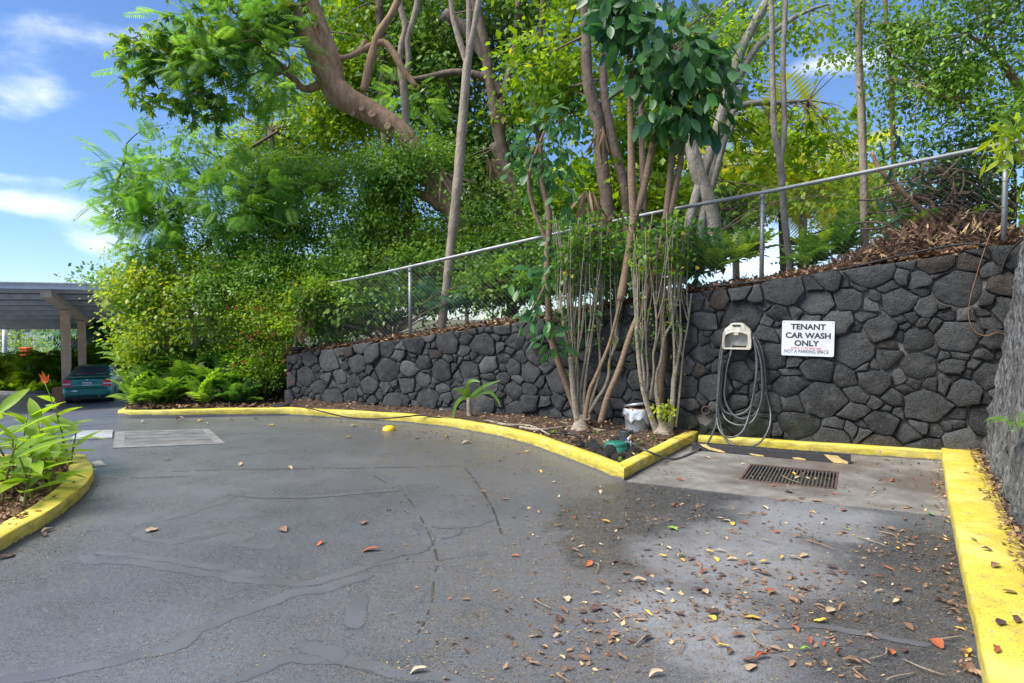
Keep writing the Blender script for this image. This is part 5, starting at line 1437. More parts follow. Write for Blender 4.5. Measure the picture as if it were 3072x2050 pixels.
bg_tree('shady low-crowned tree behind the low end of the fence', 950, 700, 18, [[(950, 700, 12), (960, 600, 12), (940, 500, 10)], [(1080, 690, 10), (1090, 600, 10), (1060, 520, 8)]],
        [dblob(950, 600, 18, 220, 100, 1.4), dblob(1150, 620, 17.5, 180, 80, 1.2), dblob(760, 680, 18, 160, 80, 1), dblob(1350, 620, 17, 150, 60, 1), dblob(560, 760, 17, 130, 80, .8)], LF_DARK, 1100, 79)
bg_tree('small yellow-green tree behind the feathery tree', 640, 560, 20, [[(640, 620, 9), (640, 480, 9), (620, 300, 7)]],
        [dblob(640, 330, 20, 110, 70, 1), dblob(700, 430, 20, 110, 70, 1), dblob(600, 250, 20, 130, 60, .7), dblob(740, 330, 20, 80, 90, .8)], LF_BRIGHT, 330, 81)
b_pl = [dblob(1790, 420, 21, 130, 70, 1), dblob(1900, 480, 22, 130, 70, 1), dblob(1680, 500, 21, 90, 60, .8)]
bg_tree('low leafy tree far behind the tall fence post', 1800, 700, 22, [[(1800, 700, 7), (1795, 560, 7), (1790, 450, 5)]], b_pl + [dblob(2080, 540, 20, 120, 60, .8), dblob(2250, 480, 16, 120, 80, 1)], LF_BRIGHT, 330, 83)

# ---- 8 yellow palm beyond the fence
py = plant('palm', 'sunlit yellow palm fronds far behind the fence', 'palm', dp(1840, 640, 18))
trunks(py, [[(1840, 660, 9), (1842, 560, 9), (1845, 430, 8)]], 18, BK_PALE)
g2 = np.random.default_rng(8); n = 26
a = np.arange(n) * 2.4; el = g2.uniform(-.5, 1.2, n)
D = np.stack([np.cos(a) * np.cos(el), np.sin(a) * np.cos(el), np.sin(el)], 1); N = np.stack([-np.cos(a) * np.sin(el), -np.sin(a) * np.sin(el), np.cos(el)], 1)
P = np.tile(np.array(dp(1845, 415, 18))[None], (n, 1))
leaves_obj('fronds', [place(TL_PALM, P, D, N, g2.uniform(1.8, 3.0, n))], LF_PALM_Y, py)
py2 = plant('palm', 'second yellow palm half hidden by the grey-barked tree', 'palm', dp(1680, 640, 20))
trunks(py2, [[(1690, 660, 8), (1688, 560, 8), (1685, 440, 7)]], 20, BK_PALE)
leaves_obj('fronds', [place(TL_PALM, np.tile(np.array(dp(1685, 430, 20))[None], (n, 1)), D, N, g2.uniform(1.6, 2.6, n))], LF_PALM_Y, py2)

# ---- 9 right side: overhanging canopy, tangled cactus, yellow croton
rc = mass('overhanging_tree', 'leafy canopy hanging over the right corner above the rock wall', 'tree', dp(2420, 520, 8.6),
     [dblob(2280, 90, 8.6, 120, 130, 1.5), dblob(2180, 190, 8.8, 110, 90, .9), dblob(2300, 260, 8.4, 90, 70, 1.0), dblob(2080, 130, 9.2, 90, 110, .55), dblob(2050, 250, 9.3, 90, 60, .3), dblob(2200, 330, 8.8, 110, 40, .6), dblob(2330, -60, 8.4, 200, 110, 1.2), dblob(1980, 60, 9.4, 70, 80, .2)],
     LF_FICUS, 1250, 14, .10, .065, 91, limbs=[[(2440, 520, 16), (2400, 380, 14), (2350, 230, 11), (2290, 130, 7), (2220, 80, 4)], [(2380, 310, 8), (2290, 270, 6), (2200, 230, 4), (2120, 200, 2)]], tl=8.7, bk=BK_BROWN, ntw=70, tw=.009)
cac = plant('tangled_cactus', 'tangle of bare brown vine stems and cactus above the wall corner', 'cactus', dp(2200, 560, 8.9))
rr = random.Random(23); mb = MB()
for i in range(240):
    x, y = rr.gauss(2190, 85), rr.gauss(470, 55); t_ = rr.uniform(8.6, 9.6)
    a = rr.uniform(0, 6.28); L = rr.uniform(40, 120); cv = rr.uniform(-1.6, 1.6)
    pts = []
    for k in range(5):
        s_ = k / 4 - .5
        pts.append(dp(min(2330, x + math.cos(a + cv * s_) * L * s_ * 1.6), y + math.sin(a + cv * s_) * L * s_ + abs(s_) * 22 - 8, t_ + .15 * math.sin(k + i)))
    r = dr(rr.choice((1.5, 2, 2.5, 3)), t_); mb.tube(pts, [r, r, r * .9, r * .8, r * .5], 5, 3)
o = mb.build('vine_stems', BK_DARK, cac, True); o['kind'] = 'stuff'
for path in ([(2000, 350, 4), (2020, 390, 5), (2060, 430, 6), (2100, 470, 6), (2150, 510, 7)], [(2150, 380, 5), (2190, 430, 5), (2180, 500, 6)], [(2180, 545, 10), (2230, 530, 9), (2280, 515, 8), (2300, 490, 6)], [(2090, 450, 4), (2140, 470, 5), (2130, 540, 7)]):
    mbx, _ = limb_mesh(path, 8.9); mbx.build('stem', BK_BROWN, cac, True)
mb = MB(); LF_CACT = M('cactus_skin', (.030, .085, .035), .5, .35, 12, .2)
for i in range(34):
    x, y = rr.uniform(2020, 2300), rr.uniform(330, 560); t_ = rr.uniform(8.5, 9.0); a = rr.uniform(-2.2, -.6); L = rr.uniform(18, 46)
    p = dp(x, y, t_); q = dp(x + math.cos(a) * L, y + math.sin(a) * L, t_ + rr.uniform(-.1, .1)); m_ = p.lerp(q, .5) + Vector((rr.uniform(-.03, .03), 0, rr.uniform(-.03, .03)))
    mb.tube([p, m_, q], [.020, .024, .010], 3, 4)
o = mb.build('cactus_arms', LF_CACT, cac); o['kind'] = 'stuff'
bl = [dblob(2150, 400, 9.4, 150, 70, 1), dblob(2260, 420, 9.2, 90, 80, 1), dblob(2060, 480, 9.5, 90, 60, .8), dblob(2200, 520, 9.6, 120, 40, .8)]
P, D, N, S = clusters(bl, 260, 10, .10, .07, 95)
leaves_obj('leaves', [place(TL_OVAL, P, D, N, S)], LF_FICUS, cac)
P, D, N, S = clusters([dblob(2330, 300, 7.6, 40, 45, 1), dblob(2345, 370, 7.6, 30, 50, .6)], 26, 5, .09, .20, 97, up=.3)
cr_ = plant('croton', 'yellow speckled croton leaves poking in above the rock wall', 'shrub', dp(2380, 450, 7.6))
leaves_obj('leaves', [place(TL_NARROW, P, D, N, S)], LF_YELLOW, cr_)
trunks(cr_, [[(2385, 480, 5), (2360, 400, 4), (2340, 320, 3)]], 7.6, BK_BROWN)

# ---- 10 multi-stem shrubs in the bed
def z4(x, y, t): return at(1600 + .3316 * x, 880 + .3316 * y, t)
def stem(path, t, mat, root, name='stem', sides=8, dep=0.0, knob=True, ext=None):
    pts = [z4(x, y, t + dep * i / max(1, len(path) - 1)) for i, (x, y, r) in enumerate(path)]
    rad = [.3316 * r * (1.2 if mat is BK_TAN else 1.0) * t / F for _, _, r in path]
    if ext: pts, rad = pts + [pts[-1] + Vector(e) for e in ext], rad + [rad[-1] * (.9 - .25 * i) for i in range(len(ext))]
    pts, rad = spline(pts, rad, 7)
    if knob: rad = [r * (1 + .22 * max(0, noise.noise(Vector((p.x * 14, p.y * 14, p.z * 16))))) for p, r in zip(pts, rad)]
    mb = MB(); mb.tube(pts, rad, sides); return mb.build(name, mat, root, True), pts
def shoots(root, starts, n, t, hi, seed, mat, spread=.14):
    rr = random.Random(seed); allp = []
    for i in range(n):
        s = rr.choice(starts); h = rr.uniform(.6, 1.0) * (hi - s.z)
        if h < .25: continue
        a = Vector((rr.uniform(-1, 1), rr.uniform(-.7, .7), 0)) * spread * h
        pts = [s, s + a * .45 + Vector((rr.uniform(-.02, .02), 0, h * .25)), s + a * .7 + Vector((rr.uniform(-.03, .03), 0, h * .6)), s + a + Vector((rr.uniform(-.04, .04), 0, h))]
        mb = MB(); r = rr.uniform(.007, .013); pts, rad = spline(pts, [r, r * .85, r * .7, r * .45], 5); mb.tube(pts, rad, 6); mb.build('shoot', mat, root, True); allp += pts
    return allp
def shoot_leaves(root, pts, n, size, seed, mat=LF_SHOOT, zmin=.6, T=TL_OVAL, spread=.035):
    g_ = np.random.default_rng(seed); A = np.array([tuple(p) for p in pts if p.z > zmin])
    c = A[g_.integers(0, len(A), n)] + g_.normal(size=(n, 3)) * spread
    per = 7; k = np.repeat(np.arange(n), per)
    off = g_.normal(size=(n * per, 3)) * .035
    leaves_obj('leaves', [place(T, c[k] + off, unit(off) + g_.normal(size=off.shape) * .4, g_.normal(size=off.shape) * .6 + np.array([0, -.3, .8]), size * g_.uniform(.6, 1.3, n * per))], mat, root)
S1B = z4(430, 1205, 9.65)
s1 = plant('shrub', 'many-stemmed pale shrub with knotted base standing left of the bucket', 'shrub', S1B)
T1_ = 9.65
ends, lo_pts = [], []
for i, (path, m_) in enumerate([
    ([(420, 1215, 34), (395, 1100, 28), (372, 950, 24), (355, 800, 21), (345, 650, 20), (332, 585, 17)], BK_TAN), ([(455, 1200, 22), (458, 1000, 15), (462, 880, 11), (482, 700, 9), (512, 500, 8), (537, 320, 7), (562, 120, 6), (590, -60, 6)], BK_TAN),
    ([(455, 1190, 24), (480, 1110, 18), (530, 1040, 15), (578, 960, 15), (642, 860, 13), (682, 740, 12), (692, 610, 10), (762, 430, 8), (742, 375, 7), (762, 240, 7), (792, 80, 6), (822, -60, 5)], BK_TAN),
    ([(450, 1150, 16), (515, 1000, 11), (570, 830, 10), (602, 700, 11), (597, 480, 8), (582, 330, 7), (597, 100, 6), (604, -80, 5)], BK_TAN), ([(410, 1180, 18), (405, 1000, 14), (412, 880, 13), (402, 700, 12), (388, 480, 13), (362, 330, 11), (352, 280, 10)], BK_TAN),
    ([(365, 820, 11), (338, 620, 9), (318, 480, 9), (288, 380, 9), (262, 200, 8), (246, -20, 7)], BK_TAN), ([(440, 1160, 11), (425, 950, 9), (440, 780, 8), (470, 600, 7), (495, 400, 6), (525, 200, 6), (548, 0, 5)], BK_TAN), ([(380, 900, 8), (385, 700, 8), (372, 560, 7), (350, 420, 7), (322, 200, 6), (310, 0, 6)], BK_TAN)]):
    _, pts = stem(path, T1_, m_, s1, dep=(-.12 + .06 * (i % 5))); lo_pts += pts; ends += pts[len(pts) // 2:]
mb = MB(); kn = z4(487, 1125, T1_ - .1); mb.lathe(kn, [(.055, -.05), (.058, .0), (.045, .03), (.02, .028), (0, .012)], 14, (.2, -1, .2)); mb.build('knot', BK_TAN, s1, True)
mb = MB(); mb.lathe(S1B - Vector((0, 0, .04)), [(.15, 0), (.12, .05), (.085, .13), (.06, .22)], 14); mb.build('root_flare', BK_TAN, s1, True)
top_pts = shoots(s1, [p for p in ends if p.z < 2.0], 44, T1_, 3.2, 5, BK_TAN)
shoot_leaves(s1, top_pts + ends, 90, .042, 11, zmin=.6)
shoot_leaves(s1, top_pts, 170, .075, 12, zmin=2.25, spread=.05)
S2B = z4(1170, 1255, 9.2); T2_ = 9.2
s2 = plant('shrub', 'many-stemmed pale shrub right of the bucket beside the kerb end', 'shrub', S2B)
ends2 = []
for i, path in enumerate([[(1120, 1265, 28), (1065, 1110, 22), (1022, 980, 19), (988, 850, 15), (958, 650, 15), (938, 420, 13), (928, 345, 11)], [(1162, 1245, 24), (1140, 1060, 19), (1112, 900, 15), (1112, 730, 12), (1150, 620, 10), (1180, 420, 9), (1212, 340, 9), (1252, 270, 10), (1272, 100, 9), (1282, -40, 8)],
    [(1222, 1290, 30), (1250, 1130, 22), (1262, 950, 19), (1272, 780, 18), (1302, 600, 15), (1332, 430, 12), (1332, 320, 11)], [(1285, 1210, 11), (1312, 1000, 9), (1332, 800, 8), (1358, 500, 7), (1395, 300, 7), (1430, 0, 6)],
    [(1030, 1010, 12), (1010, 850, 10), (1000, 700, 9), (985, 560, 9), (985, 380, 8), (960, 250, 7), (930, 100, 6)], [(1055, 960, 11), (1070, 860, 9), (1090, 700, 8), (1085, 560, 8), (1110, 400, 8), (1112, 200, 7), (1085, 0, 6)], [(1270, 800, 9), (1275, 560, 9), (1270, 400, 9), (1262, 250, 8), (1290, 80, 7)], [(1030, 900, 8), (1035, 700, 7), (1020, 500, 7), (1020, 330, 6), (1005, 150, 6), (1000, -20, 5)]]):
    _, pts = stem(path, T2_, BK_TAN, s2, dep=(-.10 + .05 * (i % 5))); ends2 += pts[len(pts) // 2:]
mb = MB(); mb.lathe(S2B - Vector((0, 0, .05)), [(.17, 0), (.14, .05), (.09, .12), (.04, .2)], 14); mb.build('root_flare', BK_TAN, s2, True)
top2 = shoots(s2, [p for p in ends2 if p.z < 2.0], 42, T2_, 3.1, 6, BK_TAN)
shoot_leaves(s2, top2 + ends2, 70, .042, 13, zmin=.6)
shoot_leaves(s2, top2, 130, .072, 14, zmin=2.25, spread=.05)
pl = [z4(1180, 1060, T2_ - .12), z4(1210, 1040, T2_ - .12), z4(1150, 1080, T2_ - .12)]
shoot_leaves(s2, pl, 9, .075, 15, mat=LF_YELLOW, zmin=0, spread=.05)

# ---- 11 broad-leaved saplings; the leaves are large enough to pick apart
broad_me = mesh_from('broad_leaf', *TL_BROAD, True)
def broad_leaves(root, blobs, n, L, mat, seed, n_stuff=0, droop=.75, facing=-.45):
    me = broad_me.copy(); me.materials.clear(); me.materials.append(mat)
    P, D, N, S = clusters(blobs, n, 1, .02, L, seed, droop=droop, up=.55, jit=.6, fill=.45, svar=.3)
    N = N + np.array([0, facing, .15]); D = unit(D); N = unit(N - D * np.sum(N * D, -1, keepdims=True)); Y = np.cross(N, D)
    for p, d, y, nn, s_ in zip(P, D, Y, N, S):
        o = bpy.data.objects.new('leaf', me); col.objects.link(o)
        m_ = Matrix((d, y, nn)).transposed().to_4x4(); m_ = m_ @ Matrix.Scale(float(s_), 4); m_.translation = Vector(p)
        o.parent = root; o.matrix_parent_inverse = Matrix.Translation(-Vector(root['_o'])); o.matrix_basis = m_
    if n_stuff:
        P, D, N, S = clusters(blobs, n_stuff, 1, .02, L, seed + 1, droop=droop, up=.55, jit=.6, fill=.5)
        leaves_obj('inner_leaves', [place(TL_BROAD, P, D, N + np.array([0, facing, .15]), S)], mat, root)
    return P
TS_ = 9.3
sap = plant('broadleaf_tree', 'tall slender tree with large dark glossy leaves rising behind the pale shrubs', 'tree', z4(500, 1010, 9.9))
_, q1 = stem([(470, 1130, 22), (485, 1015, 21), (515, 870, 20), (560, 770, 19), (650, 560, 17), (700, 420, 15), (760, 180, 14), (802, -10, 14)], 9.42, BK_SAP, sap, 'trunk', knob=False)
L11 = trunks(sap, [[(1424, 690, 9), (1440, 600, 9), (1452, 520, 9), (1455, 500, 10)], [(1454, 505, 9), (1450, 400, 9), (1448, 250, 8), (1446, 130, 7), (1450, 20, 6)], [(1456, 500, 9), (1475, 440, 9), (1500, 330, 8), (1530, 230, 7), (1545, 120, 5)],
                   [(1378, 972, 7), (1395, 910, 7), (1420, 850, 7), (1450, 760, 7), (1480, 690, 7), (1510, 600, 7), (1535, 500, 8), (1560, 380, 7), (1575, 270, 6)], [(1512, 985, 8), (1516, 880, 8), (1524, 800, 8), (1520, 720, 7), (1515, 600, 7), (1530, 480, 7), (1545, 330, 8), (1560, 200, 6)]], 9.35, BK_SAP)
bs = [dblob(1450, 60, 9.0, 90, 80, 1.2), dblob(1530, 130, 8.9, 110, 90, 1.5), dblob(1610, 190, 8.9, 100, 80, 1.3), dblob(1530, 240, 9.0, 80, 70, .9), dblob(1640, 120, 9.0, 70, 60, .7), dblob(1400, 20, 9.1, 70, 60, .6), dblob(1580, 270, 9.0, 80, 50, .6), dblob(1500, 10, 9.2, 130, 60, .7)]
broad_leaves(sap, bs, 295, .25, LF_BROAD, 111, 330)
twigs(sap, BK_SAP, [p for _, pts in L11 for p in pts[::3]], cluster_ends(bs, 40, 112), .008, 113)
sap2 = plant('broadleaf_tree', 'young tree with fresh light green broad leaves left of the pale shrubs', 'tree', z4(330, 600, 9.95))
L12 = trunks(sap2, [[(1330, 968, 9), (1300, 880, 8), (1275, 810, 8), (1262, 760, 8), (1258, 690, 8), (1256, 600, 8), (1260, 500, 7), (1245, 420, 6), (1240, 330, 5)], [(1258, 560, 5), (1225, 480, 5), (1215, 400, 4), (1250, 300, 3)], [(1258, 640, 4), (1235, 690, 4), (1215, 720, 3)]], 9.9, BK_SAP)
bs2 = [dblob(1230, 330, 10, 90, 60, 1.2), dblob(1290, 270, 10, 80, 60, 1), dblob(1270, 390, 9.9, 70, 50, .9), dblob(1210, 400, 10, 60, 50, .6), dblob(1300, 480, 9.9, 50, 50, .3), dblob(1235, 720, 9.5, 45, 55, .7), dblob(1220, 640, 9.8, 60, 50, .5), dblob(1270, 790, 9.5, 40, 40, .35), dblob(1340, 720, 9.85, 60, 60, .5), dblob(1400, 640, 9.95, 60, 60, .5), dblob(1300, 600, 9.95, 60, 60, .5)]
broad_leaves(sap2, bs2, 290, .165, LF_BROAD2, 121, 120)
twigs(sap2, BK_SAP, [p for _, pts in L12 for p in pts[::3]], cluster_ends(bs2, 30, 122), .006, 123)

# ---- 12 dead palm fronds hung up in the shrubs
def dead_frond(x, y, t, L, tilt, label, seed, n=16):
    root = plant('dead_frond', label, 'dead frond', dp(x, y, t))
    g_ = np.random.default_rng(seed); p0 = np.array(dp(x, y, t))
    a = g_.normal(0, .28, n) + tilt
    D = np.stack([np.sin(a), g_.normal(0, .2, n), -np.cos(a)], 1); N = np.stack([np.zeros(n), -np.ones(n), np.zeros(n)], 1) + g_.normal(size=(n, 3)) * .5
    P = p0 + g_.normal(size=(n, 3)) * np.array([.05, .05, .03])
    leaves_obj('leaflets', [place(T_blade(.045, 4, .2, .02), P, D, N, L * g_.uniform(.6, 1.1, n))], LF_DEAD, root)
for i, (x, y, t, L, tl, lab) in enumerate(((1395, 500, 9.9, .62, -.45, 'pale dry palm frond draped over the fence rail behind first shrub'), (1350, 440, 11.5, .75, .25, 'brown dead palm frond hanging in the shade behind the fence'), (1015, 395, 13, .6, .5, 'dry fan of palm leaf caught below the leaning trunk'), (1380, 300, 12, .5, -.1, 'grey withered frond dangling beside a brown trunk'), (1128, 365, 14, .6, .3, 'dead frond drooping near the dark-leaved tree'))):
    dead_frond(x, y, t, L, tl, lab, 300 + i)

# ---- 13 lily in the bed
lb = on_z(1409, 1256, .11)
lily = plant('spider_lily', 'single strap-leaved lily plant with short stalk beside the kerb', 'plant', lb)
mb = MB(); mb.tube([lb, lb + Vector((-.01, 0, .15)), lb + Vector((-.015, 0, .33))], [.045, .038, .034], 10, 4); mb.build('stalk', BK_TAN, lily, True)
MAT_STRAP = leaf_mat('strap_leaf', (.10, .21, .03), (.17, .30, .04), None, trans=.35)
tt = lb.y
for path in ([(1406, 1192), (1402, 1160), (1410, 1145), (1425, 1142), (1440, 1146)], [(1405, 1195), (1385, 1195), (1368, 1215), (1360, 1245), (1360, 1262)], [(1408, 1195), (1430, 1175), (1455, 1158), (1480, 1148), (1500, 1142)], [(1408, 1197), (1440, 1180), (1470, 1177), (1492, 1200), (1500, 1220)], [(1403, 1194), (1390, 1178), (1375, 1170), (1362, 1168)], [(1405, 1192), (1398, 1172), (1386, 1168)]):
    c = [at(u, v, tt - .04 * i) for i, (u, v) in enumerate(path)]; c, _ = spline(c, [0] * len(c), 4); m_ = len(c); v, f = [], []
    for i, p in enumerate(c):
        d = (c[min(i + 1, m_ - 1)] - c[max(i - 1, 0)]).normalized(); s_ = d.cross(Vector((0, -1, .35))).normalized(); w = .028 * min(1, (m_ - i) / m_ * 1.8) + .001
        v += [p - s_ * w, p + Vector((0, 0, -.006)), p + s_ * w]
    for i in range(m_ - 1): f += [(3 * i, 3 * i + 1, 3 * i + 4, 3 * i + 3), (3 * i + 1, 3 * i + 2, 3 * i + 5, 3 * i + 4)]
    mb = MB(); mb.add(v, f); mb.build('leaf', MAT_STRAP, lily, True)

# ---- 14 heliconias in the island
MAT_HEL = leaf_mat('heliconia_leaf', (.130, .255, .020), (.270, .390, .030), None, trans=.42, rough=.33)
MAT_HSTEM = M('heliconia_stem', (.16, .15, .03), .5, .3, 20)
MAT_ORANGE = M('orange_bract', (.80, .16, .025), .45, .2, 30)
TL_HEL = T_blade(.16, 6, .35, .05, .42)
hel_me = mesh_from('heliconia_leaf', *TL_HEL, True); hel_me.materials.append(MAT_HEL)
rr = random.Random(41)
stems_px = [(300, 1095, 1), (165, 1005, 1), (60, 1000, 0), (110, 1050, 0), (40, 1060, 0), (200, 1085, 1), (240, 1100, 0), (270, 1015, 1), (130, 985, 0), (20, 1005, 0), (180, 975, 0), (90, 970, 0), (215, 1010, 0), (30, 960, 0), (150, 1075, 0), (80, 1085, 0), (235, 965, 0), (10, 1090, 0), (285, 985, 0)]
stems_z6 = [(300, 1085), (490, 975), (625, 755), (120, 1000), (210, 1120), (465, 990), (255, 870), (365, 740), (170, 860), (40, 960), (540, 720), (310, 920), (410, 690), (100, 820), (450, 850), (15, 1080), (590, 700), (-60, 950), (-90, 830), (245, 760)]
for i, (x, y) in enumerate(stems_z6):
    b = on_z(x * .338, 1150 + y * .338, .07)
    root = plant('heliconia', 'heliconia stem with orange flower in the planted island' if i in (2, 7) else ('green heliconia stem close to the kerb of the island' if y > 900 or x > 500 else 'green heliconia stem in the middle of the planted island'), 'plant', b, 'heliconias in the island')
    h = rr.uniform(.32, .62) * (1.12 if y < 900 else 1); lean = Vector((rr.uniform(-.12, .12), rr.uniform(-.1, .1), 0))
    pts = [b, b + lean * .4 + Vector((0, 0, h * .5)), b + lean + Vector((0, 0, h))]
    mb = MB(); mb.tube(pts, [.014, .011, .006], 7, 4); mb.build('stem', MAT_HSTEM, root, True)
    nl = rr.randint(5, 7)
    for k in range(nl):
        q = .30 + .70 * k / (nl - 1); p = pts[0].lerp(pts[2], q) + lean * (q * .2)
        a = k * 2.6 + i * 1.3 + rr.uniform(-.4, .4); el = rr.uniform(.15, .7) + (.4 if k == nl - 1 else 0)
        d = Vector((math.cos(a) * math.cos(el), math.sin(a) * math.cos(el), math.sin(el))); nn = Vector((-math.cos(a) * math.sin(el), -math.sin(a) * math.sin(el), math.cos(el))) + Vector((rr.uniform(-.4, .4), rr.uniform(-.4, .4), 0))
        m4 = frame_m(p, d, nn, rr.uniform(.26, .44)); o = bpy.data.objects.new('leaf', hel_me); col.objects.link(o)
        o.parent = root; o.matrix_parent_inverse = Matrix.Translation(-b); o.matrix_basis = m4
    if i in (2, 7):
        tgt = at(127, 1145, b.y - .1) if i == 7 else at(98, 1228, b.y - .3)
        tgt = at(135, 1150, b.y) if i == 2 else at(98, 1235, b.y)
        mb = MB(); mb.tube([b, b.lerp(tgt, .6) + Vector((.02, 0, .02)), tgt], [.008, .006, .005], 6, 4); mb.build('flower_stalk', M('green_stalk', (.12, .22, .03), .5) if 'green_stalk' not in bpy.data.materials else bpy.data.materials['green_stalk'], root, True)
        for k in range(5):
            a = (-.5, .45, -.15, .8, -.95)[k]; L = (.12, .11, .14, .07, .06)[k]
            d = Vector((math.sin(a), rr.uniform(-.2, .2), math.cos(a))); m4 = frame_m(tgt, d, (0, -1, .1), L)
            mb = MB(); tp = T_blade(.14, 4, -.1, .10, .35); vv = [m4 @ Vector(q) for q in tp[0]]; mb.add(vv, [tuple(int(z_) for z_ in q) for q in tp[1]]); mb.build('bract', MAT_ORANGE, root, True)
# ================================================================== parked car
def Zg(x, y): return float(ground_z(x, y))
MAT_CARPAINT = (lambda t: (t.color((0.018, 0.20, 0.145)).rough(0.28), setattr(t.b.inputs['Metallic'], 'default_value', 0.35), setattr(t.b.inputs['Coat Weight'], 'default_value', 0.8), setattr(t.b.inputs['Coat Roughness'], 'default_value', 0.08), t.mat)[-1])(NT('car_paint'))
MAT_GLASS = M('car_glass', (0.035, 0.055, 0.055), 0.08, 0.1, spec=0.9)
MAT_TAIL = M('red_lens', (0.62, 0.015, 0.03), 0.2, 0.1)
MAT_CLEAR = M('clear_lens', (0.75, 0.62, 0.6), 0.2, 0.1)
MAT_TYRE = M('tyre', (0.012, 0.012, 0.013), 0.85)
MAT_ALLOY = M('alloy', (0.55, 0.57, 0.60), 0.3, 0.1, metal=0.7)
MAT_TRIM = M('black_trim', (0.015, 0.016, 0.017), 0.6)
car_p = Vector((-16.72, 26.75, 0)); car_p.z = Zg(car_p.x, car_p.y)
CF = Vector((-0.38, 0.925, 0)).normalized(); CLf = Vector((-CF.y, CF.x, 0))
car = thing('parked_car', car_p, 'dark green sedan parked under the carport, seen from behind', 'car')
def cp(x, y, z): return car_p + CF * x + CLf * y + Vector((0, 0, z))
st = [(0.00, .70, .36, .58), (0.05, .80, .30, .64), (0.10, .83, .26, .69), (0.13, .825, .25, .93), (0.20, .83, .24, .985), (0.32, .84, .22, 1.01), (0.80, .85, .20, 1.02), (1.6, .855, .20, .97), (2.9, .85, .20, .95), (3.25, .85, .2, .93), (3.95, .82, .22, .80), (4.25, .74, .28, .66), (4.33, .60, .34, .50)]
v = []
for x, w, zb, zs in st:
    ring = [(w * .88, zb), (w * .98, zb + .10), (w, zb + (zs - zb) * .5), (w * .985, zs - .10), (w * .94, zs - .03), (w * .86, zs), (0, zs + .012)]
    ring = ring + [(-a, b) for a, b in ring[::-1][1:]]
    v += [cp(x, a, b) for a, b in ring]
n = 13
f = [(i * n + k, i * n + k + 1, (i + 1) * n + k + 1, (i + 1) * n + k) for i in range(len(st) - 1) for k in range(n - 1)]
f += [(i * n, (i + 1) * n, (i + 1) * n + n - 1, i * n + n - 1) for i in range(len(st) - 1)] + [tuple(range(n)), tuple(range((len(st) - 1) * n, len(st) * n))[::-1]]
mb = MB(); mb.add(v, f); body = mb.build('body', MAT_CARPAINT, car, True)
es = body.modifiers.new('e', 'EDGE_SPLIT'); es.split_angle = math.radians(38)
# cabin
cab = [(0.62, .79, 1.0), (0.80, .77, 1.08), (1.32, .62, 1.375), (1.48, .60, 1.40), (2.10, .59, 1.415), (2.35, .60, 1.395), (3.05, .74, 1.0), (3.2, .76, .95)]
v = []
for x, w, z in cab:
    zb = .96 if z > .97 else .9
    v += [cp(x, .80, zb), cp(x, w, z - .03), cp(x, w - .06, z), cp(x, 0, z + .012), cp(x, -w + .06, z), cp(x, -w, z - .03), cp(x, -.80, zb)]
f = [(i * 7 + k, i * 7 + k + 1, (i + 1) * 7 + k + 1, (i + 1) * 7 + k) for i in range(len(cab) - 1) for k in range(6)]
mb = MB(); mb.add(v, f); mb.build('roof', MAT_CARPAINT, car, True)
def panel(name, pts, mat, th=0.008, parent=car):
    pts = [cp(*p) for p in pts]; nn = (pts[1] - pts[0]).cross(pts[2] - pts[0]).normalized()
    if nn.dot(pts[0] - cp(2.1, 0, .8)) < 0: nn = -nn
    mb = MB(); mb.prism(pts, nn * th); return mb.build(name, mat, parent)
rg = panel('rear_window', [(.70, .66, 1.055), (.70, -.66, 1.055), (1.27, -.52, 1.36), (1.27, .52, 1.36)], MAT_GLASS, .02)
panel('parcel_shelf', [(.76, .5, 1.09), (.76, .15, 1.09), (.79, .15, 1.115), (.79, .5, 1.115)], M('pale_shelf', (.5, .5, .47), .6), .012)
panel('parcel_shelf', [(.76, -.2, 1.09), (.76, -.55, 1.09), (.79, -.55, 1.115), (.79, -.2, 1.115)], bpy.data.materials['pale_shelf'], .012)
panel('brake_lamp', [(.755, .10, 1.088), (.755, -.10, 1.088), (.79, -.10, 1.115), (.79, .10, 1.115)], MAT_TAIL, .014)
for sg in (1, -1):
    panel('side_window', [(1.15, sg * .80, 1.0), (1.95, sg * .80, 1.0), (1.95, sg * .635, 1.345), (1.45, sg * .645, 1.335)], MAT_GLASS, .012)
    panel('side_window', [(2.03, sg * .80, 1.0), (2.95, sg * .80, 1.0), (2.38, sg * .635, 1.335), (2.03, sg * .635, 1.345)], MAT_GLASS, .012)
    tl = panel('tail_light', [(.095, sg * .83, .64), (.10, sg * .50, .66), (.125, sg * .56, .93), (.16, sg * .82, .955)], MAT_TAIL, .018)
    panel('lens_band', [(.09, sg * .82, .74), (.092, sg * .555, .755), (.097, sg * .565, .80), (.097, sg * .82, .795)], MAT_CLEAR, .016, tl)
    mb = MB(); mb.prism([cp(.2, sg * .836, .70), cp(.75, sg * .858, .70), cp(.75, sg * .858, .88), cp(.2, sg * .836, .93)], CLf * sg * .001)
panel('window_pillar_trim', [(3.02, .7, 1.0), (3.02, -.7, 1.0), (2.42, -.52, 1.385), (2.42, .52, 1.385)], MAT_GLASS, .012)
panel('plate_recess', [(.118, .36, .66), (.118, -.36, .66), (.125, -.33, .87), (.125, .33, .87)], M('recess_green', (.02, .13, .09), .4), .01)
pl_ = panel('number_plate', [(.10, .155, .70), (.10, -.155, .70), (.108, -.155, .84), (.108, .155, .84)], M('plate_white', (.72, .73, .72), .5, .05), .012)
fpl = lambda x, z, off: cp(.0865 + .008 * (z + .07) / .14 + off * 0, -x, .77 + z)
text_part('EDW 056', -.13, .13, -.045, .035, MAT_INK, pl_, lambda x, z, off: cp(.084, -x, .77 + z), 0, .02)
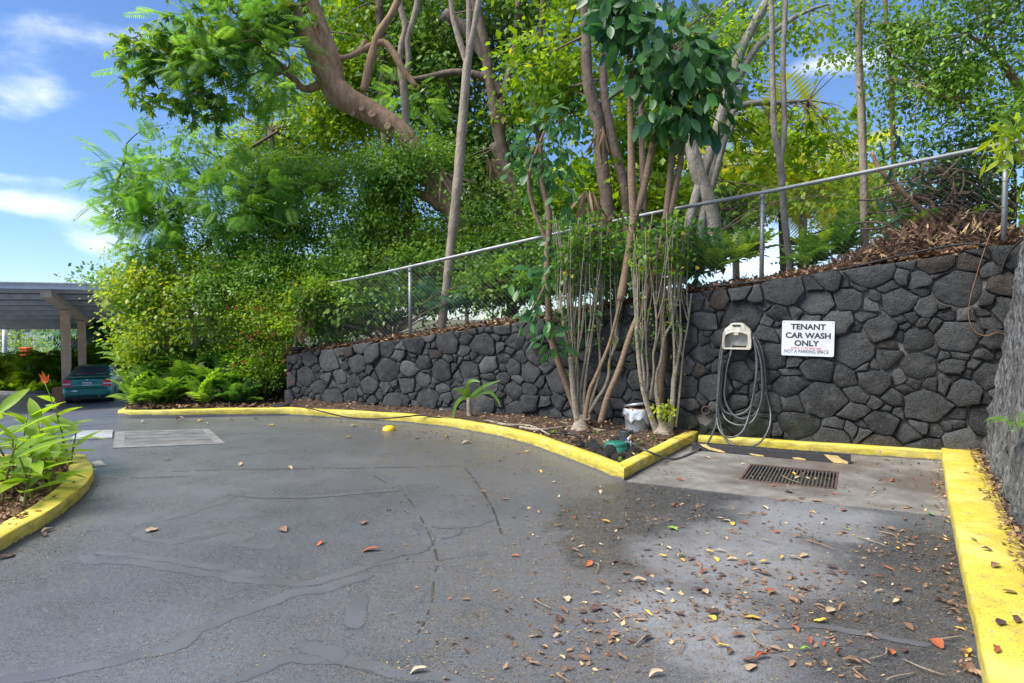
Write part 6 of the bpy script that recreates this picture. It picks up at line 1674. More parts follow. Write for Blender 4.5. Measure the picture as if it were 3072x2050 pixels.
panel('bumper_trim', [(-.005, .70, .575), (-.005, -.70, .575), (.0, -.70, .60), (.0, .70, .60)], MAT_TRIM, .01)
sp_ = MB(); sp_.prism([cp(.12, .72, 1.02), cp(.12, -.72, 1.02), cp(.26, -.72, 1.05), cp(.26, .72, 1.05)], (0, 0, .025)); sp_.build('spoiler', MAT_CARPAINT, car)
panel('scuff_mark', [(-.002, .55, .50), (-.002, .36, .47), (-.004, .30, .515), (-.004, .42, .55)], M('scuff', (.75, .77, .8), .7), .008)
mb = MB(); mb.lathe(cp(.125, 0, .93), [(.0, .012), (.03, .01), (.035, 0)], 12, -CF); mb.build('badge', MAT_ALLOY, car)
mb = MB(); mb.lathe(cp(.02, -.42, .27), [(.028, -.2), (.032, .06), (.026, .065), (.02, -.05)], 12, -CF); mb.build('exhaust_pipe', MAT_ALLOY, car)
mb = MB(); mb.box(cp(2.1, 0, .24), (1.55, 4.0, .14), rot=Matrix((CLf, CF, Vector((0, 0, 1)))).transposed()); mb.build('underbody', MAT_TRIM, car)
for x in (.86, 3.45):
    for sg in (1, -1):
        c = cp(x, sg * .76, .30)
        mb = MB(); mb.lathe(c, [(.19, -.10), (.27, -.10), (.295, -.07), (.30, 0), (.295, .07), (.27, .095), (.19, .095)], 24, CLf * sg); wh = mb.build('tyre', MAT_TYRE, car, True)
        mb = MB(); mb.lathe(c, [(.19, .05), (.19, .085), (.165, .09), (.15, .06), (.05, .05), (.04, .075), (0, .075)], 20, CLf * sg); mb.build('rim', MAT_ALLOY, wh)
        mb = MB(); mb.lathe(cp(x, sg * .857, .30), [(.315, -.02), (.315, .003), (.36, .004), (.365, -.02)], 24, CLf * sg); mb.build('wheel_arch', MAT_CARPAINT, car, True)
        mb = MB(); mb.lathe(cp(x, sg * .845, .30), [(0, .004), (.315, .006)], 24, CLf * sg)
        mb.build('wheel_well', MAT_TRIM, car)

# ================================================================== carport
BD = Vector((-.436, .90, 0)).normalized(); PD = Vector((BD.y, -BD.x, 0))
C0 = Vector((-16.1, 23.6, 0))
def cpt(q, p, z): return C0 + BD * q + PD * p + Vector((0, 0, z))
def rz_(q): return 2.62 - .098 * q
MAT_TANBEAM = M('tan_beam', (.54, .45, .36), .6, .15, 4)
MAT_TANCOL = M('tan_column', (.62, .40, .24), .65, .12, 4)
MAT_SHEET = M('roof_sheet', (.22, .25, .29), .55, .15, 3)
MAT_FASCIA = M('pale_fascia', (.55, .58, .62), .5, .12, 3)
MAT_PURLIN = M('purlin', (.55, .58, .63), .5, .12, 3)
crp = thing('carport', cpt(4.35, 0, Zg(-17.97, 27.5)), 'open carport with sloping metal roof on tan columns', 'carport')
slope_rot = Matrix((PD, BD, Vector((0, 0, 1)))).transposed() @ Matrix.Rotation(-math.atan(.098), 3, 'X')
mb = MB(); mb.box(cpt(8.8, 0, rz_(8.8) - .13), (.32, 17.6, .24), rot=slope_rot); mb.build('beam', MAT_TANBEAM, crp)
P0, P1 = -5.3, 2.75  # left end, out of view, cut short to let sun in underneath
for q, w in ((4.35, .31), (9.3, .31)):
    b = cpt(q, 0, 0); zb = Zg(b.x, b.y); zt = rz_(q) - .25
    mb = MB(); mb.box(Vector((b.x, b.y, (zb + zt) / 2)), (w, w, zt - zb), rot=Matrix((PD, BD, Vector((0, 0, 1)))).transposed()); c_o = mb.build('column', MAT_TANCOL, crp)
    mb = MB(); mb.box(Vector((b.x, b.y, zt - .01)) + Vector((0, 0, -.02)), (w + .12, w + .12, .03), rot=Matrix((PD, BD, Vector((0, 0, 1)))).transposed()); mb.build('cap_plate', MAT_TANBEAM, c_o)
    mb = MB(); mb.box(Vector((b.x, b.y, zb + .28)) - PD * .12, (w + .40, w + .15, .6), rot=Matrix((PD, BD, Vector((0, 0, 1)))).transposed()); mb.build('pedestal', M('orange_pedestal', (.42, .20, .11), .8, .25, 8) if 'orange_pedestal' not in bpy.data.materials else bpy.data.materials['orange_pedestal'], c_o)
for i in range(9):
    q = .9 + i * 2.0
    mb = MB(); mb.box(cpt(q, (P0 + P1) / 2, rz_(q) + .09), (P1 - P0, .07, .17), rot=slope_rot)
    mb.box(cpt(q + .03, (P0 + P1) / 2, rz_(q) + .0), (P1 - P0, .14, .015), rot=slope_rot); mb.build('purlin', MAT_PURLIN, crp)
v, f = [], []
nr = 70
for i in range(nr + 1):
    p = P0 + (P1 - P0) * i / nr
    for q in (-.1, 17.9): v.append(cpt(q, p, rz_(q) + .19 + (.03 if i % 2 else 0)))
f = [(2 * i, 2 * i + 1, 2 * i + 3, 2 * i + 2) for i in range(nr)]
mb = MB(); mb.add(v, f); o = mb.build('roof_sheet', MAT_SHEET, crp); so = o.modifiers.new('s', 'SOLIDIFY'); so.thickness = .01
mb = MB(); mb.box(cpt(-.12, (P0 + P1) / 2, rz_(0) + .10), (P1 - P0, .05, .20), rot=slope_rot); mb.box(cpt(-.16, (P0 + P1) / 2, rz_(0) + .205), (P1 - P0, .14, .03), rot=slope_rot); mb.build('fascia', MAT_FASCIA, crp)
for p in (P1, P0):
    mb = MB(); mb.box(cpt(8.9, p, rz_(8.9) + .11), (.05, 18, .20), rot=slope_rot); mb.build('fascia', MAT_FASCIA, crp)
for p in (-5.2, 1.6):
    for i in range(8):
        q = 1.0 + i * 2.0; mb = MB(); mb.box(cpt(q + 1.0, p, rz_(q + 1.0) + .03), (.05, 1.7, .03), rot=slope_rot); mb.build('brace', MAT_FASCIA, crp)

# --- bay line, low kerb, things beyond
def bandw(a, b, w, z, mat, name, parent=None):
    d = (b - a).normalized(); nn = Vector((-d.y, d.x, 0)) * w / 2; pts = []
    N_ = 14; v = []
    for i in range(N_ + 1):
        p = a.lerp(b, i / N_); zz = Zg(p.x, p.y) + z
        v += [(p.x + nn.x, p.y + nn.y, zz), (p.x - nn.x, p.y - nn.y, zz)]
    mb = MB(); mb.add(v, [(2 * i, 2 * i + 1, 2 * i + 3, 2 * i + 2) for i in range(N_)]); return mb.build(name, mat, parent)
pa = car_p - CF * .25 - PD * 1.25
bandw(pa, pa + CF * 4.2, .10, .006, M('line_white', (.72, .72, .70), .6), 'painted_line', road)
bandw(pa + PD * 2.7, pa + PD * 2.7 + CF * 4.2, .10, .006, bpy.data.materials['line_white'], 'painted_line', road)
kb_far = [at(-120, 1200, 30.5), at(60, 1197, 30.0), at(180, 1195, 31.0), at(420, 1190, 34)]
mb = MB()
for a, b in zip(kb_far[:-1], kb_far[1:]):
    d = (b - a); zz = Zg((a.x + b.x) / 2, (a.y + b.y) / 2); mb.box(Vector(((a.x + b.x) / 2, (a.y + b.y) / 2, zz + .06)), (d.length, .18, .14), math.atan2(d.y, d.x))
o = mb.build('kerb', MAT_CONC); tag(o, 'low grey concrete kerb in front of the palm hedge', 'kerb')

def fan_palm(base, h, seed, label, group):
    g_ = np.random.default_rng(seed); root = plant('fan_palm', label, 'palm', base, group)
    mb = MB()
    for k in range(4):
        a = g_.uniform(0, 6.28); mb.tube([base + Vector((math.cos(a) * .1, math.sin(a) * .1, 0)), base + Vector((math.cos(a) * .3, math.sin(a) * .3, h * .8))], [.018, .012], 5)
    o = mb.build('canes', BK_BROWN, root)
    n = 60; a = g_.uniform(0, 6.28, n); z = g_.uniform(.15, 1.0, n) * h; r = g_.uniform(.05, .45, n)
    P = np.stack([base.x + np.cos(a) * r, base.y + np.sin(a) * r, base.z + z], 1); el = g_.uniform(-.3, .9, n)
    D = np.stack([np.cos(a) * np.cos(el), np.sin(a) * np.cos(el), np.sin(el)], 1); N = np.stack([-np.cos(a) * np.sin(el), -np.sin(a) * np.sin(el), np.cos(el)], 1)
    leaves_obj('fans', [place(TL_FAN, P, D, N, g_.uniform(.35, .6, n))], LF_BRIGHT, root); return root
rr = random.Random(77)
for i in range(26):
    u = -60 + i * 19 + rr.uniform(-6, 6); t_ = 31.2 + rr.uniform(0, 1.6) + (max(0, u - 180) * .012)
    p = at(u, 1150, t_); p.z = Zg(p.x, p.y)
    fan_palm(p, rr.uniform(1.45, 1.85) * (1.15 if u > 250 else 1), 500 + i, 'fan palm in the dark green hedge behind the parked car', 'palms of the hedge')
for i in range(9):
    u = -40 + i * 26; p = at(u, 1185, 30.6 + rr.uniform(0, .6)); p.z = Zg(p.x, p.y)
    fern_plant(p, 26, .6, LF_BRIGHT, 'low leafy plant at the foot of the palm hedge', 'low plants below the hedge', 560 + i, T=TL_OVAL, lo=.1, hi=1.3, cat='plant', name='low_plant')
MAT_BLDG = M('white_wall', (.78, .79, .80), .7, .06, 2)
MAT_FAR_GLASS = M('window_glass_far', (.08, .10, .12), .2, .2)  # dark glass of the far windows
bl_c = at(130, 1000, 62)
bld = thing('white_building', Vector((bl_c.x, bl_c.y, -1.85)), 'low white building with flat roof far beyond the carport', 'building')
mb = MB(); mb.box(Vector((bl_c.x, bl_c.y + 4, .9)), (9.5, 8, 5.6)); mb.build('wall', MAT_BLDG, bld)
mb = MB(); mb.box(Vector((bl_c.x, bl_c.y + 3.7, 2.9)), (10.3, 9.0, 1.5)); mb.build('roof', MAT_BLDG, bld)
for i in range(5):
    x = bl_c.x - 3.8 + i * 1.9
    mb = MB(); mb.box(Vector((x, bl_c.y - .02, .9)), (1.3, .06, 1.3)); w_o = mb.build('window', MAT_FAR_GLASS, bld)
    mb = MB(); mb.box(Vector((x, bl_c.y - .06, .9)), (.07, .06, 1.3)); mb.build('frame', MAT_BLDG, w_o)
# orange bin, white post, sign post
ob = at(78, 1052, 40); zb = Zg(ob.x, ob.y)
ob.z = at(78, 1070, 40).z - .05
bin_ = thing('rubbish_bin', ob, 'orange wheeled bin standing beyond the palm hedge', 'bin')
MAT_BIN = M('orange_plastic', (.85, .16, .02), .5, .12)
mb = MB(); k = .02
pts0 = [ob + Vector((x * .17, y * .2, -1.0)) for x, y in ((-1, -1), (1, -1), (1, 1), (-1, 1))]; pts1 = [ob + Vector((x * .22, y * .25, .52)) for x, y in ((-1, -1), (1, -1), (1, 1), (-1, 1))]
mb.add(pts0 + pts1, [(0, 1, 5, 4), (1, 2, 6, 5), (2, 3, 7, 6), (3, 0, 4, 7), (4, 5, 6, 7)]); mb.build('body', MAT_BIN, bin_)
mb = MB(); mb.box(ob + Vector((0, 0, .55)), (.5, .58, .07)); mb.build('lid', MAT_BIN, bin_)
def post_thing(name, u, v0, v1, t, r, label, cat, mat):
    a, b = at(u, v1, t), at(u, v0, t); a.z = Zg(a.x, a.y); root = thing(name, a, label, cat)
    mb = MB(); mb.tube([a, b], r, 10); mb.build('post', mat, root, True); return root, b
wpst, top_ = post_thing('white_post', 14, 975, 1080, 38, .12, 'thick white post beyond the palm hedge', 'post', MAT_WHITE)
mb = MB(); mb.lathe(top_, [(.12, 0), (.14, .02), (.10, .08), (0, .1)], 12); mb.build('cap', MAT_WHITE, wpst)
spst, top_ = post_thing('sign_post', 220, 1038, 1085, 36, .06, 'small white post with a red topped plate seen past the column', 'sign', MAT_WHITE)
mb = MB(); mb.box(top_ + Vector((0, -.05, .0)), (.26, .03, .34)); mb.build('plate', MAT_WHITE, spst)
mb = MB(); mb.box(top_ + Vector((0, -.06, .22)), (.46, .03, .14)); mb.build('red_plate', MAT_TAIL, spst)

# --- far trees beyond the carport
def far_tree(u, v, t, w, h, mat, seed, label, T=TL_SMALL, size=.34, ncl=110, per=16):
    c = at(u, v, t); base = Vector((c.x, c.y, Zg(c.x, c.y))); root = plant('far_tree', label, 'tree', base, 'trees beyond the carport')
    mb = MB(); mb.tube([base, base.lerp(Vector(c), .6), Vector(c)], [.22, .16, .08], 8, 3); mb.build('trunk', BK_DARK, root, True)
    blobs = [(tuple(c + Vector((random.Random(seed + k).uniform(-.5, .5) * w, random.Random(seed + k + 9).uniform(-.4, .4) * w, random.Random(seed + k + 5).uniform(-.45, .45) * h))), (w * .45, w * .45, h * .4), 1) for k in range(5)]
    P, D, N, S = clusters(blobs, ncl, per, .4, size, seed, fill=.5); leaves_obj('crown', [place(T, P, D, N, S)], mat, root)
for i, (u, v, t, w, h, m_, lab) in enumerate(((-40, 1010, 52, 6, 6, LF_BRIGHT, 'light green tree left of the white building'), (55, 1000, 56, 4, 5, LF_FICUS, 'round green tree beside the white building'), (190, 1010, 50, 5, 4.2, LF_BRIGHT, 'small bright tree in front of the white building'), (330, 1000, 44, 6, 6, LF_SILVER, 'bluish feathery tree beyond the carport columns'),
                                               (270, 985, 58, 7, 7, LF_FICUS, 'leafy tree behind the carport'), (430, 960, 48, 7, 8, LF_FICUS, 'tall tree behind the yellow-green shrub'), (560, 950, 44, 7, 8, LF_DARK, 'dark tree behind the flowering bush'), (130, 1062, 46, 3.4, 2.4, LF_FICUS, 'clipped round bush in front of the white building'), (-150, 1000, 60, 8, 8, LF_DARK, 'dark far tree beyond the left edge of carport'),
                                               (700, 900, 46, 8, 8, LF_DARK, 'far dark tree behind the ficus tree'), (250, 1062, 43, 3, 2.2, LF_BRIGHT, 'bright low bush behind the sign post'), (380, 1075, 40, 3.4, 2.6, LF_BRIGHT, 'yellowish low bush beside the carport'), (900, 880, 50, 9, 9, LF_DARK, 'far tree closing the view behind the fence'), (1150, 860, 52, 9, 9, LF_DARK, 'far leafy tree seen through the chain link'), (1400, 850, 52, 9, 8, LF_FICUS, 'far green tree behind the first pale shrub'))):
    far_tree(u, v, t, w, h, m_, 600 + 13 * i, lab, ncl=110 if w > 5 else 70, size=.30 if w > 5 else .22)
silver = plant('feathery_tree', 'silvery feathery tree hanging over the end of the carport', 'tree', Vector((at(345, 1100, 36).x, 36, -1.8)))
trunks(silver, [[(262, 860, 7), (262, 780, 6), (258, 720, 5)]], 36, BK_DARK)
P, D, N, S = clusters([dblob(245, 790, 36, 34, 30, 1), dblob(262, 760, 36, 40, 25, .8), dblob(225, 780, 36, 25, 25, .5)], 26, 4, .4, 1.3, 701, droop=.8, up=.6)
leaves_obj('crown', [place(TL_BIPIN, P, D, N, S)], LF_SILVER, silver)

# ================================================================== litter
def curl_leaf(kind, seed):
    """one dry leaf, about 1 long, curled"""
    rr = random.Random(seed); n = 6; v, f = [], []
    w = {'broad': .26, 'narrow': .16, 'crisp': .30}[kind]; bend = rr.uniform(.3, 1.0); roll = rr.uniform(.4, 1.5)
    for i in range(n + 1):
        x = i / n; pw = w * max(.04, math.sin(math.pi * (.06 + .90 * x))) ** .8
        z0 = .18 * math.sin(x * 3.1 * bend) + .05 * math.sin(x * 9 + seed)
        for k in range(5):
            s = (k - 2) / 2; v.append((x - .5, s * pw * math.cos(s * roll * .5) + .05 * math.sin(x * 7 + seed), z0 + abs(s) ** 1.6 * pw * roll * .7 + .03 * math.sin(x * 13 + k)))
    f = [(i * 5 + k, (i + 1) * 5 + k, (i + 1) * 5 + k + 1, i * 5 + k + 1) for i in range(n) for k in range(4)]
    zmin = min(p[2] for p in v); v = [(a, b, c - zmin) for a, b, c in v]
    return mesh_from('fallen_leaf', v, f, True)
def dry_mat(name, a, b):
    t = NT(name); c = t.mix(t.obj_random(), a, b); c = t.mix(t.ramp(t.noise(6, 4, .6), .5, .75, 0, .6), c, tuple(x * .45 for x in a))
    t.color(c).rough(.7); return t.mat
DRY = {'brown': dry_mat('dry_brown', (.13, .068, .04), (.27, .16, .10)), 'dark': dry_mat('dry_dark', (.055, .03, .025), (.12, .06, .045)), 'red': dry_mat('dry_red', (.23, .055, .025), (.42, .11, .035)), 'tan': dry_mat('dry_tan', (.34, .24, .14), (.52, .42, .28)), 'yellow': dry_mat('dry_yellow', (.50, .30, .04), (.68, .45, .06)), 'green': dry_mat('fresh_green', (.12, .26, .03), (.22, .36, .05))}
leaf_meshes = {}
for m_name, m_ in DRY.items():
    leaf_meshes[m_name] = []
    for k in range(6):
        me = curl_leaf(('broad', 'narrow', 'crisp')[k % 3], k + len(m_name) * 7); me.materials.append(m_); leaf_meshes[m_name].append(me)
LABELS = {'brown': ('curled dry brown leaf lying on the asphalt or slab', 'brown leaves on the asphalt'), 'dark': ('shrivelled dark brown leaf lying on the asphalt or slab', 'dark leaves on the asphalt'), 'red': ('orange-red fallen leaf lying on the asphalt or slab', 'red leaves on the asphalt'), 'tan': ('pale tan dry leaf lying on the asphalt or slab', 'tan leaves on the asphalt'), 'yellow': ('bright yellow fallen leaf lying on the asphalt or slab', 'yellow leaves on the asphalt'), 'green': ('small fresh green leaf lying on the asphalt or slab', 'green leaves on the asphalt')}
rr = random.Random(99)
def drop_leaf(kind, p, L, lab=None, grp=None):
    o = bpy.data.objects.new('fallen_leaf', rr.choice(leaf_meshes[kind])); col.objects.link(o)
    o.location = (p.x, p.y, p.z + .004); s = L; o.scale = (s, s * rr.uniform(.8, 1.2), s * rr.uniform(.25, .7)); o.rotation_euler = (rr.uniform(-.15, .15), rr.uniform(-.15, .15), rr.uniform(0, 6.28))
    on_slab = lab is None and in_poly(p.x, p.y, pad)
    base_l, base_g = LABELS[kind]
    if on_slab: base_l, base_g = base_l.replace('the asphalt or slab', 'the concrete wash slab'), base_g.replace('asphalt', 'slab')
    elif lab is None:
        where = 'the leaf-strewn asphalt before the wash bay' if p.x > .3 and p.y < 7 else ('the asphalt along the long kerb' if p.y > 7.5 else 'the open asphalt of the driveway')
        base_l, base_g = base_l.replace('the asphalt or slab', where), base_g
    return tag(o, lab or base_l, 'leaf', grp or base_g)
KINDS_W = ('brown',) * 12 + ('dark',) * 7 + ('red',) * 2 + ('tan',) * 4 + ('yellow',) * 2 + ('green',)
# positions read off the photograph (region 1536..3072 x 1316..2050, enlarged 1/0.6536)
SPOTS = [(640, 280, 'red'), (745, 310, 'brown'), (290, 365, 'red'), (430, 382, 'yellow'), (640, 398, 'brown'), (725, 375, 'brown'), (500, 410, 'dark'), (1065, 385, 'red'), (1425, 390, 'tan'), (1010, 432, 'red'), (1215, 430, 'red'), (1310, 415, 'red'), (1310, 450, 'brown'), (405, 488, 'tan'), (715, 505, 'tan'), (905, 522, 'yellow'), (955, 518, 'tan'), (765, 540, 'tan'), (1000, 542, 'brown'), (1090, 535, 'tan'), (1235, 550, 'yellow'), (1295, 550, 'tan'), (1340, 540, 'tan'), (1160, 570, 'yellow'), (1065, 572, 'red'), (855, 582, 'brown'), (880, 612, 'red'), (960, 628, 'dark'), (1395, 615, 'red'), (1160, 622, 'brown'), (585, 655, 'tan'), (470, 565, 'brown'), (510, 570, 'dark'), (310, 540, 'brown'), (355, 578, 'red'), (410, 662, 'brown'), (1065, 657, 'tan'), (1110, 660, 'brown'), (1385, 685, 'brown'), (1185, 698, 'red'), (890, 705, 'tan'), (860, 695, 'dark'), (1680, 635, 'red'), (1725, 597, 'red'), (1465, 592, 'dark'), (1610, 665, 'tan'), (1685, 705, 'tan'), (1815, 698, 'brown'), (1770, 505, 'yellow'), (1850, 455, 'red'), (1635, 520, 'brown'), (1605, 585, 'tan'), (1845, 600, 'red'), (1970, 460, 'brown'), (1730, 460, 'dark'), (575, 752, 'brown'), (385, 785, 'dark'), (385, 712, 'tan'), (625, 805, 'yellow'), (480, 815, 'tan'), (770, 808, 'dark'), (215, 830, 'dark'), (235, 790, 'brown'), (355, 845, 'dark'), (1105, 825, 'yellow'), (925, 800, 'dark'), (1290, 745, 'brown'), (1460, 790, 'tan'), (1510, 775, 'brown'), (1425, 750, 'dark'), (1590, 812, 'brown'), (1820, 865, 'brown'), (1770, 750, 'tan'), (1300, 875, 'red'), (1370, 930, 'red'), (1650, 915, 'brown'), (1345, 970, 'green'), (720, 900, 'brown'), (205, 905, 'tan'), (390, 945, 'brown'), (450, 920, 'brown'), (620, 920, 'dark'), (1035, 905, 'brown'), (1145, 1005, 'red'), (1095, 1025, 'dark'), (1095, 1052, 'tan'), (265, 1005, 'dark'), (660, 1085, 'tan'), (1745, 985, 'red'), (1800, 975, 'dark'), (1950, 945, 'red'), (2055, 875, 'yellow'), (2030, 790, 'brown'), (2090, 990, 'yellow'), (2100, 1060, 'brown'), (2140, 1085, 'tan'), (1285, 1035, 'brown'), (500, 1005, 'brown'), (190, 200, 'tan'), (400, 250, 'tan'), (70, 60, 'yellow'), (140, 125, 'yellow'), (660, 230, 'tan'), (770, 192, 'red'), (1480, 255, 'red'), (1520, 330, 'red'), (1660, 250, 'tan'), (1745, 197, 'red'), (1935, 208, 'red'), (1820, 318, 'dark'), (1200, 220, 'red'), (1060, 117, 'tan'), (1270, 250, 'dark'), (1330, 275, 'dark'), (1400, 290, 'brown'), (1240, 280, 'brown'), (1160, 320, 'tan'), (1150, 345, 'red'), (740, 310, 'red'), (15, 540, 'red'), (1465, 620, 'dark'), (1800, 370, 'brown'), (1850, 395, 'brown'), (1740, 418, 'brown'), (1920, 350, 'green')]
for x, y, k in SPOTS:
    p = on_z(1536 + x * .6536, 1316 + y * .6536, .006)
    drop_leaf(k, p, rr.uniform(.048, .098))
n_made = len(SPOTS)
while n_made < 262:
    u = rr.uniform(1150, 2900); v = rr.uniform(1290, 2040)
    # denser towards the wash bay
    if rr.random() > (.25 + .75 * min(1, max(0, (u - 1300) / 600))): continue
    p = on_z(u, v, .004)
    if in_poly(p.x, p.y, [Vector((q[0], q[1], 0)) for q in bed]) or u > 2820 + (v - 1387) * .18: continue
    if v < 1445 and u > 1870 and u < 2100: continue
    if noise.noise(Vector((p.x * 1.1, p.y * 1.1, 7))) < rr.uniform(-.5, .4): continue
    drop_leaf(rr.choice(KINDS_W), p, rr.uniform(.03, .085)); n_made += 1
for (u, v, k) in ((430, 1265, 'tan'), (620, 1272, 'tan'), (600, 1262, 'yellow'), (690, 1260, 'tan'), (770, 1258, 'brown'), (815, 1277, 'yellow'), (1045, 1313, 'yellow'), (540, 1258, 'brown'), (1340, 1310, 'yellow'), (1400, 1330, 'tan'), (870, 1405, 'tan'), (455, 1592, 'tan'), (850, 1590, 'brown'), (962, 1632, 'red'), (1112, 1652, 'red'), (500, 1382, 'tan'), (720, 1395, 'tan'), (930, 1259, 'brown'), (1060, 1278, 'tan'), (1250, 1315, 'brown'), (1090, 1570, 'brown'), (142, 1595, 'tan'), (128, 1608, 'dark'), (20, 1672, 'dark')):
    drop_leaf(k, on_z(u, v, .004), rr.uniform(.09, .15))
for (u, v, k) in ((2920, 1620, 'dark'), (2960, 1650, 'dark'), (3010, 1632, 'brown'), (2985, 1700, 'brown'), (3030, 1780, 'brown'), (2940, 1470, 'dark'), (2990, 1950, 'red'), (3050, 1860, 'dark'), (3000, 1870, 'dark'), (2960, 1500, 'brown'), (2900, 1420, 'dark')):
    drop_leaf(k, on_z(u, v, .153), rr.uniform(.05, .09), 'dry leaf lying on top of the wide yellow kerb', 'leaves on the wide kerb')

def scatter_stuff(name, pts, size, mat, label, cat, seed, flat=.25, T=T_leaf(.3, .1, .1)):
    g_ = np.random.default_rng(seed); P = np.array([tuple(p) for p in pts]); n = len(P)
    a = g_.uniform(0, 6.28, n); D = np.stack([np.cos(a), np.sin(a), g_.normal(0, flat, n)], 1); N = np.stack([g_.normal(0, flat, n), g_.normal(0, flat, n), np.ones(n)], 1)
    S = size * g_.uniform(.4, 1.5, n)
    return tag(leaves_obj(name, [place(T, P, D, N, S)], mat, None), label, cat, kind='stuff')
LIT_A = leaf_mat('litter_leaf', (.09, .05, .03), (.33, .20, .12), (.50, .36, .18), .12, trans=.05, rough=.8)
LIT_Y = leaf_mat('yellow_crumbs', (.22, .15, .06), (.50, .36, .13), (.12, .07, .045), .35, trans=.0, rough=.8)
LIT_M = leaf_mat('mulch_chip', (.13, .065, .038), (.38, .22, .13), (.5, .38, .26), .1, trans=0, rough=.85)
# litter on the slope behind the crest
pts = []
for i in range(9000):
    s = rr.uniform(-.4, WLEN + .2); d = abs(rr.gauss(0, .5)) + .03
    if s > 7 and rr.random() < .35: continue
    zt = wall_top(min(max(s, 0), WLEN)); p = wp(s, zt - .02 + .10 * min(d, 1.5) + rr.uniform(.0, .05), -d); pts.append(p)
scatter_stuff('leaf_litter', pts, .085, LIT_A, 'brown leaf litter piled along the crest of the stone wall', 'leaf litter', 801, .45)
pts = []
for i in range(3000):
    a, b = rr.gauss(0, 1), rr.gauss(0, 1); s = .55 + a * .6; d = .75 + b * .33; h = .55 * math.exp(-(a * a + b * b) * .5) * rr.random() ** .6
    if d < .12 or s < -.5: continue
    pts.append(wp(s, wall_top(max(s, 0)) + .04 + h, -d))
scatter_stuff('brush_pile', pts, .15, LIT_A, 'heap of dry brown brush and leaves above the wall corner', 'brush', 808, .8, T_leaf(.12, .05, .1))
pts = []
for i in range(4200):
    u = rr.uniform(380, 860); v = rr.uniform(1170, 1235); p = on_z(u, v, .12); p.z = .11 + rr.uniform(0, .02)
    if in_poly(p.x, p.y, [Vector((q[0], q[1], 0)) for q in bed2]) and v < 1222: pts.append(p)
scatter_stuff('leaf_litter', pts[:1800], .08, LIT_A, 'brown leaf litter below the flowering bush', 'leaf litter', 802, .35)
bedv = [Vector((q[0], q[1], 0)) for q in bed]
pts = []
while len(pts) < 2300:
    p = Vector((rr.uniform(-4.5, 2.6), rr.uniform(7.4, 12.8), 0))
    if in_poly(p.x, p.y, bedv):
        p.z = .075 + .11 * max(0, 1 - WN.dot(p - WR) / .7) + noise.noise(Vector((p.x * 2, p.y * 2, 3))) * .05 + rr.uniform(0, .02) + .012; pts.append(p)
scatter_stuff('leaf_litter', pts, .045, LIT_A, 'crumbled brown leaves and bark on the soil bed', 'leaf litter', 803, .35)
pts = []
while len(pts) < 5200:
    p = Vector((rr.uniform(-8, -3.0), rr.uniform(3.5, 8.2), 0))
    if in_poly(p.x, p.y, [Vector((q.x, q.y, 0)) for q in isl_in]): p.z = .075 + rr.uniform(0, .035) + noise.noise(Vector((p.x * 2, p.y * 2, 3))) * .04; pts.append(p)
scatter_stuff('mulch_chips', pts, .05, LIT_M, 'bark mulch chips inside the planted island', 'mulch', 804, .4, T_leaf(.35, .15, .05))
pts = []
for i in range(1500):
    k = rr.random(); a = kr[0].lerp(kr[4], k); off = rr.uniform(.28, .5); p = Vector((a.x + .863 * off, a.y - .505 * off, .155 + rr.uniform(-.01, .03))); pts.append(p)
scatter_stuff('leaf_litter', pts, .035, LIT_A, 'dirt and leaf bits between wide kerb and rock wall', 'leaf litter', 805, .4)
# crumbs on the asphalt
pts = []
while len(pts) < 9000:
    u, v = rr.uniform(0, 2950), rr.uniform(1260, 2050)
    if rr.random() > .10 + .9 * min(1, max(0, (u - 900) / 700)) * min(1, (2250 - v) / 700): continue
    p = on_z(u, v, .005)
    if in_poly(p.x, p.y, bedv) or noise.noise(Vector((p.x * 1.4, p.y * 1.4, 2))) < rr.uniform(-.6, .35): continue
    pts.append(p)
for i in range(1300):
    k = rr.random(); j = min(int(k * 8) + 1, 9); a = ki[j].lerp(ki[j + 1], rr.random()); o_ = abs(rr.gauss(0, .28)); p = Vector((a.x + o_ * .9, a.y - o_ * .35, .005)); pts.append(p)
scatter_stuff('leaf_crumbs', pts, .011, LIT_Y, 'tiny yellowish leaf crumbs strewn over the asphalt', 'leaf crumbs', 806, .2)
pts = []
while len(pts) < 1500:
    u, v = rr.uniform(1200, 2930), rr.uniform(1300, 2050)
    p = on_z(u, v, .006)
    if in_poly(p.x, p.y, bedv) or u > 2815 + (v - 1387) * .18 or noise.noise(Vector((p.x * 1.1, p.y * 1.1, 7))) < rr.uniform(-.35, .45): continue
    if rr.random() > .15 + .85 * min(1, max(0, (u - 1500) / 500)): continue
    pts.append(p)
for i in range(260):
    k = rr.random(); a = kr[1].lerp(kr[5], k); off = -abs(rr.gauss(0, .05)) - .01; pts.append(Vector((a.x + .863 * off, a.y - .505 * off, .01 + rr.uniform(0, .02))))
for i in range(160):
    a = kp[8].lerp(kp[12], rr.random()); pts.append(Vector((a.x + rr.gauss(0, .3), a.y - abs(rr.gauss(0, .15)) - .03, .008)))
pts = [p for p in pts if not in_poly(p.x, p.y, bedv)]
scatter_stuff('leaf_fragments', pts, .032, LIT_A, 'broken brown leaf fragments strewn about the wash bay asphalt', 'leaf litter', 807, .3)
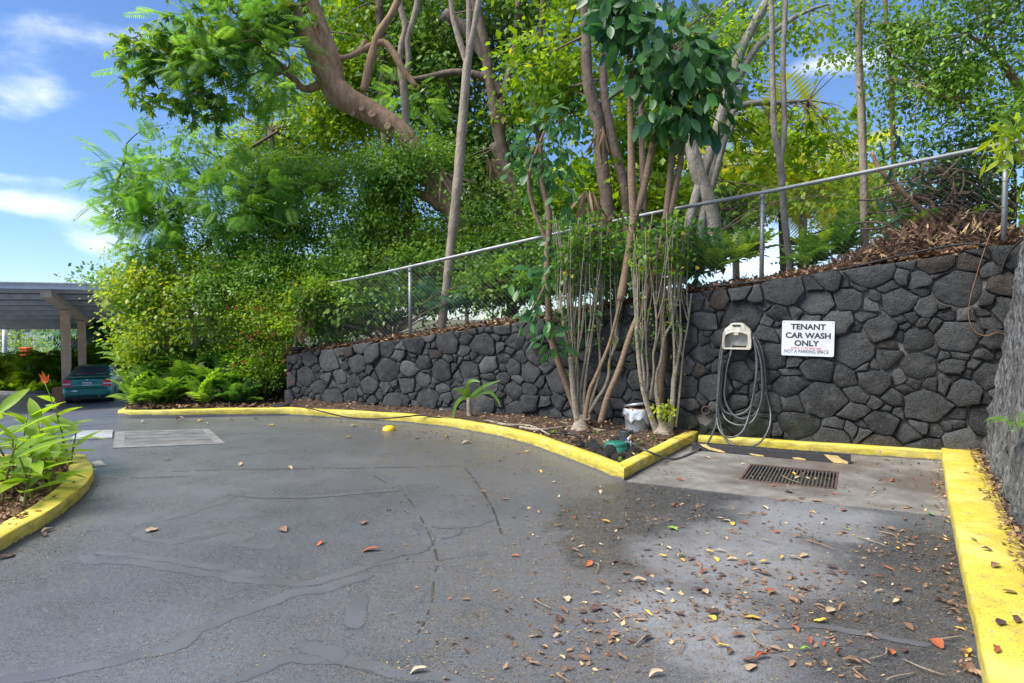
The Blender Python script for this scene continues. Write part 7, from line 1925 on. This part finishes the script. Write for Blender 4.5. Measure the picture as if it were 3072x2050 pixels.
# twigs on the asphalt
for i, (x0, y0, x1, y1) in enumerate(((1680, 425, 1770, 465), (1580, 450, 1725, 495), (1145, 460, 1210, 480), (1350, 465, 1480, 510), (1720, 960, 1640, 1010), (1800, 1015, 2000, 1090), (1610, 1050, 1630, 1110), (1720, 1110, 1850, 1075), (120, 730, 180, 780), (240, 1085, 275, 1123), (385, 570, 385, 615), (1100, 890, 1240, 970), (1200, 285, 1340, 280), (1240, 170, 1330, 205), (1040, 345, 1170, 345), (740, 930, 765, 985), (1970, 920, 2050, 908), (565, 950, 610, 900))):
    a, b = on_z(1536 + x0 * .6536, 1316 + y0 * .6536, .012), on_z(1536 + x1 * .6536, 1316 + y1 * .6536, .012)
    m_ = a.lerp(b, .5) + Vector((rr.uniform(-.06, .06), rr.uniform(-.06, .06), .012))
    mb = MB(); mb.tube([a, m_, b], [.005, .0045, .003], 5, 4); o = mb.build('twig', BK_PALE if i % 3 else BK_BROWN, None, True); tag(o, 'thin dry twig lying on the ground near the wash bay', 'twig', 'twigs near the wash bay')
# roots and weeds in the bed
for i, pth in enumerate(([(1560, 1282), (1620, 1290), (1680, 1283), (1725, 1278)], [(1640, 1262), (1690, 1270), (1735, 1275)], [(1455, 1262), (1520, 1275), (1590, 1278), (1650, 1305)], [(1765, 1283), (1800, 1292), (1840, 1290)], [(1750, 1268), (1800, 1262), (1850, 1264)])):
    mb = MB(); mb.tube([on_z(u, v, .115 + .012 * (k % 2)) for k, (u, v) in enumerate(pth)], [.022, .02, .016, .01][:len(pth)], 7, 5); o = mb.build('root', BK_TAN, None, True); tag(o, 'pale surface root creeping over the soil near the first shrub', 'root', 'roots in the bed')
for i, (u, v) in enumerate(((1590, 1270), (1660, 1300), (1700, 1275), (1760, 1265), (1790, 1300), (1920, 1330), (1990, 1335), (2030, 1325), (1960, 1320), (1480, 1252), (1830, 1280), (1860, 1385))):
    p = on_z(u, v, .11); fern_plant(p, 10, .045, LF_SHOOT, 'tiny green weed seedling on the bare soil', 'weeds in the soil bed', 900 + i, T=TL_OVAL, lo=.2, hi=1.2, cat='weed', name='weed')
fern_plant(RB + RDIR * 2.9 - RN * .05 + Vector((0, 0, .85)), 6, .22, LF_FERN, 'small fern sprouting from the grey rock wall', None, 930, lo=-.4, hi=.5)
